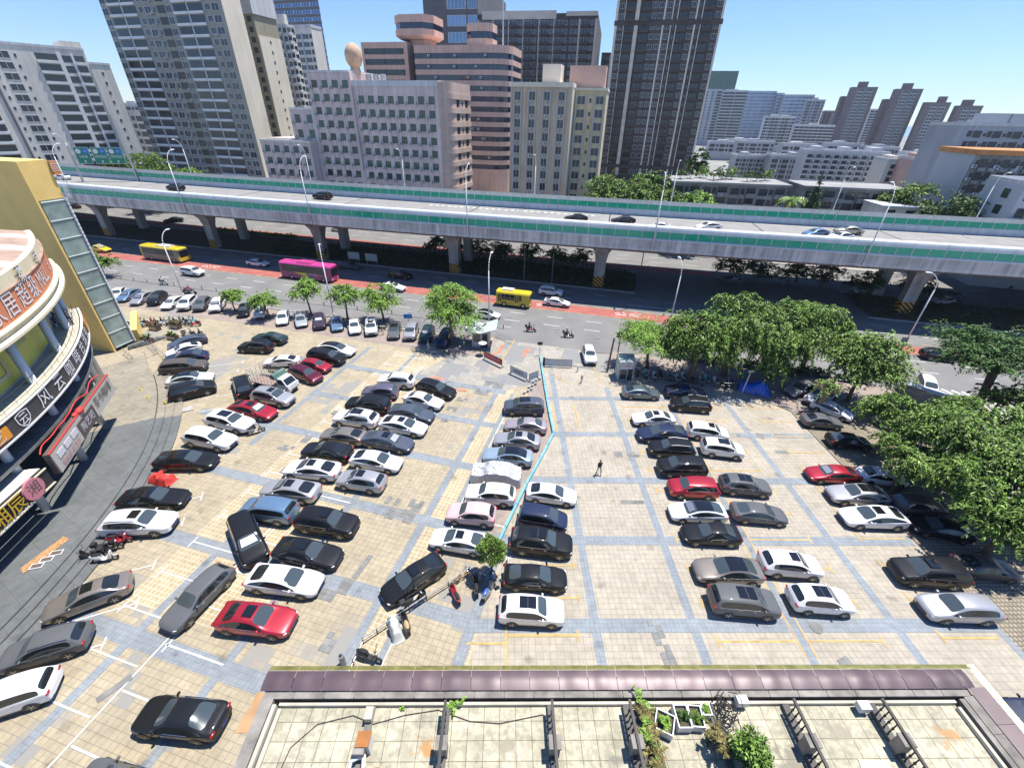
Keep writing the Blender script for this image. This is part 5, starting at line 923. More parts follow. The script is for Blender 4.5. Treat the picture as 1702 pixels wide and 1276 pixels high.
    ex['sills'] = [q.mesh('sill_trim', ['plastic_dark']) for q in sk.pieces()]; seam = MB()
    for s_ in (-1, 1):
        for x in (.95, -.12, -1.08): seam.box(x - .008, x + .008, s_ * Wd * .998 - .012, s_ * Wd * .998 + .003, .32, st[5][3] - .1)
    ex['seams'] = seam.mesh('door_seams', ['black'])
    CM[key] = (parts, ex); return CM[key]
MIR = {}
def make_car(kind, paint, x, y, hdg, sc, label, grp, z=0., roof=None, cat='car', name='parked_car'):
    hs_ = sum(map(ord, label)) * 7 % 10
    base = {'sedanp': 'sedan', 'suvp': 'suv', 'suvk': 'suv', 'taxi': 'sedan', 'van': 'mpv'}.get(kind, kind)
    if base == 'sedan' and kind != 'taxi' and hs_ < 5: base = 'fastback'
    if base == 'suv' and hs_ < 4: base = 'crossover'; sc *= 1.03
    pano = kind == 'sedanp' and roof != 'sun'
    parts, ex = car_mesh(base, pano)
    t = thing(name, label, cat, (x, y, z), R(hdg), grp); t.scale = (sc, min(max(sc, .97), 1.06), min(max(sc, .97), 1.06))
    pm_ = MATS['paint_' + paint]; MM = {'body': pm_, 'windscreen': MATS['screen_glass'], 'rear_window': MATS['screen_glass' if hs_ % 3 == 0 else 'car_glass'], 'side_window': MATS['car_glass'], 'side_window_': MATS['car_glass'], 'glass_roof': MATS['pano'], 'underbody': MATS['plastic_dark']}
    def add(nm, me, m_=None, par=t):
        o = obj(nm, me, par)
        if m_ is not None:
            if not me.materials: me.materials.append(m_)
            o.material_slots[0].link = 'OBJECT'; o.material_slots[0].material = m_
        return o
    for nm, me in parts.items(): add(nm.rstrip('_'), me, MM[nm])
    tm, rm_, pos = ex['wheel']
    for p in pos: wv = obj('wheel', tm, t, loc=p); obj('rim', rm_, wv)
    [obj('wheel_arch', q, t) for q in ex['wheel_arch']]
    for me in ex['headlight']: obj('headlight', me, t)
    for me in ex['taillight']: obj('taillight', me, t)
    obj('grille', ex['grille'], t)
    gk = 'plate_green' if paint in ('blue', 'mint', 'pink', 'ltblue') else 'plate_blue'; k = (base, gk)
    if k not in MIR: MIR[k] = [q.mesh('number_plate', [gk]) for q in ex['plate'].pieces()]
    [obj('number_plate', q, t) for q in MIR[k]]
    for i, m_ in enumerate(ex['mirror']):
        k = (base, i, 'm')
        if k not in MIR: MIR[k] = m_.mesh('wing_mirror', [pm_], True)
        o = obj('wing_mirror', MIR[k], t); o.material_slots[0].link = 'OBJECT'; o.material_slots[0].material = pm_
    [obj(n_2, q, t) for n_2, q in ex['handles']]
    if base in ('suv', 'mpv', 'crossover'): [obj('sill_trim', q, t) for q in ex['sills']]
    if (base == 'suv' and hs_ % 2) or kind == 'wagon': [obj('roof_rail', q, t) for q in ex['rails']]
    if sum(map(ord, label)) % 7 == 0 and z < 1:
        k = (base, 'shade')
        if k not in MIR:
            st = car_stations(base)[0]; cw_ = car_stations(base)[1]; a_, b_ = st[cw_], st[cw_ + 1]; q = MB(); f0, f1 = .22, .8; xa_ = lambda f: a_[0] + (b_[0] - a_[0]) * f; za_ = lambda f: a_[4] + (b_[4] - a_[4]) * f + .055
            q.add([(xa_(f0), -.52, za_(f0)), (xa_(f0), .52, za_(f0)), (xa_(f1), .44, za_(f1)), (xa_(f1), -.44, za_(f1))], [(0, 1, 2, 3)]); MIR[k] = q.mesh('sunshade', ['rim'])
        obj('sunshade', MIR[k], t)
    if roof == 'sun': obj('sunroof', ex['sunroof'], t)
    if roof == 'big': obj('sunroof', ex['sunroof2'], t)
    return t
CARS = [('steps', '1', 'sedan', 'navygrey', -45.15, 56.14, -141.0, 1.01, 4.9),
 ('steps', '2', 'sedan', 'white', -44.14, 53.72, -141.0, 0.9, 4.3),
 ('steps', '3', 'sedan', 'navy', -42.49, 51.54, -166.0, 1.1, 5.4),
 ('steps', '4', 'suv', 'brown', -41.01, 48.82, 14.0, 1.14, 5.5),
 ('steps', '5', 'sedanp', 'mint', -38.54, 45.98, 20.0, 1.05, 5.2),
 ('steps', '6', 'suv', 'black', -36.65, 43.38, 32.0, 1.04, 5.0),
 ('pair', '7', 'suv', 'black', -34.82, 54.75, 176.0, 1.02, 4.9),
 ('pair', '8', 'sedan', 'dkgreen', -34.2, 57.58, 168.0, 1.09, 5.4),
 ('pair', '9', 'mpv', 'black', -31.44, 44.57, 125.0, 1.14, 5.6),
 ('plaza', '14', 'sedanp', 'white', -23.43, 54.37, -17.0, 1.14, 5.7),
 ('plaza', '13', 'suv', 'black', -23.91, 51.89, -16.0, 1.14, 5.7),
 ('plaza', '11', 'hatch', 'red', -24.59, 49.68, -18.0, 0.97, 4.4),
 ('plaza', '12', 'hatch', 'maroon', -25.03, 47.43, -29.0, 1.14, 5.2),
 ('plaza', '10', 'sedan', 'white', -29.51, 50.79, -176.0, 0.95, 4.7),
 ('plaza', '16', 'suv', 'silver', -26.66, 42.1, -15.0, 1.09, 5.2),
 ('plaza', '17', 'sedan', 'red', -27.72, 39.57, -16.0, 1.14, 5.8),
 ('plaza', '18', 'suvp', 'white', -29.05, 37.31, -15.0, 1.14, 6.0),
 ('plaza', '19', 'suv', 'white', -29.46, 34.44, -13.0, 1.14, 5.7),
 ('plaza', '20', 'sedanp', 'black', -29.91, 31.32, 1.0, 1.14, 5.9),
 ('plaza', '21', 'sedanp', 'black', -29.71, 26.54, 3.0, 1.14, 6.1),
 ('plaza', '22', 'suv', 'white', -28.97, 23.85, 4.0, 1.14, 6.0),
 ('plaza', '23', 'sedanp', 'greige', -28.06, 17.7, -150.0, 1.01, 5.0),
 ('plaza', '24', 'suv', 'grey', -27.95, 14.39, -159.0, 0.95, 4.6),
 ('plaza', '25', 'suv', 'white', -27.57, 11.72, -159.0, 0.9, 3.8),
 ('lane', '26', 'wagon', 'grey', -20.7, 17.71, -109.0, 1.01, 5.0),
 ('lane', '27', 'mpv', 'black', -19.69, 22.39, -50.0, 1.14, 5.6),
 ('lane', '49', 'sedan', 'black', -17.44, 10.69, 175.0, 1.03, 5.0),
 ('lane', '50', 'sedan', 'grey', -18.85, 7.84, 169.0, 0.9, 4.0),
 ('midleft', '40', 'suv', 'white', -13.31, 46.06, 171.0, 1.01, 4.7),
 ('midleft', '39', 'suv', 'purple', -14.68, 43.49, 176.0, 0.94, 4.4),
 ('midleft', '38', 'suv', 'black', -15.41, 40.81, 171.0, 1.1, 5.2),
 ('midleft', '37', 'suvp', 'white', -15.94, 38.05, 168.0, 1.08, 5.0),
 ('midleft', '36', 'sedan', 'greige', -16.43, 35.22, 170.0, 1.01, 4.8),
 ('midleft', '35', 'sedan', 'black', -17.23, 32.78, 170.0, 1.06, 5.0),
 ('midleft', '34', 'sedan', 'white', -17.7, 30.2, 172.0, 1.1, 5.3),
 ('midleft', '33', 'sedan', 'silver', -18.63, 27.6, 171.0, 1.1, 5.4),
 ('midleft', '32', 'suv', 'blue', -19.39, 25.24, 171.0, 1.02, 4.7),
 ('midleft', '31', 'suvp', 'black', -14.16, 24.04, -10.0, 1.1, 5.2),
 ('midleft', '30', 'sedanp', 'black', -14.62, 21.17, -11.0, 1.1, 5.6),
 ('midleft', '29', 'sedan', 'white', -15.36, 18.91, -7.0, 1.1, 5.4),
 ('midleft', '28', 'sedan', 'red', -16.02, 16.12, -6.0, 1.06, 5.0),
 ('midright', '41', 'wagon', 'black', -8.15, 44.29, -25.0, 1.07, 5.1),
 ('midright', '42', 'sedan', 'white', -9.25, 41.8, -20.0, 1.02, 4.9),
 ('midright', '43', 'sedan', 'navygrey', -10.13, 39.22, -14.0, 1.06, 5.0),
 ('midright', '44', 'sedan', 'white', -10.62, 36.93, -14.0, 1.08, 5.1),
 ('midright', '45', 'sedan', 'navygrey', -11.63, 34.34, -13.0, 1.1, 5.2),
 ('midright', '46', 'sedan', 'white', -12.07, 31.41, -11.0, 1.04, 4.9),
 ('midright', '47', 'hatch', 'silver', -12.75, 28.76, 169.0, 1.06, 4.7),
 ('lone', '48', 'sedanp', 'black', -6.29, 19.11, -141.0, 1.0, 4.9),
 ('fenceleft', '51', 'suvp', 'navygrey', 2.37, 40.6, 179.0, 1.01, 4.7),
 ('fenceleft', '52', 'sedan', 'silverpink', 2.48, 37.24, 174.0, 0.97, 4.6),
 ('fenceleft', '53', 'sedan', 'silver', 1.48, 34.72, 173.0, 1.02, 4.8),
 ('fenceleft', '54', 'sedanp', 'ltblue', 0.54, 32.26, 172.0, 1.03, 5.0),
 ('fenceleft', '55', 'cover', 'silver', -0.54, 29.82, 172.0, 1.03, 4.7),
 ('fenceleft', '56', 'suv', 'white', -1.02, 27.2, 173.0, 0.96, 4.5),
 ('fenceleft', '57', 'suv', 'pink', -2.56, 24.97, 173.0, 0.9, 3.9),
 ('fenceleft', '58', 'sedan', 'white', -3.34, 22.34, 169.0, 0.96, 4.5),
 ('fenceright', '59', 'sedan', 'white', 4.35, 27.33, -9.0, 0.93, 4.6),
 ('fenceright', '60', 'mpv', 'navy', 3.41, 24.55, -11.0, 0.9, 4.0),
 ('fenceright', '61', 'suvp', 'black', 3.09, 22.15, -8.0, 1.06, 5.1),
 ('fenceright', '62', 'sedan', 'black', 2.46, 19.19, -3.0, 0.96, 4.7),
 ('fenceright', '63', 'suvp', 'white', 2.05, 16.7, -3.0, 0.96, 4.6),
 ('dleft', '64', 'sedan', 'teal', 16.78, 44.01, -3.0, 0.95, 4.7),
 ('dleft', '67', 'sedan', 'white', 16.74, 38.65, 179.0, 0.99, 4.9),
 ('dleft', '68', 'sedan', 'navy', 16.85, 36.01, -179.0, 1.08, 5.3),
 ('dleft', '70', 'suv', 'black', 17.08, 33.55, 175.0, 0.97, 4.7),
 ('dleft', '72', 'suv', 'black', 17.15, 30.81, 178.0, 0.99, 4.7),
 ('dleft', '73', 'suv', 'red', 17.21, 28.07, 177.0, 0.95, 4.6),
 ('dleft', '75', 'sedanp', 'white', 16.64, 25.37, 178.0, 0.99, 4.9),
 ('dleft', '77', 'sedan', 'black', 16.9, 23.09, 177.0, 0.97, 4.8),
 ('dleft', '78', 'sedanp', 'greige', 16.79, 19.76, 178.0, 1.04, 5.2),
 ('dleft', '80', 'suvp', 'grey', 16.81, 17.31, -5.0, 1.0, 4.8),
 ('dright', '65', 'sedan', 'navy', 22.33, 44.2, -5.0, 1.02, 5.0),
 ('dright', '66', 'suv', 'black', 21.94, 41.49, 173.0, 0.98, 4.7),
 ('dright', '69', 'suv', 'white', 21.88, 36.27, -11.0, 0.91, 4.4),
 ('dright', '71', 'suvp', 'white', 22.27, 33.55, -10.0, 0.9, 4.3),
 ('dright', '74', 'suvp', 'grey', 22.2, 28.44, -7.0, 0.96, 4.6),
 ('dright', '76', 'sedan', 'grey', 21.9, 25.24, -6.0, 0.95, 4.7),
 ('dright', '79', 'suv', 'white', 21.75, 20.25, -5.0, 0.95, 4.6),
 ('dright', '81', 'suvp', 'white', 22.3, 17.48, -4.0, 0.9, 4.3),
 ('edge', '91', 'sedan', 'grey', 35.68, 38.53, -7.0, 0.9, 4.1),
 ('edge', '92', 'sedan', 'black', 36.41, 35.05, -7.0, 0.9, 4.2),
 ('edge', '82', 'sedan', 'red', 31.35, 30.07, 177.0, 0.97, 4.8),
 ('edge', '83', 'sedan', 'silver', 31.93, 27.41, 176.0, 1.06, 5.2),
 ('edge', '84', 'sedan', 'white', 31.46, 24.85, 178.0, 1.07, 5.2),
 ('edge', '88', 'suv', 'black', 31.72, 19.58, 175.0, 1.07, 5.5),
 ('edge', '90', 'hatch', 'silver', 31.64, 16.89, 178.0, 1.17, 5.5),
 ('shade', '94', 'sedan', 'silver', 37.52, 45.31, -160.0, 1.01, 5.0),
 ('shade', '95', 'suv', 'white', 38.63, 43.45, -152.0, 1.02, 4.9),
 ('shade', '93', 'sedan', 'white', 38.35, 40.8, -47.0, 0.9, 2.9),
 ('shade', '96', 'sedan', 'white', 43.31, 37.62, -75.0, 0.9, 2.7),
 ('shade', '85', 'sedan', 'white', 35.86, 29.76, -9.0, 0.9, 3.6),
 ('shade', '86', 'suv', 'brown', 36.45, 26.19, -2.0, 0.9, 3.9),
 ('shade', '87', 'sedan', 'black', 36.37, 23.73, 165.0, 0.9, 2.9),
 ('shade', '89', 'sedan', 'brown', 36.61, 20.1, -7.0, 0.9, 4.1),
 ('shade', '99', 'sedan', 'white', 59.16, 39.53, 173.0, 0.9, 3.2),
 ('corner', '101', 'sedan', 'navy', 30.9, 10.56, 178.0, 0.9, 4.3),
 ('street', '102', 'sedan', 'white', -68.95, 74.91, -65.0, 1.0, 5.1),
 ('street', '103', 'sedan', 'blue', -66.56, 74.1, -86.0, 1.0, 3.7),
 ('street', '104', 'sedan', 'silver', -63.26, 72.67, -84.0, 1.0, 4.2),
 ('street', '105', 'suv', 'black', -60.46, 72.53, -78.0, 1.0, 5.4),
 ('street', '106', 'sedan', 'white', -56.78, 70.93, -88.0, 1.0, 4.2),
 ('street', '107', 'suv', 'white', -53.96, 70.38, -79.0, 1.0, 4.8),
 ('street', '108', 'suv', 'grey', -51.39, 70.23, -78.0, 1.0, 5.5),
 ('street', '109', 'suvk', 'white', -48.64, 69.84, -72.0, 1.0, 5.0),
 ('street', '110', 'sedan', 'black', -43.27, 68.22, -72.0, 1.0, 6.4),
 ('street', '111', 'hatch', 'white', -40.2, 67.41, -72.0, 1.0, 5.0),
 ('street', '112', 'sedan', 'white', -35.64, 65.22, -70.0, 1.0, 5.0),
 ('street', '113', 'sedan', 'ltsilver', -32.45, 64.47, -65.0, 1.0, 5.3),
 ('street', '114', 'suv', 'aubergine', -29.21, 63.69, -70.0, 1.0, 5.2),
 ('street', '115', 'sedan', 'blue', -26.35, 63.19, -69.0, 1.0, 5.2),
 ('street', '116', 'sedan', 'white', -23.27, 62.2, -71.0, 1.0, 5.3),
 ('street', '117', 'suvp', 'white', -20.54, 61.76, -75.0, 1.0, 5.4),
 ('street', '118', 'sedanp', 'grey', -16.76, 60.75, -83.0, 1.0, 5.6),
 ('street', '119', 'suv', 'silver', -14.13, 60.35, -88.0, 1.0, 5.2),
 ('street', '120', 'wagon', 'dkgreen', -11.67, 59.78, -92.0, 1.0, 5.9),
 ('street', '121', 'mpv', 'navy', -8.77, 58.11, -99.0, 1.0, 4.4),
 ('gate', '122', 'suv', 'white', 12.01, 53.55, -92.0, 0.93, 4.4),
 ('road', '123', 'taxi', 'taxi', -94.3, 103.45, -16.0, 1.05, 6.1),
 ('road', '124', 'suv', 'white', -63.35, 87.37, -16.0, 1.05, 6.1),
 ('road', '125', 'sedan', 'white', -53.64, 94.39, -16.0, 1.05, 6.3),
 ('road', '126', 'sedan', 'grey', -33.69, 93.49, -16.0, 1.05, 5.3),
 ('road', '127', 'suv', 'black', -21.29, 87.31, -16.0, 1.05, 5.8),
 ('road', '128', 'sedan', 'white', -21.34, 80.31, -16.0, 1.05, 6.0),
 ('road', '129', 'sedan', 'grey', -10.07, 72.16, -16.0, 0.95, 4.5),
 ('road', '130', 'sedanp', 'white', -2.83, 67.73, -16.0, 0.93, 4.3),
 ('road', '132', 'sedan', 'white', 9.48, 73.64, -16.0, 1.0, 4.7),
 ('road', '131', 'suv', 'white', 8.86, 78.85, -16.0, 1.0, 4.6),
 ('road', '133', 'sedan', 'maroon', 23.1, 63.27, -16.0, 0.93, 4.3),
 ('road', '134', 'suv', 'grey', 47.38, 87.57, 164.0, 0.93, 4.0),
 ('road', '135', 'van', 'white', 71.74, 83.05, -167.0, 0.94, 4.9),
 ('road', '136', 'sedan', 'ltsilver', 83.47, 77.39, -172.0, 0.93, 4.3),
 ('road', '142', 'sedan', 'navygrey', 88.01, 80.59, -168.0, 0.93, 4.2),
 ('road', '97', 'mpv', 'white', 54.02, 46.03, -119.0, 0.93, 4.0),
 ('road', '98', 'suv', 'black', 62.99, 54.73, -16.0, 0.93, 3.7),
 ('road', '100', 'sedan', 'white', 49.12, 55.23, -44.0, 0.93, 4.4),
 ('farroad', '140', 'sedan', 'black', -142.38, 153.91, 164.0, 0.93, 3.7),
 ('farroad', '138', 'sedan', 'black', -98.45, 135.83, -162.0, 1.05, 5.0),
 ('farroad', '139', 'sedan', 'white', -47.11, 127.72, -16.0, 0.93, 3.6),
 ('farroad', '141', 'sedan', 'ltsilver', -1.95, 114.95, 164.0, 0.93, 4.4),
 ('farroad', '137', 'sedan', 'white', 105.31, 87.92, -16.0, 0.95, 4.5),
 ('viaduct', 'V1', 'sedan', 'white', -128.75, 139.8, 163.0, 1.05, 7.4),
 ('viaduct', 'V2', 'suv', 'black', -86.09, 123.89, 163.0, 1.05, 5.8),
 ('viaduct', 'V3', 'suv', 'black', -44.81, 114.75, 163.0, 1.05, 5.2),
 ('viaduct', 'V4', 'sedan', 'black', 14.74, 94.37, -175.0, 1.02, 4.8),
 ('viaduct', 'V5', 'sedan', 'black', 24.29, 92.92, -178.0, 1.04, 5.0),
 ('viaduct', 'V6', 'sedan', 'white', 30.08, 87.53, 163.0, 0.93, 3.4),
 ('viaduct', 'V7', 'sedan', 'white', 40.03, 88.21, -175.0, 1.05, 5.2),
 ('viaduct', 'V8', 'sedan', 'blue', 58.9, 84.08, -168.0, 1.05, 6.5),
 ('viaduct', 'V9', 'sedan', 'gold', 67.13, 86.75, 163.0, 1.05, 5.4),
 ('viaduct', 'V10', 'sedan', 'white', 61.8, 81.32, -167.0, 1.05, 6.0),
 ('viaduct', 'V11', 'sedan', 'white', -67.48, 104.97, -17.0, 1.05, 6.5),
 ('viaduct', 'V12', 'suv', 'black', -28.3, 94.52, -17.0, 0.93, 3.7),
 ('viaduct', 'V13', 'sedan', 'black', -12.6, 91.08, -17.0, 0.93, 3.9),
 ('viaduct', 'V14', 'sedan', 'white', 34.78, 78.86, -17.0, 0.93, 4.3)]
RN = {'steps': 'column by the mall steps', 'pair': 'loose group behind the cage truck', 'plaza': 'plaza-side file', 'lane': 'lane at lower left', 'midleft': 'middle left file', 'midright': 'middle right file', 'lone': '', 'fenceleft': 'row left of the blue kerb', 'fenceright': 'row right of the blue kerb', 'dleft': 'first right-lot file', 'dright': 'second right-lot file', 'edge': 'row at the right lot edge', 'shade': 'shade under the right trees', 'corner': '', 'street': 'kerb row', 'gate': '', 'road': 'street', 'farroad': 'far carriageway', 'viaduct': 'viaduct'}
CN = {'navygrey': 'slate blue', 'ltsilver': 'pale silver', 'dkgreen': 'dark green', 'greige': 'grey-beige', 'ltblue': 'light blue', 'silverpink': 'pinkish silver', 'mint': 'mint white', 'teal': 'blue-grey', 'purple': 'purple-grey', 'navy': 'dark blue', 'aubergine': 'dark plum', 'taxi': 'yellow and white'}
TN = {'sedan': 'saloon', 'sedanp': 'glass-roofed saloon', 'suv': 'SUV', 'suvp': 'sunroof SUV', 'suvk': 'black-roofed SUV', 'wagon': 'estate', 'mpv': 'people carrier', 'hatch': 'hatchback', 'taxi': 'taxi', 'van': 'van', 'cover': 'covered car'}
SHORT = {'sedan': 'saloon', 'sedanp': 'saloon', 'suv': 'SUV', 'suvp': 'SUV', 'suvk': 'SUV', 'wagon': 'estate', 'mpv': 'people carrier', 'hatch': 'hatchback', 'taxi': 'taxi', 'van': 'van', 'cover': 'covered car', 'truck': 'cage truck'}
OWN = {'48': 'black saloon standing askew by the scooters and chain rail', '101': 'dark blue car cut off by the frame at lower right', '122': 'white SUV leaving through the gate beside the pale screen', '26': 'long dark grey estate standing askew between the left files', '27': 'black people carrier pointing down between the blue SUV and white saloon', '49': 'black saloon nearest the roof edge at lower left', '50': 'dark grey car cut off by the bottom frame edge', '12': 'plum hatchback tucked between the cage truck and the red hatchback',
 '7': 'black SUV in front of the dark green saloon, above the cage truck', '8': 'dark green saloon behind the black SUV near the kerb row', '9': 'black people carrier standing crosswise left of the cage truck', '97': 'white people carrier beside the zebra crossing behind the trees', '98': 'black and white SUV on the red lane at the right tree', '100': 'white saloon seen through leaves near the triangular sign', '96': 'white saloon mostly hidden in the right tree crown', '99': 'white car at the right edge behind the spreading tree', '95': 'white SUV behind the pruned stump tree',
 '93': 'white saloon right of the pruned stump tree', '94': 'silver saloon left of the pruned stump tree, beside the blue tarpaulin', '85': 'white saloon behind the red saloon under the tree edge', '86': 'dark brown SUV behind the silver saloon in tree shade', '87': 'black saloon deep in shade behind the white saloon', '89': 'dark brown saloon behind the black SUV at the right edge', '91': 'grey saloon in front of the pruned stump tree', '92': 'black saloon half under leaves below the grey saloon',
 '123': 'yellow and white taxi behind the glass lift tower', '124': 'white SUV driving above the motorcycle rider at left', '125': 'white saloon just behind the pink coach', '126': 'grey saloon in underpass shade right of the pink coach', '127': 'black SUV in underpass shade above the white saloon', '128': 'white saloon driving on the red lane above the street trees', '129': 'grey saloon half hidden behind the big street tree', '130': 'white glass-roofed saloon passing behind the gate booth', '131': 'white SUV in the shade ahead of the yellow minibus', '132': 'white saloon on the red lane ahead of the yellow minibus',
 '133': 'maroon saloon behind the light green tree at the gate', '134': 'grey SUV alone in the dark underpass above the drooping trees', '135': 'white van in shade left of the slanted twin pier', '136': 'pale silver saloon in shade right of the slanted twin pier', '142': 'slate blue saloon in shade behind the pale silver saloon, right', '140': 'black car far left seen between deck and pier', '138': 'black saloon on the sunny far road left of a pier', '139': 'white saloon on the far road by the planted strip', '141': 'pale silver saloon under the deck beside the pale pier', '137': 'white saloon parked on the far road at the right',
 'V1': 'white saloon on the viaduct next to the lift tower', 'V2': 'black SUV on the viaduct crossing the left lamp', 'V3': 'black SUV on the viaduct in front of the pink block', 'V4': 'black saloon on the viaduct half behind the hood, centre', 'V5': 'black saloon on the viaduct right of centre', 'V6': 'white roof of a saloon just above the near hood', 'V7': 'white saloon on the viaduct right of the twin lamps', 'V8': 'blue-grey saloon on the viaduct, leftmost of the trio', 'V9': 'gold saloon on the viaduct behind the other two', 'V10': 'white saloon on the viaduct in front of the gold one',
 'V11': 'white saloon seen through the green panels at left', 'V12': 'black SUV seen through the green panels above the coach', 'V13': 'black saloon seen through the green panels, centre left', 'V14': 'white saloon seen through the green panels at centre'}
SUNR = {'18': 'big', '37': 'big', '51': 'big', '61': 'big', '63': 'big', '31': 'sun', '80': 'big', '81': 'big', '74': 'big', '71': 'big', '22': 'sun', '79': 'sun', '58': 'sun', '53': 'sun', '34': 'sun', '33': 'sun', '28': 'sun', '44': 'sun', '67': 'sun', '84': 'sun', '47': 'sun', '16': 'sun', '17': 'sun', '69': 'sun', '117': 'sun', '83': 'big', '45': 'sun', '128': 'sun', '48': 'sun', '30': 'sun', '23': 'sun', '88': 'sun'}
rows = {}
for c in CARS: rows.setdefault(c[0], []).append(c)
seen = {}
ORD = ['first', 'second', 'third', 'fourth', 'fifth', 'sixth', 'seventh', 'eighth', 'ninth', 'tenth', 'eleventh', 'twelfth', 'thirteenth', 'fourteenth', 'fifteenth', 'sixteenth', 'seventeenth', 'eighteenth', 'nineteenth', 'twentieth']
for r_, l in rows.items():
    for i, (_, cid, kind, paint, x, y, hd, sc, _L) in enumerate(l):
        if cid in OWN: lab = OWN[cid]
        else:
            pn = lambda q: (CN.get(q[3], q[3]) + ' ' + SHORT[q[2]])
            a = pn(l[i - 1]) if i > 0 else None; b = pn(l[i + 1]) if i < len(l) - 1 else None
            me_ = CN.get(paint, paint) + ' ' + TN[kind]
            if kind == 'cover': me_ = 'car under a crumpled silver cover'
            fromend = 'from left' if r_ == 'street' else 'from far end'
            lab = '%s, %s %s, %s' % (me_, ORD[i], fromend, RN[r_])
            if len(lab.split()) > 16: print('LONG', lab)
        if lab in seen: print('DUP LABEL', lab)
        seen[lab] = 1
        if kind == 'cover': COVER = (x, y, hd, lab); continue
        rf = SUNR.get(cid) or ('big' if kind == 'suvp' else None)
        if kind == 'sedanp' and cid in ('48', '30', '23'): kind = 'sedan'
        grp = None if not RN[r_] else 'cars in the ' + RN[r_]
        moving = r_ in ('road', 'viaduct'); 
        t = make_car(kind, paint, x, y, hd, sc, lab, grp, 10.54 if r_ == 'viaduct' else .03, rf, 'taxi' if kind == 'taxi' else ('van' if kind == 'van' else 'car'), 'car' if moving else 'parked_car')
        if kind == 'taxi': MB().box(-.25, .05, -.35, .35, 1.45, 1.58).build('roof_sign', 'lamp_clear', t)
# silver cover draped over a car
mat('silver_cover', (.55, .56, .58), .45, .1, 1.5, metal=.35)
def drape(name, label, cat, x, y, hd, Lx, Ly, H, m, prof, nx=46, ny=30, amp=.06, z0=0.03):
    g = MB(); vs = []
    for i in range(nx + 1):
        for j in range(ny + 1):
            u, v = i / nx * 2 - 1, j / ny * 2 - 1; X_, Y_ = u * Lx / 2, v * Ly / 2
            h = prof(u, v) * H; wr = amp * (math.sin(X_ * 7 + 2.5 * Y_ + 2 * math.sin(Y_ * 3)) + .7 * math.sin(X_ * 15 - Y_ * 8) + .8 * math.sin(Y_ * 11 + X_ * 3)) * (.4 + min(1, h))
            vs.append((X_ + wr * .4, Y_ + wr * .5, max(0.01, h + wr * .5 * (h > .05))))
    fs = [(i * (ny + 1) + j, (i + 1) * (ny + 1) + j, (i + 1) * (ny + 1) + j + 1, i * (ny + 1) + j + 1) for i in range(nx) for j in range(ny)]
    g.add(vs, fs); o = g.build(name, m, smooth=False); o.location = (x, y, z0); o.rotation_euler = (0, 0, R(hd)); tag(o, label, cat); return o
def carprof(u, v):
    e = max(0, 1 - abs(u) ** 9) * max(0, 1 - abs(v) ** 7); c = .62 + .38 * (1 / (1 + math.exp((abs(u + .08) - .52) * 14))) * (1 - .25 * v * v); return min(1, e * 3) * c * (1 if e > 0 else 0)
x, y, hd, lab = COVER; drape('covered_car', lab, 'covered car', x, y, hd, 4.75, 1.95, 1.5, 'silver_cover', carprof, amp=.04)
# cage truck
t = thing('cage_truck', 'small white cab truck with an open slatted cage body and green tarp roll', 'truck', (-27.7, 45.15, .03), R(-20))
g = MB(); g.box(1.0, 2.75, -.85, .85, .45, 1.25); vs = [(1.0, -.83, 1.25), (2.55, -.83, 1.25), (2.55, .83, 1.25), (1.0, .83, 1.25), (1.05, -.74, 1.98), (1.95, -.74, 1.98), (1.95, .74, 1.98), (1.05, .74, 1.98)]; g.add(vs, [(4, 5, 6, 7), (0, 1, 5, 4), (2, 3, 7, 6), (3, 0, 4, 7), (1, 2, 6, 5)]); g.build('cab', 'paint_white', t)
g = MB(); g.add([(2.52, -.72, 1.3), (2.52, .72, 1.3), (2.03, .64, 1.9), (2.03, -.64, 1.9)], [(0, 1, 2, 3)]); g.v = [(x + .03, y, z + .02) for x, y, z in g.v]; g.build('windscreen', 'car_glass', t)
g = MB(); [g.add([(1.3, s_ * .85, 1.3), (2.3, s_ * .85, 1.3), (1.9, s_ * .772, 1.85), (1.3, s_ * .772, 1.85)], [(0, 1, 2, 3)]) for s_ in (-1, 1)]; g.each('side_window', 'car_glass', t)
g = MB(); g.box(2.02, 2.1, -.4, .3, 1.5, 1.8); g.build('sunshade', 'frame_white', t)
mat('wood_old', (.33, .24, .2), .9, .3, 3); MB().box(-3.1, .9, -.95, .95, .75, .85).build('cargo_bed', 'wood_old', t); MB().box(-3.0, 2.6, -.45, .45, .45, .74).build('chassis', 'plastic_dark', t)
g = MB()
for z in (.9, 1.15, 1.4, 1.75, 2.1, 2.45):
    g.tube([(.9, -.95, z), (-3.1, -.95, z), (-3.1, .95, z), (.9, .95, z), (.9, -.95, z)], .025, 4)
for i in range(9):
    for s_ in (-.95, .95): g.cyl((-3.1 + i * .5, s_, .85), (-3.1 + i * .5, s_, 2.45), .025, .025, 4)
for i in range(4): g.cyl((-3.1, -.95 + i * .63, .85), (-3.1, -.95 + i * .63, 2.45), .025, .025, 4); g.cyl((.9, -.95 + i * .63, .85), (.9, -.95 + i * .63, 2.45), .025, .025, 4)
g.build('cage', 'steel', t); g = MB()
for i in range(10):
    for z in (1.25, 1.85): g.box(-1.9 + i * .28, -1.72 + i * .28, .955, .985, z, z + .42)
g.each('cage_slat', 'plastic_dark', t); g = MB(); g.cyl((.75, -.95, 2.2), (.75, .95, 2.2), .35, .3, 10); g.box(.5, 1.25, -.95, .95, 1.95, 2.15); g.build('tarp_roll', 'net_green', t)
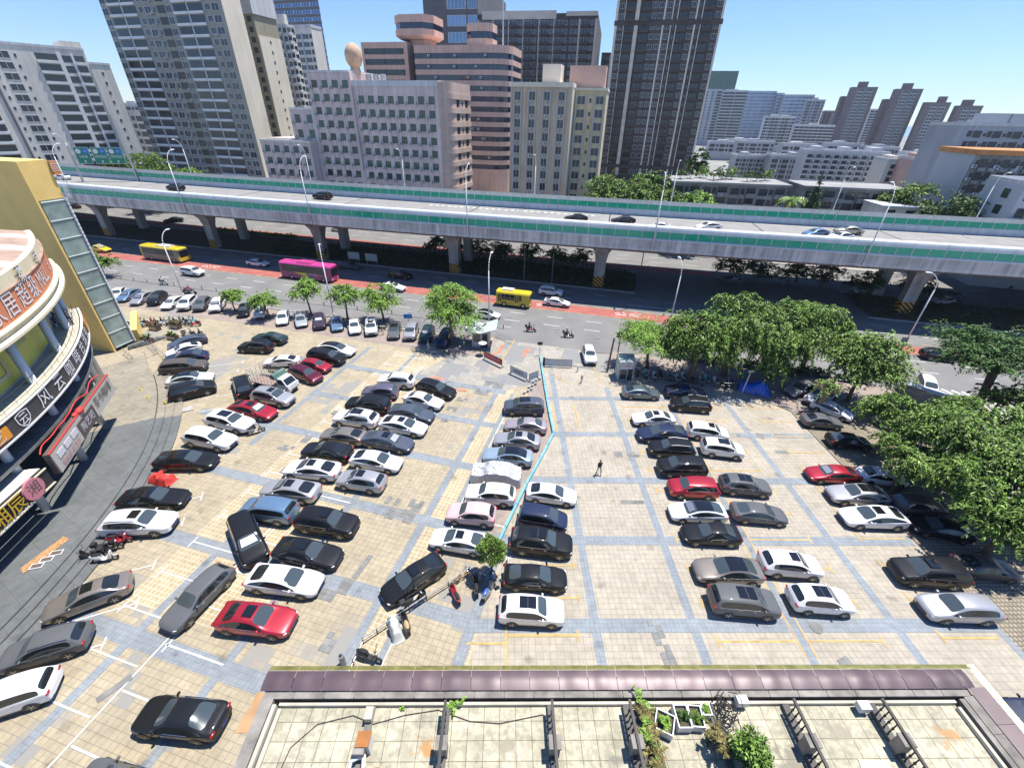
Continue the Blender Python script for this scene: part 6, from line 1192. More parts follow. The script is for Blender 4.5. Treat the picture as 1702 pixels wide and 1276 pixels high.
for x in (2.05, -2.0):
    for y in (-.82, .82): g = MB(); g.cyl((0, -.12, 0), (0, .12, 0), .36, .36, 20); wv = g.build('wheel', 'rubber', t, loc=(x, y, .36)); g = MB(); g.cyl((0, -.13, 0), (0, .13, 0), .2, .2, 14); g.build('rim', 'rim', wv)
for s_ in (-1, 1): g = MB(); g.box(2.74, 2.79, s_ * .65 - .15, s_ * .65 + .15, .75, .95); g.build('headlight', 'lamp_clear', t)
MB().box(2.74, 2.8, -.4, .4, .5, .66).build('bumper', 'plastic_dark', t)
# buses
def bus(label, x, y, L, W_, H, low, roofm, rz, kind, extra):
    t = thing('bus', label, 'bus', (x, y, .02), R(rz)); l = L / 2; w2 = W_ / 2
    g = MB(); prof = [(-w2, .35), (w2, .35), (w2, H * .5), (w2, H - .3), (w2 - .16, H - .06), (w2 - .45, H), (-w2 + .45, H), (-w2 + .16, H - .06), (-w2, H - .3), (-w2, H * .5)]
    xs = [(-l, .94), (-l + .12, 1), (l - .35, 1), (l - .08, .97), (l, .9)]; vs = [(xx, y_ * s_, .35 + (z_ - .35) * (s_ if xx > 0 else 1)) for xx, s_ in xs for y_, z_ in prof]; n = len(prof)
    fs = [(i * n + j, i * n + (j + 1) % n, (i + 1) * n + (j + 1) % n, (i + 1) * n + j) for i in range(len(xs) - 1) for j in range(n)] + [tuple(range(n - 1, -1, -1)), tuple((len(xs) - 1) * n + j for j in range(n))]
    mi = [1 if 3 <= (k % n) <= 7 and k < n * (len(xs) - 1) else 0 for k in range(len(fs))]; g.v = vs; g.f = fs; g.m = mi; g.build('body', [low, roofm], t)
    wl = MATS['car_glass']
    g = MB(); z0, z1 = H * .46, H - .45
    for s_ in (-1, 1):
        for i in range(extra['nw']):
            a = -l + .5 + i * (L - 1.9) / extra['nw']; g.box(a + .03, a + (L - 1.9) / extra['nw'] - .03, s_ * w2 - (.0 if s_ > 0 else .02), s_ * w2 + (.02 if s_ > 0 else 0), z0, z1)
    g.each('side_window', 'car_glass', t); g = MB(); g.box(l - .02, l + .03, -w2 * .8, w2 * .8, H * .38, H * .82); g.build('windscreen', 'car_glass', t); g = MB(); g.box(-l - .02, -l + .02, -w2 * .7, w2 * .7, H * .5, H * .85); g.build('rear_window', 'car_glass', t)
    for xx in (l - extra.get('fo', 1.9), -l + extra.get('ro', 2.4)):
        for s_ in (-1, 1): g = MB(); g.cyl((0, -.14, 0), (0, .14, 0), .46, .46, 20); wv = g.build('wheel', 'rubber', t, loc=(xx, s_ * (w2 - .12), .46)); g = MB(); g.cyl((0, -.15, 0), (0, .15, 0), .25, .25, 14); g.build('rim', 'rim', wv)
    for s_ in (-1, 1): g = MB(); g.box(l - .03, l + .03, s_ * w2 * .72 - .16, s_ * w2 * .72 + .16, .6, .8); g.build('headlight', 'lamp_clear', t)
    for s_ in (-1, 1): g = MB(); g.tube([(l - .1, s_ * w2 * .9, H - .25), (l + .35, s_ * (w2 + .15), H - .3), (l + .4, s_ * (w2 + .15), H - .75)], .05, 5); g.build('wing_mirror', 'plastic_dark', t)
    return t, l, w2
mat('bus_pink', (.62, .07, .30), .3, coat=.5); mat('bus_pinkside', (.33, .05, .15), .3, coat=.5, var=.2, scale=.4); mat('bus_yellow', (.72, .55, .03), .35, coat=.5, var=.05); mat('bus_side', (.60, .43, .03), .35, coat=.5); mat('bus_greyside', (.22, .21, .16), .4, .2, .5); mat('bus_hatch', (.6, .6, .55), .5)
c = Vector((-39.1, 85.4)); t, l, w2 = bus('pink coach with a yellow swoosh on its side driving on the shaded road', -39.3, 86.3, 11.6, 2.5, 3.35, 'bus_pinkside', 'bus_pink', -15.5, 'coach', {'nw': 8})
g = MB(); g.add([(-2.8, -w2 - .012, 1.55), (.3, -w2 - .012, 1.6), (.4, -w2 - .012, 1.2), (-.6, -w2 - .012, .95)], [(0, 1, 2, 3)]); g.build('yellow_swoosh', 'bus_yellow', t); MB().box(-1.0, 1.6, -w2 - .011, -w2, .5, .9).build('green_patch', 'net_green', t)
text_obj('lettering', 'MICO BUS', .5, 'frame_white', t, Matrix.Translation((1.7, -w2 - .02, 1.35)) @ X); g = MB(); g.box(-1.8, 1.5, -.85, .85, 3.35, 3.55); g.box(-3.4, -2.2, -.5, .5, 3.35, 3.42); g.each('roof_hatch', 'bus_pink', t)
t, l, w2 = bus('yellow and grey city bus near the glass lift tower', -75.4, 97.8, 10.6, 2.5, 3.1, 'bus_greyside', 'bus_yellow', -16.5, 'bus', {'nw': 7})
g = MB(); g.box(-.8, 2.6, -.8, .8, 3.1, 3.3); g.build('roof_unit', 'bus_hatch', t); MB().box(l - .5, l + .015, -w2 - .01, w2 + .01, .4, 1.4).build('front_panel', 'bus_yellow', t); MB().box(-l - .015, -l + .3, -w2 - .01, w2 + .01, .4, 2.6).build('rear_panel', 'bus_yellow', t)
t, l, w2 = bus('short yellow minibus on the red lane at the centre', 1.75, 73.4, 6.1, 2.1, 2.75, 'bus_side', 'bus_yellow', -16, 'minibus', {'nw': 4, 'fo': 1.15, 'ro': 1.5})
g = MB(); g.box(-2.2, -.1, -.45, .75, 2.75, 2.95); g.build('roof_unit', 'bus_hatch', t); g = MB(); [g.box(a, a + .7, -w2 - .03, -w2 - .021, .5, 2.2) for a in (-2.75, .35)]; g.each('door', 'bus_yellow', t); g = MB(); [g.box(a + .06 + q_ * .32, a + .32 + q_ * .32, -w2 - .04, -w2 - .031, .9, 2.1) for a in (-2.75, .35) for q_ in (0, 1)]; g.each('door_glass', 'car_glass', t)
# ------------------------------------------------------------------ trees and plants
def leaves(centers, n, size, droop=.3, flat=.0, aspect=.42, seed=1, frond=True):
    """small leaf blades set along drooping sprays that start in each clump: centers = [(x,y,z,rx,ry,rz)]"""
    rg = np.random.default_rng(seed); V = []; C = np.array(centers); mid = C[:, :3].mean(0)
    vol = (C[:, 3] * C[:, 4] * C[:, 5]) ** .7; cnt = np.maximum(8, (n * vol / vol.sum()).astype(int))
    if not frond:
        for c, k in zip(C, cnt):
            d = rg.normal(size=(k, 3)); d /= np.linalg.norm(d, axis=1)[:, None]; P = d * (rg.random(k) ** .4)[:, None] * c[3:6] + c[:3]; s = size * rg.uniform(.6, 1.3, k)
            out = d + rg.normal(size=(k, 3)) * .5; out[:, 2] -= droop; out /= np.linalg.norm(out, axis=1)[:, None]; side = np.cross(out, rg.normal(size=(k, 3)) * .5 + np.array([0, 0, 1.])); side /= np.linalg.norm(side, axis=1)[:, None]
            a = out * s[:, None]; b = side * (s * aspect)[:, None]; V.append(np.stack([P - a * .5, P + b * .5, P + a * .5, P - b * .5], 1).reshape(-1, 3))
        C = C[:0]
    for c, k in zip(C, cnt):
        m = max(3, k // 26); o = c[:3] - mid; o = o / (np.linalg.norm(o) + 1e-6)
        D = rg.normal(size=(m, 3)) * .8 + o * .5; D[:, 2] = np.abs(D[:, 2]) * .45 + .1; D /= np.linalg.norm(D, axis=1)[:, None]
        S = c[:3] + rg.normal(size=(m, 3)) * c[3:6] * .28; Ln = c[3] * rg.uniform(.7, 1.35, m); f = rg.integers(0, m, k); tt = rg.random(k) ** .8
        sd = np.cross(D, [0, 0, 1.]); sd /= np.linalg.norm(sd, axis=1)[:, None] + 1e-6; sg = np.where(rg.random(k) < .5, -1., 1.)
        dn = np.array([0, 0, -1.]) * (Ln[f] * (.25 + droop) * tt ** 2)[:, None]
        wd = (.2 * c[3] * (1.05 - tt) * rg.random(k) * sg)[:, None]
        P = S[f] + D[f] * (Ln[f] * tt)[:, None] + dn + sd[f] * wd + rg.normal(size=(k, 3)) * .04 * c[3]
        s = size * rg.uniform(.55, 1.3, k); out = sd[f] * sg[:, None] * .8 + D[f] * .7 + rg.normal(size=(k, 3)) * .3; out[:, 2] -= droop * (.3 + tt); out /= np.linalg.norm(out, axis=1)[:, None]
        up = rg.normal(size=(k, 3)) * .5 + np.array([0, 0, 1.]); side = np.cross(out, up); side /= np.linalg.norm(side, axis=1)[:, None]
        a = out * s[:, None]; b = side * (s * aspect)[:, None]; sag = np.array([0, 0, -1.]) * (s * .2)[:, None]
        q = np.stack([P - a * .5 + sag * .3, P + b * .5, P + a * .5 + sag, P - b * .5], 1); V.append(q.reshape(-1, 3))
    V = np.concatenate(V); m = len(V) // 4; me = bpy.data.meshes.new('crown'); me.vertices.add(len(V)); me.vertices.foreach_set('co', V.ravel())
    me.loops.add(len(V)); me.loops.foreach_set('vertex_index', np.arange(len(V))); me.polygons.add(m); me.polygons.foreach_set('loop_start', np.arange(m) * 4); me.polygons.foreach_set('loop_total', np.full(m, 4)); me.update(calc_edges=True); return me
def clumps(cx, cy, cz, rx, ry, rz, n, cr, rg, shell=.75):
    out = []
    for _ in range(n):
        d = np.array([rg.gauss(0, 1) for _ in range(3)]); d /= np.linalg.norm(d); k = shell + (1 - shell) * rg.random() if rg.random() < .8 else rg.random() * shell
        if d[2] < -.55: d[2] *= .3
        s = cr * rg.uniform(.55, 1.6); out.append((cx + d[0] * rx * k, cy + d[1] * ry * k, cz + d[2] * rz * k, s, s, s * .6))
    return out
def tree(name, label, x, y, h, r, zc, n=9000, leaf='leaf', seed=1, tr=.16, nclump=26, cr=None, rz=None, size=.34, droop=.3, bark='bark', lean=(0, 0), limbs=7, cat='tree', group=None, multi=1, z0=0, asp=.42, frond=True):
    rg = random.Random(seed); cr = cr or r * .36; rz = rz or (h - zc) * .9; t = thing(name, label, cat, (x, y, z0), 0, group); lx_, ly_ = lean
    cl = clumps(lx_, ly_, zc, r - cr * .6, r - cr * .6, rz, nclump, cr, rg); me = leaves(cl, n, size, droop, seed=seed, aspect=asp, frond=frond); me.materials.append(MATS[leaf]); obj('crown', me, t)
    g = MB(); 
    for q in range(multi):
        b0 = Vector((rg.uniform(-.2, .2) * (multi > 1), rg.uniform(-.2, .2) * (multi > 1), 0)); top = Vector((lx_ * .6 + rg.uniform(-.3, .3), ly_ * .6 + rg.uniform(-.3, .3), zc - rz * .35)); mid = (b0 + top) / 2 + Vector((rg.uniform(-.15, .15), rg.uniform(-.15, .15), 0)) * r * .3
        g.tube([b0, b0 + Vector((0, 0, .15)), mid, top], [tr * 1.5, tr * 1.1, tr * .85, tr * .7], 8)
        for i in range(limbs):
            c = cl[rg.randrange(len(cl))]; e = Vector(c[:3]); m_ = (top + e) / 2 + Vector((0, 0, -.1 * r + rg.uniform(-.2, .4))); g.tube([top if i % 2 else mid.lerp(top, .7), m_, e], [tr * .55, tr * .35, tr * .12], 5)
    g.build('trunk', bark, t); return t
ST = [(-45.3, 68.9, 3.9, 1.75, 2.7, 'leftmost small street tree, bright green, by the black-roofed SUV'), (-38.2, 66.2, 4.4, 2.1, 2.9, 'second small street tree from the left, bright green, over the white hatchback'), (-32.0, 67.5, 6.3, 2.3, 4.4, 'third small street tree, in front of the pink coach'), (-25.3, 65.2, 7.0, 2.2, 4.6, 'two-tiered bright street tree right of the pink coach'), (-19.5, 65.4, 6.6, 2.9, 4.1, 'round bright street tree left of the railing along the kerb'), (-7.6, 57.4, 9.6, 3.5, 5.6, 'largest bright street tree, leaning over the gate booth')]
for i, (x, y, h, r, zc, lb) in enumerate(ST): tree('street_tree', lb, x, y, h, r, zc, [6500, 7500, 9000, 9000, 13000, 24000][i], 'leaf_bright', 20 + i, .12 + .015 * i, 20 + 4 * i, r * .36, size=.27, droop=.45, group='small trees along the kerb row', lean=((.1, .2), (-.3, 0), (-.2, .3), (0, 0), (-.2, .2), (.1, .6))[i], asp=.36)
tree('street_tree', 'dull green tree squeezed behind the glass lift tower', -79.0, 84.6, 5.6, 3.0, 3.4, 8000, 'leaf', 5, .16, 22)
BT = [(24.2, 48.0, 9.8, 4.3, 6.0, 'leftmost of the large drooping trees, beside the pale feathery one'), (29.4, 49.3, 11.6, 5.2, 7.4, 'large drooping tree above the blue tarpaulin, between two others'), (35.2, 48.6, 10.6, 4.6, 6.4, 'third large drooping tree, against the dark underpass'), (40.4, 50.6, 10.2, 3.8, 6.9, 'rightmost of the large drooping trees, reaching over the road')]
for i, (x, y, h, r, zc, lb) in enumerate(BT): tree('drooping_tree', lb, x, y, h, r, zc, 26000, 'leaf', 40 + i, .3, 36, r * .31, size=.38, droop=.9, limbs=14, group='large drooping trees behind the right lot', multi=2, asp=.34)
tree('feathery_tree', 'pale green feathery tree with flat sprays beside the gate hut', 19.6, 51.4, 6.4, 4.2, 4.6, 18000, 'leaf_bright', 51, .17, 34, 1.3, rz=1.5, size=.30, droop=.2, lean=(-.4, -.6), limbs=12, multi=2, asp=.3)
tree('street_tree', 'mid green tree over the white people carrier, left of the zebra crossing', 42.3, 43.6, 8.8, 3.5, 5.9, 20000, 'leaf', 52, .22, 44, 1.5, size=.38, droop=.5, limbs=12, asp=.36)
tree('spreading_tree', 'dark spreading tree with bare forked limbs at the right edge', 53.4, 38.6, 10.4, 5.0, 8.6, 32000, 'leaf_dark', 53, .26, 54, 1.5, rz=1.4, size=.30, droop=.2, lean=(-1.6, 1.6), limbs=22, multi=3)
tree('spreading_tree', 'bright low crown in front of the forked limbs at the right edge', 55.6, 34.2, 7.0, 4.0, 5.2, 12000, 'leaf', 54, .26, 34, 1.3, size=.4, lean=(-2.2, .6), limbs=14, multi=2)
RT = [(38.2, 33.6, 7.2, 2.9, 5.0, 'front-left tree of the big right-hand clump, over the black saloon'), (41.4, 29.0, 8.6, 4.6, 6.0, 'widest tree of the right-hand clump, over the shaded cars'), (45.2, 32.6, 7.6, 3.4, 5.6, 'rear tree of the right-hand clump, next to the grey hoarding'), (39.2, 24.4, 7.4, 3.7, 5.2, 'nearest tree of the right-hand clump, above the dark SUV'), (45.5, 25.0, 8.0, 4.4, 5.6, 'tree of the right-hand clump cut off by the right frame edge'), (36.2, 28.4, 6.2, 2.9, 4.4, 'low front tree of the right-hand clump reaching over the shaded white saloon'), (38.2, 21.6, 6.0, 3.0, 4.2, 'lowest tree of the right-hand clump above the dark brown saloon')]
for i, (x, y, h, r, zc, lb) in enumerate(RT): tree('shade_tree', lb, x, y, h, r, zc, [12000, 30000, 16000, 20000, 24000, 11000, 11000][i], 'leaf', 60 + i, .24, 30, r * .31, size=.32, droop=.6, limbs=12, group='tree clump on the right', asp=.34)
# pruned stump tree
t = thing('pruned_tree', 'pruned pale stump tree with cut bare branches at the lot corner', 'tree', (37.0, 41.3, 0)); g = MB(); g.tube([(0, 0, 0), (.1, .1, 1.2), (.3, .1, 2.4)], [.34, .28, .26], 8)
rg = random.Random(9)
for i in range(16): a = rg.uniform(0, 6.28); l = rg.uniform(1.0, 2.1); g.tube([(.3, .1, 2.2), (.3 + .5 * math.cos(a) * l, .1 + .5 * math.sin(a) * l, 2.7 + .3 * l), (.3 + math.cos(a) * l, .1 + math.sin(a) * l, 3.0 + l * rg.uniform(.2, .9))], [.17, .12, .08], 6)
g.build('trunk', 'bark_pale', t); me = leaves([(.3, .1, 3.4, 1.6, 1.6, .9)], 900, .3, .2, seed=8); me.materials.append(MATS['leaf']); obj('crown', me, t)
# round topiary bush in the lot
t = thing('round_bush', 'round clipped green bush where the blue kerb ends, bicycles at its foot', 'bush', (-.75, 19.9, 0)); g = MB(); g.tube([(0, 0, 0), (.05, .02, 1.0), (0, .05, 2.2)], [.07, .06, .05], 7); g.build('trunk', 'bark', t)
cs_ = [(0, 0, 2.75, .95, .95, .95)]; rg_ = random.Random(5)
for i in range(26): a, b = rg_.uniform(0, 6.28), rg_.uniform(-.6, 1.5); cs_.append((.88 * math.cos(a) * math.cos(b), .88 * math.sin(a) * math.cos(b), 2.75 + .9 * math.sin(b), .32, .32, .3))
me = leaves(cs_, 9000, .14, .0, seed=70, aspect=.5, frond=False); me.materials.append(MATS['leaf']); obj('crown', me, t)
# background trees behind the viaduct
def bgt(az, d, h, r, zc, lf, lb, seed, n=7000, **k): p = azp(az, d); return tree(k.pop('name', 'tree'), lb, p.x, p.y, h, r, zc, n, lf, seed, .3, 30, r * .34, size=.62, droop=.3, limbs=6, **k)
bgt(-38.6, 205, 14.5, 4.5, 11, 'leaf', 'light green tree under the green road signs', 80); bgt(-36.4, 190, 17.2, 6.5, 12, 'leaf', 'broad green tree right of the green road signs', 81, 11000); bgt(-33.4, 185, 12.5, 4, 10, 'leaf_bright', 'low pale green bush before the big grey tower', 82); bgt(-43, 215, 13, 5, 10, 'leaf_dark', 'dark tree in front of the far left apartment block', 83)
bgt(12.6, 134, 16.4, 7.0, 10.8, 'leaf', 'left half of the broad green tree pair before the brown tower', 84, 15000); bgt(16.2, 132, 17.4, 7.2, 11.5, 'leaf', 'right half of the broad green tree pair before the brown tower', 85, 15000); bgt(19.0, 128, 14.3, 4.5, 10.5, 'leaf', 'smaller tree touching the broad pair on its right', 86)
bgt(22.7, 122, 14.6, 5.2, 10.5, 'leaf_bright', 'bright green tree in front of the roof garden house', 87, 9000); bgt(42.0, 146, 17.4, 5.5, 12.5, 'leaf', 'tree beside the white-roofed shed on the right', 88, 9000); bgt(45.0, 140, 16.2, 6.5, 11.5, 'leaf_dark', 'dark tree left of the white gable wall', 89, 11000); bgt(40.6, 146, 15.8, 4, 12, 'leaf', 'small tree at the end of the long old house', 90, 6000)
p = azp(33.85, 138); t = thing('pine_tree', 'tall dark conical pine in front of the old low houses', 'tree', (p.x, p.y, 0)); g = MB(); g.cyl((0, 0, 0), (0, 0, 17.5), .25, .08, 6); g.build('trunk', 'bark', t); me = leaves([(random.uniform(-.3, .3), random.uniform(-.3, .3), 10.2 + i * .75, 1.9 - i * .14, 1.9 - i * .14, .7) for i in range(12)], 6000, .5, .1, seed=91, aspect=.2); me.materials.append(MATS['leaf_dark']); obj('crown', me, t)
def palm(name, label, x, y, z, h, n=12, L=2.6, seed=1, leafm='leaf'):
    rg = random.Random(seed); t = thing(name, label, 'palm', (x, y, z)); g = MB(); g.cyl((0, 0, 0), (.1, 0, h), .16, .11, 7); g.build('trunk', 'bark_pale', t); V = MB()
    for i in range(n):
        a = i / n * 6.28 + rg.uniform(-.2, .2); el = rg.uniform(.2, 1.0); px = [Vector((math.cos(a) * L * s_ * math.cos(el * (1 - s_)), math.sin(a) * L * s_ * math.cos(el * (1 - s_)), h + L * (math.sin(el) * s_ - .75 * s_ * s_))) for s_ in (0, .25, .5, .75, 1)]; sd = Vector((-math.sin(a), math.cos(a), 0))
        for u in range(4):
            for s_ in (-1, 1):
                for w_ in (0, .5): b0 = px[u].lerp(px[u + 1], w_); b1 = px[u].lerp(px[u + 1], min(1, w_ + .35)); tip = sd * s_ * L * .22 * (1 - u * .15) + Vector((0, 0, -.12 * L)); V.add([tuple(b0), tuple(b1), tuple(b1 + tip), tuple(b0 + tip * .9)], [(0, 1, 2, 3)])
    V.build('crown', leafm, t); return t
p = azp(31.9, 121); palm('palm_tree', 'dark green palm left of the pine behind the viaduct', p.x, p.y, 0, 14.3, 16, 3.2, 3)
# roof garden on the old low house
Mg = Matrix.Translation(RG.t.location) @ Matrix.Rotation(RG.t.rotation_euler.z, 4, 'Z')
for i in range(9):
    q = Mg @ Vector((RG.W * (.08 + .1 * i), 4 + (i % 3) * 2, 15.2)); tree('roof_garden_tree', 'roof garden shrub on the old low house, number %d counted from the left end' % (i + 1) if 0 else ('roof garden tree, %s from the left on the old low house' % ORD[i]), q.x, q.y, 2.6 + (i * 37 % 5) * .4, 1.5 + (i % 3) * .3, 1.6, 1500, ('leaf', 'leaf_dark', 'leaf_bright')[i % 3], 100 + i, .08, 12, size=.4, z0=15.3, group='roof garden trees')
bgt(21.9, 150, 22.3, 3.2, 18, 'leaf_dark', 'tall dark tree rising behind the roof garden house', 95, 6000)
# planting under and beyond the viaduct
for i, (u, v, h, r) in enumerate([(-44, 97, 4.4, 2.4), (-39, 97.4, 5.0, 2.9), (-33, 97, 4.8, 2.9), (-27, 97.3, 5.2, 3), (-21, 97, 5, 3), (-15, 97.2, 4.8, 2.8), (-9, 97, 4.6, 2.6), (22, 100, 4.6, 2.8), (28, 100.5, 5, 3.1), (34, 100.5, 5, 3.1), (40, 100, 5.2, 3.1), (46, 97, 5, 3), (55, 97, 4.6, 2.8)]):
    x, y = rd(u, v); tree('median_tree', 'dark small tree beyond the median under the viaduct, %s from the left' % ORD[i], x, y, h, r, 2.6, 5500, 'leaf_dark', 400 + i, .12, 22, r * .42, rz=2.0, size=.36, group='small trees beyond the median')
def hedge(name, label, pts, z, h, r, n, lf, size=.4, seed=1, kind='stuff'):
    cs = [(x, y, z + h * .5, r, r, h * .55) for x, y in pts]; me = leaves(cs, n, size, 0, seed=seed); me.materials.append(MATS[lf]); o = obj(name, me); o['kind'] = kind; o['label'] = label; o['category'] = 'hedge'; return o
hedge('hedge', 'bright green planted hedge strip on the far side of the road', [rd(u, 99.2) for u in np.arange(-110, -84, 1.0)], .1, .9, .9, 9000, 'leaf_bright', .4, 2)
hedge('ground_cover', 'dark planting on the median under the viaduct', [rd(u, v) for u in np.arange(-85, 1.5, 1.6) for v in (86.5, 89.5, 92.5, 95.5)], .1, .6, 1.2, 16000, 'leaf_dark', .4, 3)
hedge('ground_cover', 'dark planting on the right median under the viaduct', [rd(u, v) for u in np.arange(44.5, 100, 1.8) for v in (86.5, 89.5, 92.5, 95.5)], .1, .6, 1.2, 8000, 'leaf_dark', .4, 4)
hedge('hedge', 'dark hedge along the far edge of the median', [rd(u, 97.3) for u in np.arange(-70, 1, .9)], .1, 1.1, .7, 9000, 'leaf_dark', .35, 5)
hedge('hedge', 'shrub bed between the drooping trees and the road', [rd(u, 58.6 + (u * 7 % 3) * .2) for u in np.arange(8, 34, .9)], .1, .9, .8, 8000, 'leaf_dark', .35, 6)
# creepers on piers
for x in (-43.8, -12.6, 17, 70.5):
    p = vpt(x) + vin(x) * 8.2; o = hedge('creeper', 'dark green creeper climbing the pier %s' % {-43.8: 'right of the pink coach', -12.6: 'above the largest street tree', 17: 'at centre with the pale column', 70.5: 'that is a slanted twin on the right'}[x], [(p.x + .9, p.y - .4), (p.x + 1.0, p.y + .3)], .3, 3.6, .55, 1400, 'leaf_dark', .3, abs(int(x))); del o['kind']; o['category'] = 'creeper'
# ------------------------------------------------------------------ scooters, bicycles
mat('sc_black', (.02, .02, .022), .3, coat=.6); mat('sc_red', (.35, .02, .04), .3, coat=.6); mat('sc_white', (.6, .6, .58), .3, coat=.6); mat('sc_blue', (.05, .12, .45), .3, coat=.6); mat('sc_grey', (.2, .21, .22), .3, coat=.6); mat('sc_cyan', (.25, .5, .52), .4); mat('sc_tan', (.45, .3, .15), .6)
SCM = {}
def scooter_mesh():
    if SCM: return SCM
    w_ = MB(); w_.cyl((0, -.05, 0), (0, .05, 0), .23, .23, 18); SCM['wheel'] = w_.mesh('wheel', ['rubber']); w_ = MB(); w_.cyl((0, -.056, 0), (0, .056, 0), .13, .13, 12); SCM['rim'] = w_.mesh('rim', ['rim'])
    b = MB(); vs = []
    sec = [(.52, .05, .55, .80, .10), (.44, .17, .34, .92, .2), (.34, .16, .26, .60, .2), (.12, .15, .24, .30, .18), (-.12, .16, .24, .34, .2), (-.2, .17, .26, .68, .2), (-.5, .18, .34, .72, .2), (-.78, .12, .50, .72, .14), (-.88, .05, .6, .7, .06)]
    for x, w2, z0, z1, wt in sec: vs += [(x, -w2, z0 + .03), (x, -wt, (z0 + z1) / 2), (x, -w2 * .8, z1), (x, w2 * .8, z1), (x, wt, (z0 + z1) / 2), (x, w2, z0 + .03)]
    n = 6; b.add(vs, [(i * n + j, i * n + (j + 1) % n, (i + 1) * n + (j + 1) % n, (i + 1) * n + j) for i in range(len(sec) - 1) for j in range(n)] + [tuple(range(n - 1, -1, -1)), tuple((len(sec) - 1) * n + j for j in range(n))]); b.cyl((.62, 0, .23), (.42, 0, .95), .035, .035, 6); b.ell((.62, 0, .42), .2, .07, .08, 8, 5); SCM['body'] = b.mesh('body', ['sc_black'])
    s_ = MB(); s_.ell((-.42, 0, .76), .36, .15, .075, 10, 6); SCM['seat'] = s_.mesh('seat', ['rubber'], True)
    h = MB(); h.tube([(.3, -.34, 1.0), (.42, -.1, 1.03), (.42, .1, 1.03), (.3, .34, 1.0)], .02, 5); h.cyl((.40, 0, .9), (.42, 0, 1.04), .05, .06, 6); SCM['handlebar'] = h.mesh('handlebar', ['plastic_dark'])
    for q in (-1, 1): m_ = MB(); m_.cyl((.4, q * .2, 1.03), (.36, q * .3, 1.2), .01, .01, 4); m_.ell((.36, q * .31, 1.22), .02, .07, .045, 8, 4); SCM['mirror%d' % q] = m_.mesh('mirror', ['plastic_dark'])
    m_ = MB(); m_.ell((.5, 0, .86), .05, .1, .07, 8, 5); SCM['lamp'] = m_.mesh('headlight', ['lamp_clear'])
    m_ = MB(); m_.box(-1.0, -.68, -.17, .17, .74, 1.02); m_.box(-1.01, -.67, -.18, .18, 1.02, 1.05); SCM['box'] = m_.mesh('top_box', ['plastic_dark'])
    m_ = MB(); m_.box(.5, .78, -.17, .17, .62, .64); [m_.box(.5, .78, s_ * .17 - .01, s_ * .17 + .01, .64, .88) for s_ in (-1, 1)]; [m_.box(x - .01, x + .01, -.17, .17, .64, .88) for x in (.5, .78)]; SCM['basket'] = m_.mesh('basket', ['plastic_dark']); return SCM
def scooter(x, y, hd, paint, label, grp=None, box=False, basket=False, z=.03, lean=6, seat=None):
    M_ = scooter_mesh(); t = thing('scooter', label, 'scooter', (x, y, z), R(hd), grp); t.rotation_euler = (R(-lean), 0, R(hd))
    o = obj('body', M_['body'], t); o.material_slots[0].link = 'OBJECT'; o.material_slots[0].material = MATS[paint]
    for xx in (.62, -.6): wv = obj('wheel', M_['wheel'], t, loc=(xx, 0, .23)); obj('rim', M_['rim'], wv)
    o = obj('seat', M_['seat'], t); obj('handlebar', M_['handlebar'], t); obj('mirror', M_['mirror-1'], t); obj('mirror', M_['mirror1'], t); obj('headlight', M_['lamp'], t)
    if seat: o.material_slots[0].link = 'OBJECT'; o.material_slots[0].material = MATS[seat]
    if box: obj('top_box', M_['box'], t)
    if basket: obj('basket', M_['basket'], t)
    return t
scooter(-6.25, 16.1, 118, 'sc_black', 'black scooter with a tan seat right of the dust-covered one', seat='sc_tan'); scooter(-5.9, 17.5, 35, 'sc_black', 'black scooter lying along the chain rail below the black saloon', box=True, basket=True); scooter(-3.2, 18.1, 120, 'sc_red', 'black and red scooter standing off the chain rail'); scooter(-1.75, 18.75, 100, 'sc_black', 'dark scooter just left of the round bush'); scooter(-.85, 18.3, 65, 'sc_grey', 'grey scooter with a blue-helmeted front left of the white SUV', seat='sc_blue'); scooter(-8.1, 13.9, -15, 'sc_black', 'black scooter half hidden by the roof edge')
SX = [(-29.7, 22.5, 10, 'sc_red', 'topmost scooter of the trio on the plaza edge, dark red'), (-29.9, 21.8, 20, 'sc_black', 'middle scooter of the trio on the plaza edge'), (-29.6, 20.9, 15, 'sc_white', 'white and black scooter nearest the greige saloon'), (-30.8, 21.2, 190, 'sc_black', 'black scooter leaning against the mall steps')]
for x, y, h, p_, lb in SX: scooter(x, y, h, p_, lb, 'scooters between the white SUV and grey-beige saloon', box=p_ == 'sc_black')
scooter(-25.9, 36.3, 35, 'sc_grey', 'grey scooter parked at the nose of the white SUV'); scooter(-48.2, 62.9, 190, 'sc_red', 'dark red scooter right of the planter boxes'); scooter(-47.4, 59.6, 20, 'sc_grey', 'grey scooter above the dark slate saloon', lean=4); scooter(-45.9, 59.4, 60, 'sc_black', 'black scooter above the dark slate saloon', lean=4)
for i in range(13):
    u = i / 12; x, y = -57.4 + u * 8.2, 62.6 + u * 1.1 + (i % 2) * .25; scooter(x, y, 75 + (i * 37) % 20, ('sc_black', 'sc_cyan', 'sc_grey', 'sc_white', 'sc_red')[i * 3 % 5], '%s scooter in the packed line behind the planters, %s from the tower' % (('black', 'teal', 'grey', 'white', 'red')[i * 3 % 5], ORD[i]), 'scooters behind the planters', box=i % 3 == 0)
for i in range(14):
    x = 16.9 + i * .95; y = 48.9 - i * .19 + .35 * ((i * 5) % 3); scooter(x, y, 80 + (i * 31) % 30, ('sc_black', 'sc_grey', 'sc_cyan', 'sc_white')[i % 4], '%s scooter under the drooping trees, %s from the gate hut' % (('black', 'grey', 'teal', 'white')[i % 4], ORD[i]), 'scooters under the drooping trees')
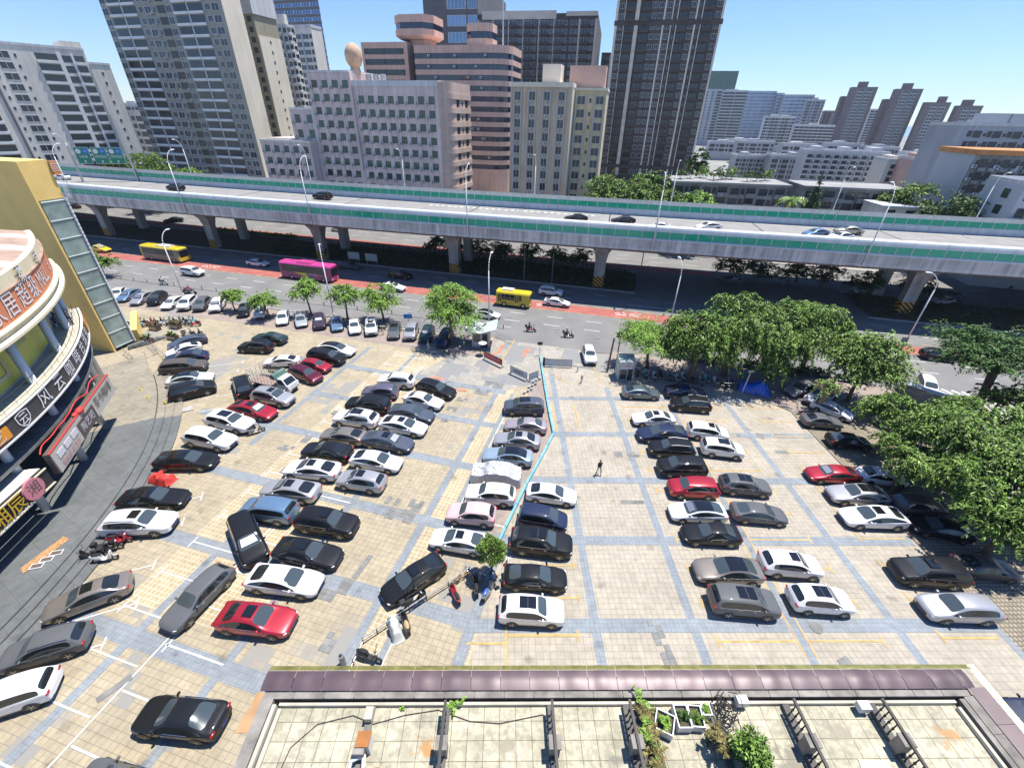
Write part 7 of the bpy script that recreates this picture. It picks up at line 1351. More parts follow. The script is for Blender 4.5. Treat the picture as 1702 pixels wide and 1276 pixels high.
for i in range(16):
    x, y = rd(-66 + i * 1.3, 117.6); scooter(x, y, 60 + (i * 17) % 25, ('sc_black', 'sc_grey')[i % 2], '%s scooter on the far pavement, %s from the left' % (('black', 'grey')[i % 2], ORD[i]), 'scooters on the far pavement', z=.06)
mat('sheet_white', (.62, .66, .62), .7, .1, 3)
def coverprof(u, v): return max(0, 1 - abs(u) ** 4) * max(0, 1 - abs(v) ** 3) * (.9 + .1 * math.cos(u * 7)) * min(1, 2.2 * (1 - abs(u) ** 2)) if abs(u) < 1 else 0
drape('covered_scooter', 'scooter under a pale dust sheet below the chain rail', 'covered scooter', -6.95, 15.75, 118, 1.9, .75, 1.1, 'sheet_white', coverprof, 30, 18, .05)
drape('red_cloth_heap', 'red cloth draped over a low heap by the mall steps', 'cloth', -31.0, 29.2, -10, 2.3, 1.2, 1.0, 'red_cloth', coverprof, 34, 22, .1)
mat('tarp_blue', (.015, .11, .55), .25, .2, 1.5); drape('blue_tarpaulin', 'crumpled blue tarpaulin over a heap under the drooping trees', 'tarpaulin', 31.6, 45.7, -22, 3.8, 1.9, 1.5, 'tarp_blue', lambda u, v: max(0, 1 - abs(u) ** 5) * max(0, 1 - abs(v) ** 4) * (.8 + .2 * math.sin(u * 5)), 40, 24, .07)
def bicycle(x, y, hd, label, paint, lean=12):
    t = thing('bicycle', label, 'bicycle', (x, y, .03), 0); t.rotation_euler = (R(lean), 0, R(hd))
    for xx in (-.5, .5): g = MB(); pts = [(.31 * math.cos(a * math.pi / 9), 0, .31 * math.sin(a * math.pi / 9)) for a in range(19)]; g.tube(pts, .018, 4); [g.cyl((0, 0, 0), (.3 * math.cos(a), 0, .3 * math.sin(a)), .005, .005, 3) for a in (0, 1.05, 2.1, 3.15, 4.2, 5.25)]; g.build('wheel', 'rubber', t, loc=(xx, 0, .32))
    g = MB(); g.tube([(-.5, 0, .32), (-.1, 0, .3), (.38, 0, .75), (-.2, 0, .75), (-.1, 0, .3)], .02, 5); g.tube([(-.5, 0, .32), (-.2, 0, .75)], .015, 5); g.tube([(.5, 0, .32), (.36, 0, .85)], .02, 5); g.build('frame', paint, t); g = MB(); g.tube([(.3, -.26, .92), (.36, 0, .88), (.3, .26, .92)], .014, 5); g.build('handlebar', 'plastic_dark', t); g = MB(); g.ell((-.22, 0, .82), .13, .07, .04, 8, 5); g.build('saddle', 'plastic_dark', t)
    g = MB(); g.box(.45, .72, -.15, .15, .6, .62); [g.box(.45, .72, s_ * .15 - .008, s_ * .15 + .008, .62, .84) for s_ in (-1, 1)]; g.build('basket', 'steel', t)
bicycle(-2.9, 19.5, 35, 'orange-brown bicycle leaning on the chain rail', 'm_orange2'); bicycle(-1.9, 20.1, -30, 'blue bicycle lying left of the bush foot', 'tarp_blue', 40); bicycle(-1.2, 19.4, 20, 'pale blue bicycle at the bush foot', 'sc_cyan', 30); bicycle(-.2, 19.5, -60, 'dark bicycle right of the bush foot', 'plastic_dark', 20); bicycle(.2, 20.2, 80, 'thin dark bicycle between the bush and black saloon', 'plastic_dark', 15)
# ------------------------------------------------------------------ people
def person(x, y, hd, label, shirt, pants, h=1.7, pose='walk', hold=None, z=.03, hairm='hair', par=None):
    k = h / 1.7; t = thing('person', label, 'person', (x, y, z), R(hd))
    J = {'pel': (0, 0, .93), 'chest': (0, 0, 1.25), 'neck': (0, 0, 1.45), 'head': (.02, 0, 1.55), 'top': (.02, 0, 1.66)}
    rad = {'pel': .135, 'chest': .145, 'neck': .05, 'head': .085, 'top': .075}; E = [('pel', 'chest'), ('chest', 'neck'), ('neck', 'head'), ('head', 'top')]
    for s_, n_ in ((1, 'l'), (-1, 'r')):
        sw = {'walk': .22 * s_, 'stand': .02, 'sit': .0}[pose]
        J['hip' + n_] = (0, .09 * s_, .88)
        if pose == 'sit': J['kn' + n_] = (.42, .14 * s_, .86); J['an' + n_] = (.46, .13 * s_, .42); J['toe' + n_] = (.62, .13 * s_, .38)
        else: J['kn' + n_] = (sw * .8 + .04, .1 * s_, .48); J['an' + n_] = (sw * 1.1 - .05, .1 * s_, .08); J['toe' + n_] = (sw * 1.1 + .13, .11 * s_, .04)
        J['sh' + n_] = (0, .19 * s_, 1.38)
        if pose == 'sit' or (hold and s_ == 1): J['el' + n_] = (.18, .25 * s_, 1.15); J['wr' + n_] = (.42, .24 * s_, 1.18 if not hold else 1.3)
        else: J['el' + n_] = (-sw * .6, .25 * s_, 1.12); J['wr' + n_] = (-sw * 1.1 + .08, .26 * s_, .88)
        wx = Vector(J['wr' + n_]); dr = (wx - Vector(J['el' + n_])).normalized(); J['pm' + n_] = tuple(wx + dr * .07); rad.update({'hip' + n_: .095, 'kn' + n_: .06, 'an' + n_: .04, 'toe' + n_: .035, 'sh' + n_: .06, 'el' + n_: .042, 'wr' + n_: .028, 'pm' + n_: .032})
        E += [('pel', 'hip' + n_), ('hip' + n_, 'kn' + n_), ('kn' + n_, 'an' + n_), ('an' + n_, 'toe' + n_), ('chest', 'sh' + n_), ('sh' + n_, 'el' + n_), ('el' + n_, 'wr' + n_), ('wr' + n_, 'pm' + n_)]
        for fi in range(5):
            nm = 'f%d%s' % (fi, n_); off = Vector((.012 * (fi - 2), 0, 0)) if fi < 4 else Vector((.035, 0, 0)); L_ = (.07, .08, .085, .075, .045)[fi]; J[nm] = tuple(Vector(J['pm' + n_]) + dr * L_ + off * (1.6 if fi < 4 else 1)); rad[nm] = .009; E.append(('pm' + n_ if fi < 4 else 'wr' + n_, nm))
    ks = list(J); me = bpy.data.meshes.new('body'); me.from_pydata([tuple(c * k for c in J[q]) for q in ks], [(ks.index(a), ks.index(b)) for a, b in E], [])
    o = bpy.data.objects.new('tmp', me); COL.objects.link(o); m1 = o.modifiers.new('s', 'SKIN'); m2 = o.modifiers.new('u', 'SUBSURF'); m2.levels = 1
    for i, q in enumerate(ks): me.skin_vertices[0].data[i].radius = (rad[q] * k * (.85 if q in ('pel', 'chest') else 1), rad[q] * k * (1.15 if q in ('pel', 'chest') else 1)); me.skin_vertices[0].data[i].use_root = q == 'pel'
    bpy.context.view_layer.update(); ev = bpy.data.meshes.new_from_object(o.evaluated_get(bpy.context.evaluated_depsgraph_get())); bpy.data.objects.remove(o); ev.materials.clear()
    for m_ in ('skin', shirt, pants, 'rubber'): ev.materials.append(MATS[m_])
    for p in ev.polygons:
        c = p.center / k; r_ = abs(c.y); side = 'l' if c.y > 0 else 'r'; hand = (c - Vector(J['wr' + side])).length < .2 and (c - Vector(J['el' + side])).length > .18 and r_ > .17; 
        if c.z > 1.43: mi_ = 0
        elif hand: mi_ = 0
        elif c.z < .12 and pose != 'sit': mi_ = 3
        elif c.z > .95 and (pose != 'sit' or c.x < .2 or r_ > .2): mi_ = 1
        elif pose == 'sit' and c.z > 1.0: mi_ = 1
        else: mi_ = 2
        p.material_index = mi_; p.use_smooth = True
    obj('body', ev, t); g = MB(); g.ell((-.005 * k, 0, 1.63 * k), .095 * k, .085 * k, .085 * k, 10, 6); g.build('hair', hairm, t, smooth=True)
    g = MB(); g.ell((.1 * k, 0, 1.575 * k), .02 * k, .014 * k, .02 * k, 6, 4); [g.ell((.09 * k, s_ * .03 * k, 1.60 * k), .01 * k, .012 * k, .008 * k, 6, 4, 1) for s_ in (-1, 1)]; [g.ell((.01 * k, s_ * .085 * k, 1.58 * k), .02 * k, .01 * k, .028 * k, 6, 4) for s_ in (-1, 1)]; g.box(.088 * k, .096 * k, -.022 * k, .022 * k, 1.532 * k, 1.54 * k, 2); g.build('face', ['skin', 'hair', 'lamp_red'], t); return t
mat('cl_black', (.02, .02, .025), .8); mat('cl_grey', (.3, .3, .32), .8); mat('cl_white', (.6, .6, .6), .8); mat('cl_navy', (.03, .05, .12), .8); mat('cl_red', (.5, .06, .04), .8); mat('cl_pale', (.45, .48, .5), .8)
person(9.2, 30.5, -80, 'person in black top and grey trousers walking across the open lot', 'cl_black', 'cl_grey', 1.75)
person(-3.1, 54.7, -60, 'person in dark clothes holding a white umbrella by the gate booth', 'cl_black', 'cl_navy', 1.68, 'walk', True)
t = thing('umbrella', 'open white umbrella held by the person near the gate booth', 'umbrella', (-2.95, 54.45, 1.35)); g = MB(); g.add([(0, 0, .78)] + [(.62 * math.cos(i * math.pi / 4), .62 * math.sin(i * math.pi / 4), .52) for i in range(8)], [(0, 1 + i, 1 + (i + 1) % 8) for i in range(8)]); g.build('canopy', 'sheet_white', t); g = MB(); g.cyl((0, 0, 0), (0, 0, .8), .012, .012, 5); g.build('shaft', 'steel', t)
person(-2.0, 55.1, 10, 'person in a red top standing at the end of the red banner', 'cl_red', 'cl_navy', 1.65, 'stand'); person(-10.7, 55.1, 190, 'person in pale clothes walking behind the dark blue people carrier', 'cl_pale', 'cl_grey', 1.7)
def rider(x, y, hd, lb1, lb2, p_, sh): scooter(x, y, hd, p_, lb1, 'moving scooters on the road', lean=0, box=True); c, s_ = math.cos(R(hd)), math.sin(R(hd)); t = person(x - c * .35, y - s_ * .35, hd, lb2, sh, 'cl_black', 1.62, 'sit', z=-.02); g = MB(); g.ell((0, 0, 1.58), .13, .12, .11, 10, 6); g.build('helmet', 'sc_white' if sh == 'cl_navy' else 'sc_black', t, smooth=True)
rider(4.3, 62.4, -15, 'dark scooter on the road ahead of the white SUV, left one', 'rider in black on the left scooter at centre', 'sc_red', 'cl_black'); rider(10.0, 60.5, -12, 'black scooter on the road right of the other, before the gate', 'rider in navy with pale helmet on the right scooter', 'sc_black', 'cl_navy'); rider(-65.2, 81.4, -16, 'pale scooter on the bike lane at left', 'rider in white on the bike lane scooter', 'sc_white', 'cl_white')
# cargo tricycle with the red load
t = thing('cargo_tricycle', 'dark red loaded cargo tricycle on the bike lane by the street lamp', 'tricycle', (-57.6, 77.0, .03), R(-16)); MB().box(-1.3, .2, -.5, .5, .45, .52).build('bed', 'plastic_dark', t); g = MB(); [g.rbox(-1.0 + (i % 4) * .3, -.3 + (i // 4) * .32, .52, .3, .28, .25 + (i * 7 % 4) * .12, i * .2, i % 2) for i in range(12)]; g.build('load', ['sc_red', 'sc_grey'], t)
g = MB(); g.tube([(.2, 0, .5), (.8, 0, .45), (1.05, 0, .95)], .05, 6); g.tube([(1.0, -.35, 1.05), (1.05, 0, 1.0), (1.0, .35, 1.05)], .02, 5); g.build('frame', 'sc_red', t); g = MB(); g.ell((.45, 0, .78), .2, .15, .08, 8, 5); g.build('seat', 'rubber', t)
for p_ in ((1.1, 0, .28), (-.9, .55, .28), (-.9, -.55, .28)): g = MB(); g.cyl((0, -.06, 0), (0, .06, 0), .28, .28, 16); g.build('wheel', 'rubber', t, loc=p_)
# ------------------------------------------------------------------ gate: booths, barriers, fences, signs
mat('booth_wall', (.45, .47, .46), .6, .1, 1); mat('booth_roof', (.5, .58, .58), .4, .15, 1.5); mat('banner_red', (.48, .05, .045), .5, .15, 2); mat('banner_grey', (.5, .53, .55), .5, .1, 2); mat('hut_green', (.42, .52, .46), .6, .1, 1.5)
t = thing('gate_booth', 'grey gate booth with an upturned pale metal roof under the largest street tree', 'booth', (-3.3, 57.7, 0), R(-4))
MB().box(-1.25, 1.25, -1.0, 1.0, 0, 2.5).build('wall', 'booth_wall', t); g = MB(); g.add([(-2.2, -1.7, 2.95), (0, -1.7, 2.55), (0, 2.0, 2.55), (-2.2, 2.0, 3.1), (2.3, -1.7, 3.25), (2.3, 2.0, 3.35)], [(0, 1, 2, 3), (1, 4, 5, 2)]); g.add([(-2.2, -1.7, 2.87), (0, -1.7, 2.47), (0, 2.0, 2.47), (-2.2, 2.0, 3.02), (2.3, -1.7, 3.17), (2.3, 2.0, 3.27)], [(3, 2, 1, 0), (2, 5, 4, 1)]); g.build('roof', 'booth_roof', t)
MB().box(-1.05, -.05, -1.03, -1.0, .9, 2.2).build('window', 'glass_dark', t); MB().box(.25, 1.0, -1.03, -1.0, .05, 2.15).build('door', 'door_dark', t); MB().box(1.25, 1.28, -.6, .5, .9, 2.1).build('window', 'glass_dark', t)
o = hedge('roof_litter', 'fallen leaves and twigs on the booth roof', [(-3.4, 57.6), (-2.9, 58.6), (-3.3, 56.6)], 2.6, .16, .6, 260, 'leaf_dry', .22, 7)
t = thing('gate_hut', 'small pale green hut with a red-lettered notice beside the scooters', 'hut', (15.8, 48.8, 0), R(-2)); MB().box(-1.0, 1.0, -.9, .9, 0, 2.6).build('wall', 'hut_green', t); MB().box(-.75, .1, -.93, -.9, .15, 1.55).build('window', 'glass_dark', t); MB().box(.25, .85, -.93, -.9, .05, 1.75).build('door', 'door_dark', t); g = MB(); g.box(-1.08, 1.08, -.98, .98, 2.6, 2.66); g.box(-1.08, -1.0, -.98, .98, 2.66, 2.95); g.box(1.0, 1.08, -.98, .98, 2.66, 2.95); g.box(-1, 1, .9, .98, 2.66, 2.95); g.build('roof', 'hut_green', t); MB().box(-.95, .75, -1.0, -.93, 1.75, 2.75).build('notice_board', 'sign_white', t)
mat('letter_red', (.6, .03, .04), .5); text_obj('lettering', '出入登记', .3, 'letter_red', t, Matrix.Translation((-.12, -1.02, 2.45)) @ X, 1.2); text_obj('lettering', '来人来客登记', .3, 'letter_red', t, Matrix.Translation((-.08, -1.02, 2.08)) @ X, 1.0)
def board(label, x0, y0, x1, y1, h0, h1, m, lm=None, tx=None, cat='banner stand'):
    L_ = math.hypot(x1 - x0, y1 - y0); an = math.atan2(y1 - y0, x1 - x0); t = thing('banner_stand', label, cat, (x0, y0, .03), an); MB().box(0, L_, -.03, .03, h0, h1).build('panel', m, t); g = MB(); [g.cyl((x, 0, 0), (x, 0, h1 + .05), .035, .035, 6) for x in (0, L_)]; g.cyl((0, 0, h1 + .03), (L_, 0, h1 + .03), .025, .025, 5); g.cyl((0, 0, h0 - .02), (L_, 0, h0 - .02), .025, .025, 5); [g.box(x - .03, x + .03, -.3, .3, 0, .05) for x in (0, L_)]; g.build('frame', 'plastic_dark', t)
    if tx: text_obj('lettering', tx, .42, lm, t, Matrix.Translation((L_ / 2, -.045, (h0 + h1) / 2)) @ X)
    return t
board('red banner on a stand with pale lettering beside the gate booth', -2.7, 53.2, -.2, 50.8, .35, 1.2, 'banner_red', 'shop_white', '停车场出入口'); board('grey banner on a stand between the red banner and the blue kerb', .9, 49.3, 3.0, 47.4, .3, 1.15, 'banner_grey', 'cl_black', '收费停车'); board('short grey panel angled behind the grey banner', 3.3, 47.2, 4.5, 48.1, .25, 1.15, 'banner_grey'); board('pale see-through screen across the gate lane', 5.6, 51.3, 9.2, 51.0, .15, 1.15, 'banner_grey')
# blue kerb separating the two lots
mat('kerb_blue', (.16, .42, .54), .6, .25, 1.5); bf = [(5.15, 54), (5.2, 46), (5.3, 40), (5.45, 36.5), (3.8, 32.5), (2.2, 28.9), (.3, 24.0), (-.3, 22.4)]; t = thing('blue_kerb', 'long peeling light blue kerb wall dividing the two lots', 'kerb wall', (0, 0, 0)); g = MB(); h = MB()
for a, b in zip(bf[:-1], bf[1:]):
    d = Vector((b[0] - a[0], b[1] - a[1])); L_ = d.length; an = math.atan2(d.y, d.x); n_ = max(1, int(L_ / 2.1))
    for i in range(n_): f0 = (i + .5) / n_; g.rbox(a[0] + d.x * f0, a[1] + d.y * f0, 0, L_ / n_ - .06, .2, .34, an)
g.build('blocks', 'kerb_blue', t, kind='stuff')
sheet('kerb_strip', [(3.0, 46), (5.1, 47.5), (5.1, 52), (5.2, 36.5), (3.9, 33.2), (2.0, 29.5), (.2, 24.6), (-1.2, 22.8), (-1.0, 25), (1.2, 31), (3.6, 37)], .02, 'pave_walk')
for i in range(9): g = MB(); x = 2.6 + (i % 3) * .25 + i * .2; y = 44.4 + i * .42; g.cyl((x, y, 0), (x, y, .35), .13, .16, 8); o = g.build('stone_bollard', 'kerb'); tag(o, 'small pale stone by the grey banner, %s from the near end' % ORD[i], 'stone', 'pale stones at the gate')
# chain rail with concrete foot in the lower lot
t = thing('chain_rail', 'tilted steel rail strung across the lower lot beside the scooters', 'rail', (0, 0, 0)); cr_ = [(-9.3, 12.4), (-8.8, 14.9), (-7.3, 16.1), (-5.2, 17.8), (-2.4, 19.9)]; g = MB(); g.tube([(x, y, .62) for x, y in cr_], .045, 6); g.tube([(x, y, .3) for x, y in cr_], .025, 5); g.build('rails', 'steel', t, kind='stuff'); g = MB()
for a, b in zip(cr_[:-1], cr_[1:]): [g.cyl((a[0] + (b[0] - a[0]) * f_, a[1] + (b[1] - a[1]) * f_, 0), (a[0] + (b[0] - a[0]) * f_, a[1] + (b[1] - a[1]) * f_, .66), .04, .04, 6) for f_ in (0, .5)]
g.build('posts', 'plastic_dark', t, kind='stuff')
g = MB(); g.cyl((-9.7, 13.7, 0), (-9.7, 13.7, .95), .2, .17, 12); g.cyl((-9.7, 13.7, .95), (-9.7, 13.7, 1.05), .08, .08, 8, 1); tag(g.build('gate_machine', ['sc_grey', 'black']), 'grey round-topped post box by the end of the steel rail', 'post')
# barrier arm posts, cameras, sign posts
def post(name, label, x, y, h, r_, m, head=None, lean=(0, 0), cat='post'):
    t = thing(name, label, cat, (x, y, 0)); g = MB(); g.cyl((0, 0, 0), (lean[0], lean[1], h), r_ * 1.2, r_, 7); g.build('pole', m, t)
    if head: g = MB(); g.box(lean[0] - head[0] / 2, lean[0] + head[0] / 2, -.05 + lean[1], .05 + lean[1], h - head[1], h); g.build('panel', head[2], t)
    return t
post('sign_post', 'small dark sign on a post at the head of the blue kerb', 5.1, 54.5, 2.1, .04, 'steel', (.7, .45, 'plastic_dark'), cat='sign'); post('traffic_post', 'pale bollard post right of the gate lane', 9.9, 49.9, 1.0, .09, 'white_metal'); post('traffic_post', 'striped bollard post nearest the open lot', 10.0, 47.1, 1.1, .1, 'frame_white', (.3, .5, 'banner_red')); post('traffic_post', 'dark waist-high post at the end of the pale screen', 5.5, 51.6, 1.2, .14, 'plastic_dark')
post('utility_pole', 'leaning dark pole left of the small green hut', 13.9, 50.0, 4.6, .11, 'bark', None, (.5, .9), 'pole'); post('utility_pole', 'thin dark pole behind the small green hut', 16.0, 53.6, 4.2, .07, 'plastic_dark', (1.1, .8, 'sc_grey'), (0, 0), 'pole'); post('camera_pole', 'short white camera pole in front of the blue tarpaulin', 29.9, 45.1, 3.1, .06, 'white_metal', (.7, .2, 'white_metal'), (.4, .3), 'pole')
post('traffic_sign', 'triangular blue-grey road sign at the foot of the rightmost street lamp', 59.2, 57.0, 2.4, .05, 'steel', (1.0, .9, 'sc_grey'), (0, 0), 'road sign'); post('blue_sign', 'round blue sign on a post behind the estate car', -14.9, 62.6, 2.6, .05, 'steel', (1.3, .7, 'sign_blue'), (0, 0), 'road sign'); post('small_cross_post', 'pale cross-shaped post between kerb row cars', -18.5, 60.6, 1.5, .07, 'm_cream', (.7, .2, 'm_cream'), (0, 0), 'post')
rail_fence('lot_railing', 'low wire railing under the drooping trees', [(18.6, 47.3), (24, 46.6), (29.9, 45.9)], .9, 1.8, .03, .02, 'steel', (.5, .95)); rail_fence('handrail', 'steel handrail at the side of the plaza steps', [(-52.2, 53.4), (-49.3, 51.2), (-47.8, 53.5), (-50.6, 55.8)], 1.0, 1.2, .03, .025, 'steel', (.5, .97)); rail_fence('handrail', 'thin steel barrier between the plaza and the dark slate saloon', [(-49.8, 55.6), (-45.2, 51.6), (-46.9, 50.3)], .95, 1.4, .025, .02, 'steel', (.5, .97))
tag(MB().prism([(46.6, 42.6), (46.9, 42.9), (50.5, 38.9), (50.2, 38.6)], 0, 3.3).build('hoarding', 'sc_grey'), 'blank blue-grey hoarding wall beside the zebra crossing', 'hoarding'); t = bpy.context.scene.objects.get('hoarding'); MB().prism([(46.4, 42.5), (46.9, 43.1), (50.7, 38.9), (50.1, 38.4)], 3.3, 3.42).build('coping', 'booth_roof', t)
# planter boxes
mat('planter', (.10, .065, .05), .7, .2, 3)
for i, (x, y, lb) in enumerate([(-51.5, 57.0, 'planter nearest the plaza steps'), (-48.6, 58.1, 'planter nearest the dark slate saloon'), (-53.4, 61.3, 'planter at the left of the packed scooters'), (-50.7, 62.0, 'planter among the packed scooters, right one')]):
    t = thing('planter_box', 'dark wooden ' + lb, 'planter', (x, y, 0), R(-18), 'dark planter boxes'); MB().box(-.85, .85, -.35, .35, 0, .75).build('box', 'planter', t); g = MB(); [g.box(-.75 + k * .22, -.62 + k * .22, -.37, -.352, .15, .6) for k in range(7)]; g.build('lattice', 'slat', t); me = leaves([(-.4, 0, .95, .45, .3, .3), (.4, 0, 1.0, .45, .3, .35)], 500, .25, -.2, seed=200 + i); me.materials.append(MATS['leaf' if i < 2 else 'leaf_dry']); obj('plants', me, t)
for i in range(7):
    x, y = [(-43.6, 47.9), (-42.1, 49.4), (-40.9, 45.2), (-42.9, 43.6), (-45.2, 51.0), (-41.0, 42.0), (-38.4, 41.0)][i]; t = thing('floor_marker', 'small yellow marker standing on the tan terrace, %s from the left lift tower' % ORD[i], 'marker', (x, y, .5), 0, 'yellow markers'); g = MB(); g.add([(-.12, -.1, 0), (.12, -.1, 0), (.12, .1, 0), (-.12, .1, 0), (0, -.02, .3), (0, .02, .3)], [(0, 1, 4), (2, 3, 5), (1, 2, 5, 4), (3, 0, 4, 5)]); g.build('body', 'bus_yellow', t)
for k, (x, y, lb) in enumerate([(-33.6, 97.2, 'left'), (-29.4, 96.0, 'right')]): t = thing('notice_board', 'framed notice board in the shade under the viaduct, %s of two' % lb, 'notice board', (x, y, .13), R(-15.5), 'notice boards under the viaduct'); MB().box(-1.5, 1.5, -.06, .06, .8, 2.5).build('frame', 'sc_grey', t); MB().box(-1.38, 1.38, -.075, -.061, .92, 2.38).build('face', 'hut_green', t); g = MB(); [g.cyl((a, 0, 0), (a, 0, .8), .05, .05, 5) for a in (-1.2, 1.2)]; g.build('posts', 'steel', t)
for k, (x, y) in enumerate([(4.0, 86.5), (9.6, 85.5), (28.6, 89.5)]): t = post('signal_pole', 'slim striped signal pole under the viaduct, %s from the left' % ORD[k], x, y, 6.2, .09, 'sc_grey', None, (0, 0), 'pole')
# ------------------------------------------------------------------ the lower roof in the foreground
Z0 = 15.0
mat('roof_tile', (.46, .42, .31), .8, .22, 1.2); mat('purple_metal', (.105, .07, .08), .42, .18, 1.6, metal=.15); mat('old_concrete', (.26, .24, .21), .9, .35, 2.5, streak=.2); mat('old_concrete_dk', (.12, .115, .105), .9, .3, 2.5); mat('old_cream', (.46, .43, .34), .85, .2, 1.5); mat('iron', (.04, .035, .035), .6); mat('rust', (.32, .13, .04), .9, .3, 3)
m = MATS['roof_tile']; t_ = m.node_tree; b_ = t_.nodes['Principled BSDF']; src = b_.inputs['Base Color'].links[0].from_socket; L = t_.links.new
g_ = t_.nodes.new('ShaderNodeNewGeometry'); br = t_.nodes.new('ShaderNodeTexBrick'); br.offset = 0; br.squash = 1; br.inputs['Scale'].default_value = 1; br.inputs['Brick Width'].default_value = .43; br.inputs['Row Height'].default_value = .43; br.inputs['Mortar Size'].default_value = .008; br.inputs['Color1'].default_value = (1, 1, 1, 1); br.inputs['Color2'].default_value = (.84, .86, .84, 1); br.inputs['Mortar'].default_value = (.3, .29, .25, 1); L(g_.outputs['Position'], br.inputs['Vector'])
vo = t_.nodes.new('ShaderNodeTexNoise'); vo.inputs['Scale'].default_value = 6.5; vo.inputs['Detail'].default_value = 3; L(g_.outputs['Position'], vo.inputs['Vector']); mr = t_.nodes.new('ShaderNodeMapRange'); mr.inputs[1].default_value = .44; mr.inputs[2].default_value = .54; mr.inputs[3].default_value = .84; mr.inputs[4].default_value = 1.07; L(vo.outputs[0], mr.inputs[0])
mu = t_.nodes.new('ShaderNodeMix'); mu.data_type = 'RGBA'; mu.blend_type = 'MULTIPLY'; mu.inputs[0].default_value = 1; L(src, mu.inputs[6]); L(br.outputs['Color'], mu.inputs[7]); s2 = t_.nodes.new('ShaderNodeVectorMath'); s2.operation = 'SCALE'; L(mu.outputs[2], s2.inputs[0]); L(mr.outputs[0], s2.inputs['Scale'])
# rust stains and black mould that grow from points of the floor
for (sx_, sy_, rr0, colr, thr) in ((-1.9, 4.6, .75, (.42, .2, .05), .52), (12.1, 4.75, .8, (.42, .22, .08), .56), (3.0, 4.3, .6, (.2, .19, .15), .5), (7.6, 4.2, 1.1, (.2, .18, .14), .5), (.2, 4.6, .9, (.27, .24, .17), .5), (9.2, 4.9, .9, (.28, .25, .18), .5)):
    ds = t_.nodes.new('ShaderNodeVectorMath'); ds.operation = 'DISTANCE'; ds.inputs[1].default_value = (sx_, sy_, Z0); L(g_.outputs['Position'], ds.inputs[0]); nz = t_.nodes.new('ShaderNodeTexNoise'); nz.inputs['Scale'].default_value = 3.2; nz.inputs['Detail'].default_value = 6; L(g_.outputs['Position'], nz.inputs['Vector'])
    a1 = t_.nodes.new('ShaderNodeMapRange'); a1.inputs[1].default_value = 0; a1.inputs[2].default_value = rr0; a1.inputs[3].default_value = .3; a1.inputs[4].default_value = -.25; L(ds.outputs['Value'], a1.inputs[0]); ad = t_.nodes.new('ShaderNodeMath'); ad.operation = 'ADD'; L(a1.outputs[0], ad.inputs[0]); L(nz.outputs[0], ad.inputs[1]); st = t_.nodes.new('ShaderNodeMapRange'); st.inputs[1].default_value = thr + .08; st.inputs[2].default_value = thr + .22; st.inputs[4].default_value = .8; L(ad.outputs[0], st.inputs[0])
    mm = t_.nodes.new('ShaderNodeMix'); mm.data_type = 'RGBA'; L(st.outputs[0], mm.inputs[0]); L((s2.outputs[0] if 'prev' not in dir() else prev), mm.inputs[6]); mm.inputs[7].default_value = (*colr, 1); prev = mm.outputs[2]
L(prev, b_.inputs['Base Color'])
rf = thing('roof_terraces', 'row of tiled roof terraces with a purple metal edge in the foreground', 'roof', (0, 0, 0))
X0, X1, YE = -6.08, 12.95, 5.5
MB().box(-6.35, 13.9, -6, 6.2, 0, Z0 - .35).build('wall', 'w_cream2', rf); MB().box(X0, X1, -6, YE, Z0 - .02, Z0).build('tiled_floor', 'roof_tile', rf)
MB().box(X0 - .0, X1, YE, YE + .07, Z0, Z0 + .12).build('inner_kerb', 'old_cream', rf); MB().box(X0, X1, YE + .07, YE + .2, Z0 - .3, Z0 - .22).build('gutter', 'old_concrete_dk', rf); MB().box(X0 - .12, X1 + .6, YE + .2, YE + .34, Z0 - .3, Z0 + .12).build('parapet', 'old_concrete', rf); MB().box(X0 - .1, X1, -6, YE - .01, Z0 - .34, Z0 - .03).build('slab', 'old_concrete_dk', rf)
g = MB(); x = X0 - .2
while x < X1 + .3: g.box(x + .006, min(x + .77, X1 + .5), 5.22, 5.36, 16.02, 16.14) if False else None; x += .78
# coping, purple flashing and brass strip as separate sheets of metal
seg = []; x = -6.3
g = MB(); x = -6.6
while x < 13.3: g.add([(x + .008, 5.66, 15.13), (x + .832, 5.66, 15.13), (x + .832, 5.9, 15.16), (x + .008, 5.9, 15.16), (x + .008, 5.66, 15.04), (x + .832, 5.66, 15.04)], [(0, 1, 2, 3), (4, 5, 1, 0)]); x += .84
g.build('coping', 'old_concrete', rf); MB().box(-6.5, 13.5, 5.72, 6.2, 14.7, 15.1).build('coping_bed', 'old_concrete_dk', rf)
def sheets(x0, x1, fn, wid, nx=7):
    g = MB(); x = x0; k = 0
    while x < x1 - .05:
        xe = min(x + wid, x1); rg = random.Random(k); am, ph = rg.uniform(.006, .02), rg.uniform(0, 6); am2 = rg.uniform(.0, .012); vs = []
        for i in range(nx + 1):
            f_ = i / nx; xx = x + (xe - x) * f_; b0 = math.sin(f_ * math.pi) * am + math.sin(f_ * 9 + ph) * am2; 
            for j in range(4): yy, zz = fn(j / 3); vs.append((xx + (.012 if i == 0 else 0), yy, zz + b0 * (.4 + .6 * math.sin(j / 3 * 3.1)) + (.008 if i == 0 else 0)))
        g.add(vs, [(i * 4 + j, (i + 1) * 4 + j, (i + 1) * 4 + j + 1, i * 4 + j + 1) for i in range(nx) for j in range(3)]); x = xe; k += 1
    return g
o = sheets(-6.72, 13.75, lambda f: (5.82 + .50 * f, 15.2 + .05 * math.sin(f * 2.6)), .84).build('purple_flashing', 'purple_metal', rf, smooth=True)
o = sheets(-6.7, 14.15, lambda f: (6.33 + .14 * f, 15.24 - .05 * f), .84).build('brass_strip', 'brass', rf, smooth=True)
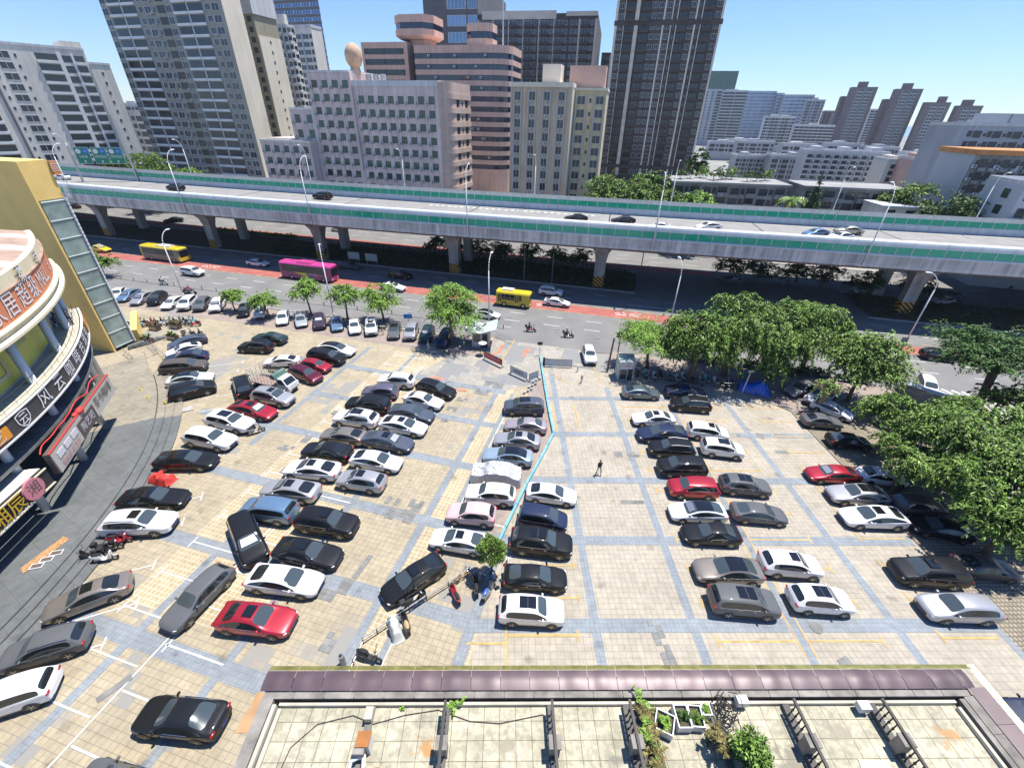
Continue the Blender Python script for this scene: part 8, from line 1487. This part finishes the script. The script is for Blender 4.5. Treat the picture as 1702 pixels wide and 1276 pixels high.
def side(g, xa, w0, y0, y1, z, wid=.9):
    y = y1
    while y > y0: g.add([(xa, y, z), (xa + w0, y, z + .05), (xa + w0, y - wid + .01, z + .05), (xa, y - wid + .01, z)], [(0, 1, 2, 3)]); y -= wid
    return g
g = side(MB(), 13.52, .5, -6, 5.84, 15.2); g.build('purple_flashing', 'purple_metal', rf); g = side(MB(), 14.04, .15, -6, 6.44, 15.22); g.build('brass_strip', 'brass', rf); g = side(MB(), 13.26, .24, -6, 5.64, 15.14); g.build('coping', 'old_concrete', rf); MB().box(13.3, 13.85, -6, 5.7, 14.8, 15.1).build('coping_bed', 'old_concrete_dk', rf)
MB().box(13.1, 13.26, -6, 5.6, Z0 - .3, 15.12).build('parapet', 'old_concrete', rf); MB().box(12.88, 12.97, -6, 5.4, Z0, Z0 + .12).build('inner_kerb', 'old_cream', rf)
MB().box(-6.6, -6.28, -6, 5.66, Z0 - .3, Z0 + .14).build('parapet', 'old_concrete', rf); MB().box(-6.22, -6.12, -6, 5.5, Z0 - .05, Z0 + .2).build('inner_kerb', 'old_cream', rf); MB().box(-6.08, -5.98, -6, 5.45, Z0, Z0 + .08).build('inner_kerb', 'old_cream', rf)
# terrace dividers with balustrades and pillars
DV = [(-3.52, 'low'), (-1.46, 'bal'), (1.40, 'bal'), (3.5, 'bal'), (5.85, 'low2'), (8.0, 'bal'), (10.45, 'bal')]
for k, (x, kd) in enumerate(DV):
    nm = ['the low bare divider at left', 'second divider from the left', 'third divider with the square pillar', 'divider left of the planting strip', 'divider beside the round shrub', 'divider with a slanted pillar', 'rightmost divider, with a white box on it'][k]
    t = thing('terrace_divider', 'weathered terrace divider: ' + nm, 'divider', (x, 0, Z0), 0, 'dividers between the roof terraces')
    MB().box(-.09, .09, -4, YE - .02, 0, .14 if kd != 'low' else .1).build('kerb', 'old_concrete_dk' if kd != 'low' else 'old_concrete', t)
    if kd == 'bal':
        g = MB(); y = YE - .25
        while y > .4:
            if not (4.28 < y < 4.75): g.cyl((0, y, .12), (0, y, .62), .018, .018, 5); g.cyl((-.0, y, .34), (.0, y, .42), .035, .02, 6)
            y -= .145
        g.build('balusters', 'iron', t, kind='stuff'); g = MB(); g.box(-.035, .035, .4, YE - .1, .62, .68); g.build('handrail', 'iron', t)
        MB().box(-.13, .13, 4.36, 4.62, .0, .56).box(-.155, .155, 4.335, 4.645, .56, .62).build('pillar', 'old_concrete', t)
    if kd == 'low': MB().box(-.14, .14, 4.3, 4.6, .1, .5).build('pillar', 'old_concrete', t); MB().box(-.1, .1, 5.1, 5.4, .1, .32).build('block', 'old_cream', t)
def pipe(label, pts, r_, m, cat='pipe'): g = MB(); g.tube(pts, r_, 7, 0); o = g.build('pipe', m); return tag(o, label, cat)
pipe('white bent drain pipe by the low divider at left', [(-3.75, 4.0, Z0 + .1), (-3.7, 4.25, Z0 + .25), (-3.4, 4.35, Z0 + .3), (-3.35, 4.1, Z0 + .3), (-3.45, 3.2, Z0 + .3)], .05, 'frame_white')
t = tag(MB().box(-3.6, -3.3, 4.45, 4.75, Z0, Z0 + .5).box(-3.62, -3.28, 4.43, 4.77, Z0 + .5, Z0 + .54, 1).build('meter_box', ['frame_white', 'rust']), 'white box with a rusty lid on the low divider', 'box')
g = MB(); g.cyl((-3.05, 4.05, Z0), (-3.05, 4.05, Z0 + .1), .14, .12, 14); tag(g.build('clay_pot', 'rust'), 'small round clay pot beside the white drain pipe', 'pot')
for (x, y, lb, w_) in ((6.75, 5.55, 'white box on the parapet beside the twisted vine', .3), (10.1, 5.4, 'white box on top of the rightmost divider', .3)): tag(MB().box(x - w_ / 2, x + w_ / 2, y - .14, y + .08, Z0 + .12, Z0 + .34).build('junction_box', 'frame_white'), lb, 'box')
pipe('thin grey cable lying across the leftmost terraces', [(-5.6, 3.2, Z0 + .02), (-5.4, 4.6, Z0 + .02), (-4.9, 5.1, Z0 + .02), (-4.0, 5.3, Z0 + .02), (-3.4, 5.1, Z0 + .02), (-2.6, 5.3, Z0 + .02), (-1.7, 5.42, Z0 + .02), (-.8, 5.15, Z0 + .02), (0, 5.1, Z0 + .02), (1.2, 5.3, Z0 + .02)], .012, 'iron', 'cable')
tag(MB().add([(10.2 - .2, 3.5, Z0 + .02), (10.95 - .9, 4.25, Z0 + .02), (9.3, 4.3, Z0 + .02), (9.1, 3.5, Z0 + .02)], [(0, 1, 2, 3)]).build('yellow_sheet', 'm_cream'), 'pale sheet lying on the terrace right of the slanted pillar', 'sheet')
# planting strip, crates and shrubs
mat('crate_white', (.62, .62, .6), .5, .1, 4)
t = thing('planting_strip', 'long narrow planter of dry grassy plants along a terrace divider', 'planter', (3.78, 0, Z0)); MB().box(-.12, .42, 2, 5.35, 0, .16).build('trough', 'old_concrete_dk', t); me = leaves([(.15 + random.uniform(-.1, .1), 2.2 + i * .15, .36, .22, .16, .2) for i in range(21)], 4200, .17, -.1, seed=300, aspect=.2); me.materials.append(MATS['leaf_dry']); obj('plants', me, t); me = leaves([(.12 + random.uniform(-.1, .1), 2.2 + i * .3, .4, .2, .2, .18) for i in range(10)], 1500, .16, -.1, seed=301, aspect=.2); me.materials.append(MATS['leaf']); obj('plants', me, t)
for k, (x, y, w_, d_, rz_, lb) in enumerate([(4.42, 5.02, .5, .5, -25, 'tilted white planter crate, leftmost'), (4.95, 5.15, .38, .55, 0, 'white planter crate with a dark green sheet'), (5.32, 5.15, .36, .52, -4, 'white planter crate full of leafy weeds'), (5.66, 5.3, .26, .28, 0, 'smallest white planter crate with bright leaves')]):
    t = thing('planter_crate', lb, 'planter', (x, y, Z0), R(rz_), 'white planter crates'); g = MB(); a, b2 = w_ / 2, d_ / 2; g.box(-a, a, -b2, -b2 + .03, 0, .3); g.box(-a, a, b2 - .03, b2, 0, .3); g.box(-a, -a + .03, -b2 + .03, b2 - .03, 0, .3); g.box(a - .03, a, -b2 + .03, b2 - .03, 0, .3); g.build('box', 'crate_white', t); MB().box(-a + .03, a - .03, -b2 + .03, b2 - .03, .05, .2).build('soil', 'soil', t); me = leaves([(0, 0, .28, a * .8, b2 * .8, .12)], 240, .13, -.1, seed=310 + k, aspect=.4); me.materials.append(MATS[('leaf_bright', 'leaf_dark', 'leaf', 'leaf_bright')[k]]); obj('plants', me, t)
tree('shrub', 'dense green shrub growing against a terrace divider', 6.25, 4.15, 1.15, .42, .65, 5200, 'leaf', 320, .03, 26, .22, rz=.45, size=.11, droop=.1, frond=False, z0=Z0, cat='shrub', asp=.4, lean=(0, .1)); tree('shrub', 'second dense green shrub, nearest the lower frame edge', 6.4, 3.5, 1.15, .42, .62, 5200, 'leaf', 321, .03, 26, .22, rz=.45, size=.11, droop=.1, frond=False, z0=Z0, cat='shrub', asp=.4)
tree('dry_shrub', 'brown withered shrub left of the dense green one', 5.65, 4.55, .75, .38, .45, 1300, 'leaf_dry', 322, .02, 14, .16, rz=.3, size=.12, z0=Z0, cat='shrub', asp=.4)
g = MB(); rg = random.Random(4)
for i in range(26): a = rg.uniform(0, 6.28); r0 = rg.uniform(.08, .28); c = (6.2 + rg.uniform(-.12, .12), 5.2 + rg.uniform(-.3, .3), Z0 + rg.uniform(.1, .6)); g.tube([(c[0] + r0 * math.cos(a + j * .7), c[1] + r0 * math.sin(a + j * .7), c[2] + .06 * math.sin(j + a)) for j in range(6)], .012, 4)
tag(g.build('dry_vine', 'iron'), 'tangled dark dry vine between the crates and the white box', 'vine')
me = leaves([(-1.25, 5.45, Z0 + .1, .25, .15, .12), (3.9, 5.5, Z0 + .2, .35, .12, .15), (-2.7, 5.42, Z0 + .05, .1, .06, .06)], 420, .12, -.1, seed=330, aspect=.3); me.materials.append(MATS['leaf_bright']); o = obj('weeds', me); o['kind'] = 'stuff'; o['label'] = 'small weeds growing from the roof gutter'; o['category'] = 'weeds'
if HAZE:
    mh = bpy.data.materials.new('haze'); mh.use_nodes = True; th_ = mh.node_tree; th_.nodes.remove(th_.nodes['Principled BSDF']); pv = th_.nodes.new('ShaderNodeVolumePrincipled'); pv.inputs['Color'].default_value = (.72, .84, 1, 1); pv.inputs['Density'].default_value = HAZE; pv.inputs['Anisotropy'].default_value = .3
    th_.links.new(pv.outputs[0], th_.nodes['Material Output'].inputs['Volume']); MATS['haze'] = mh
    o = MB().box(-1750, 1750, -1750, 1750, -2.3, 136).build('haze', 'haze'); o['kind'] = 'stuff'; o['label'] = 'thin bluish summer haze over the city'; o['category'] = 'haze'
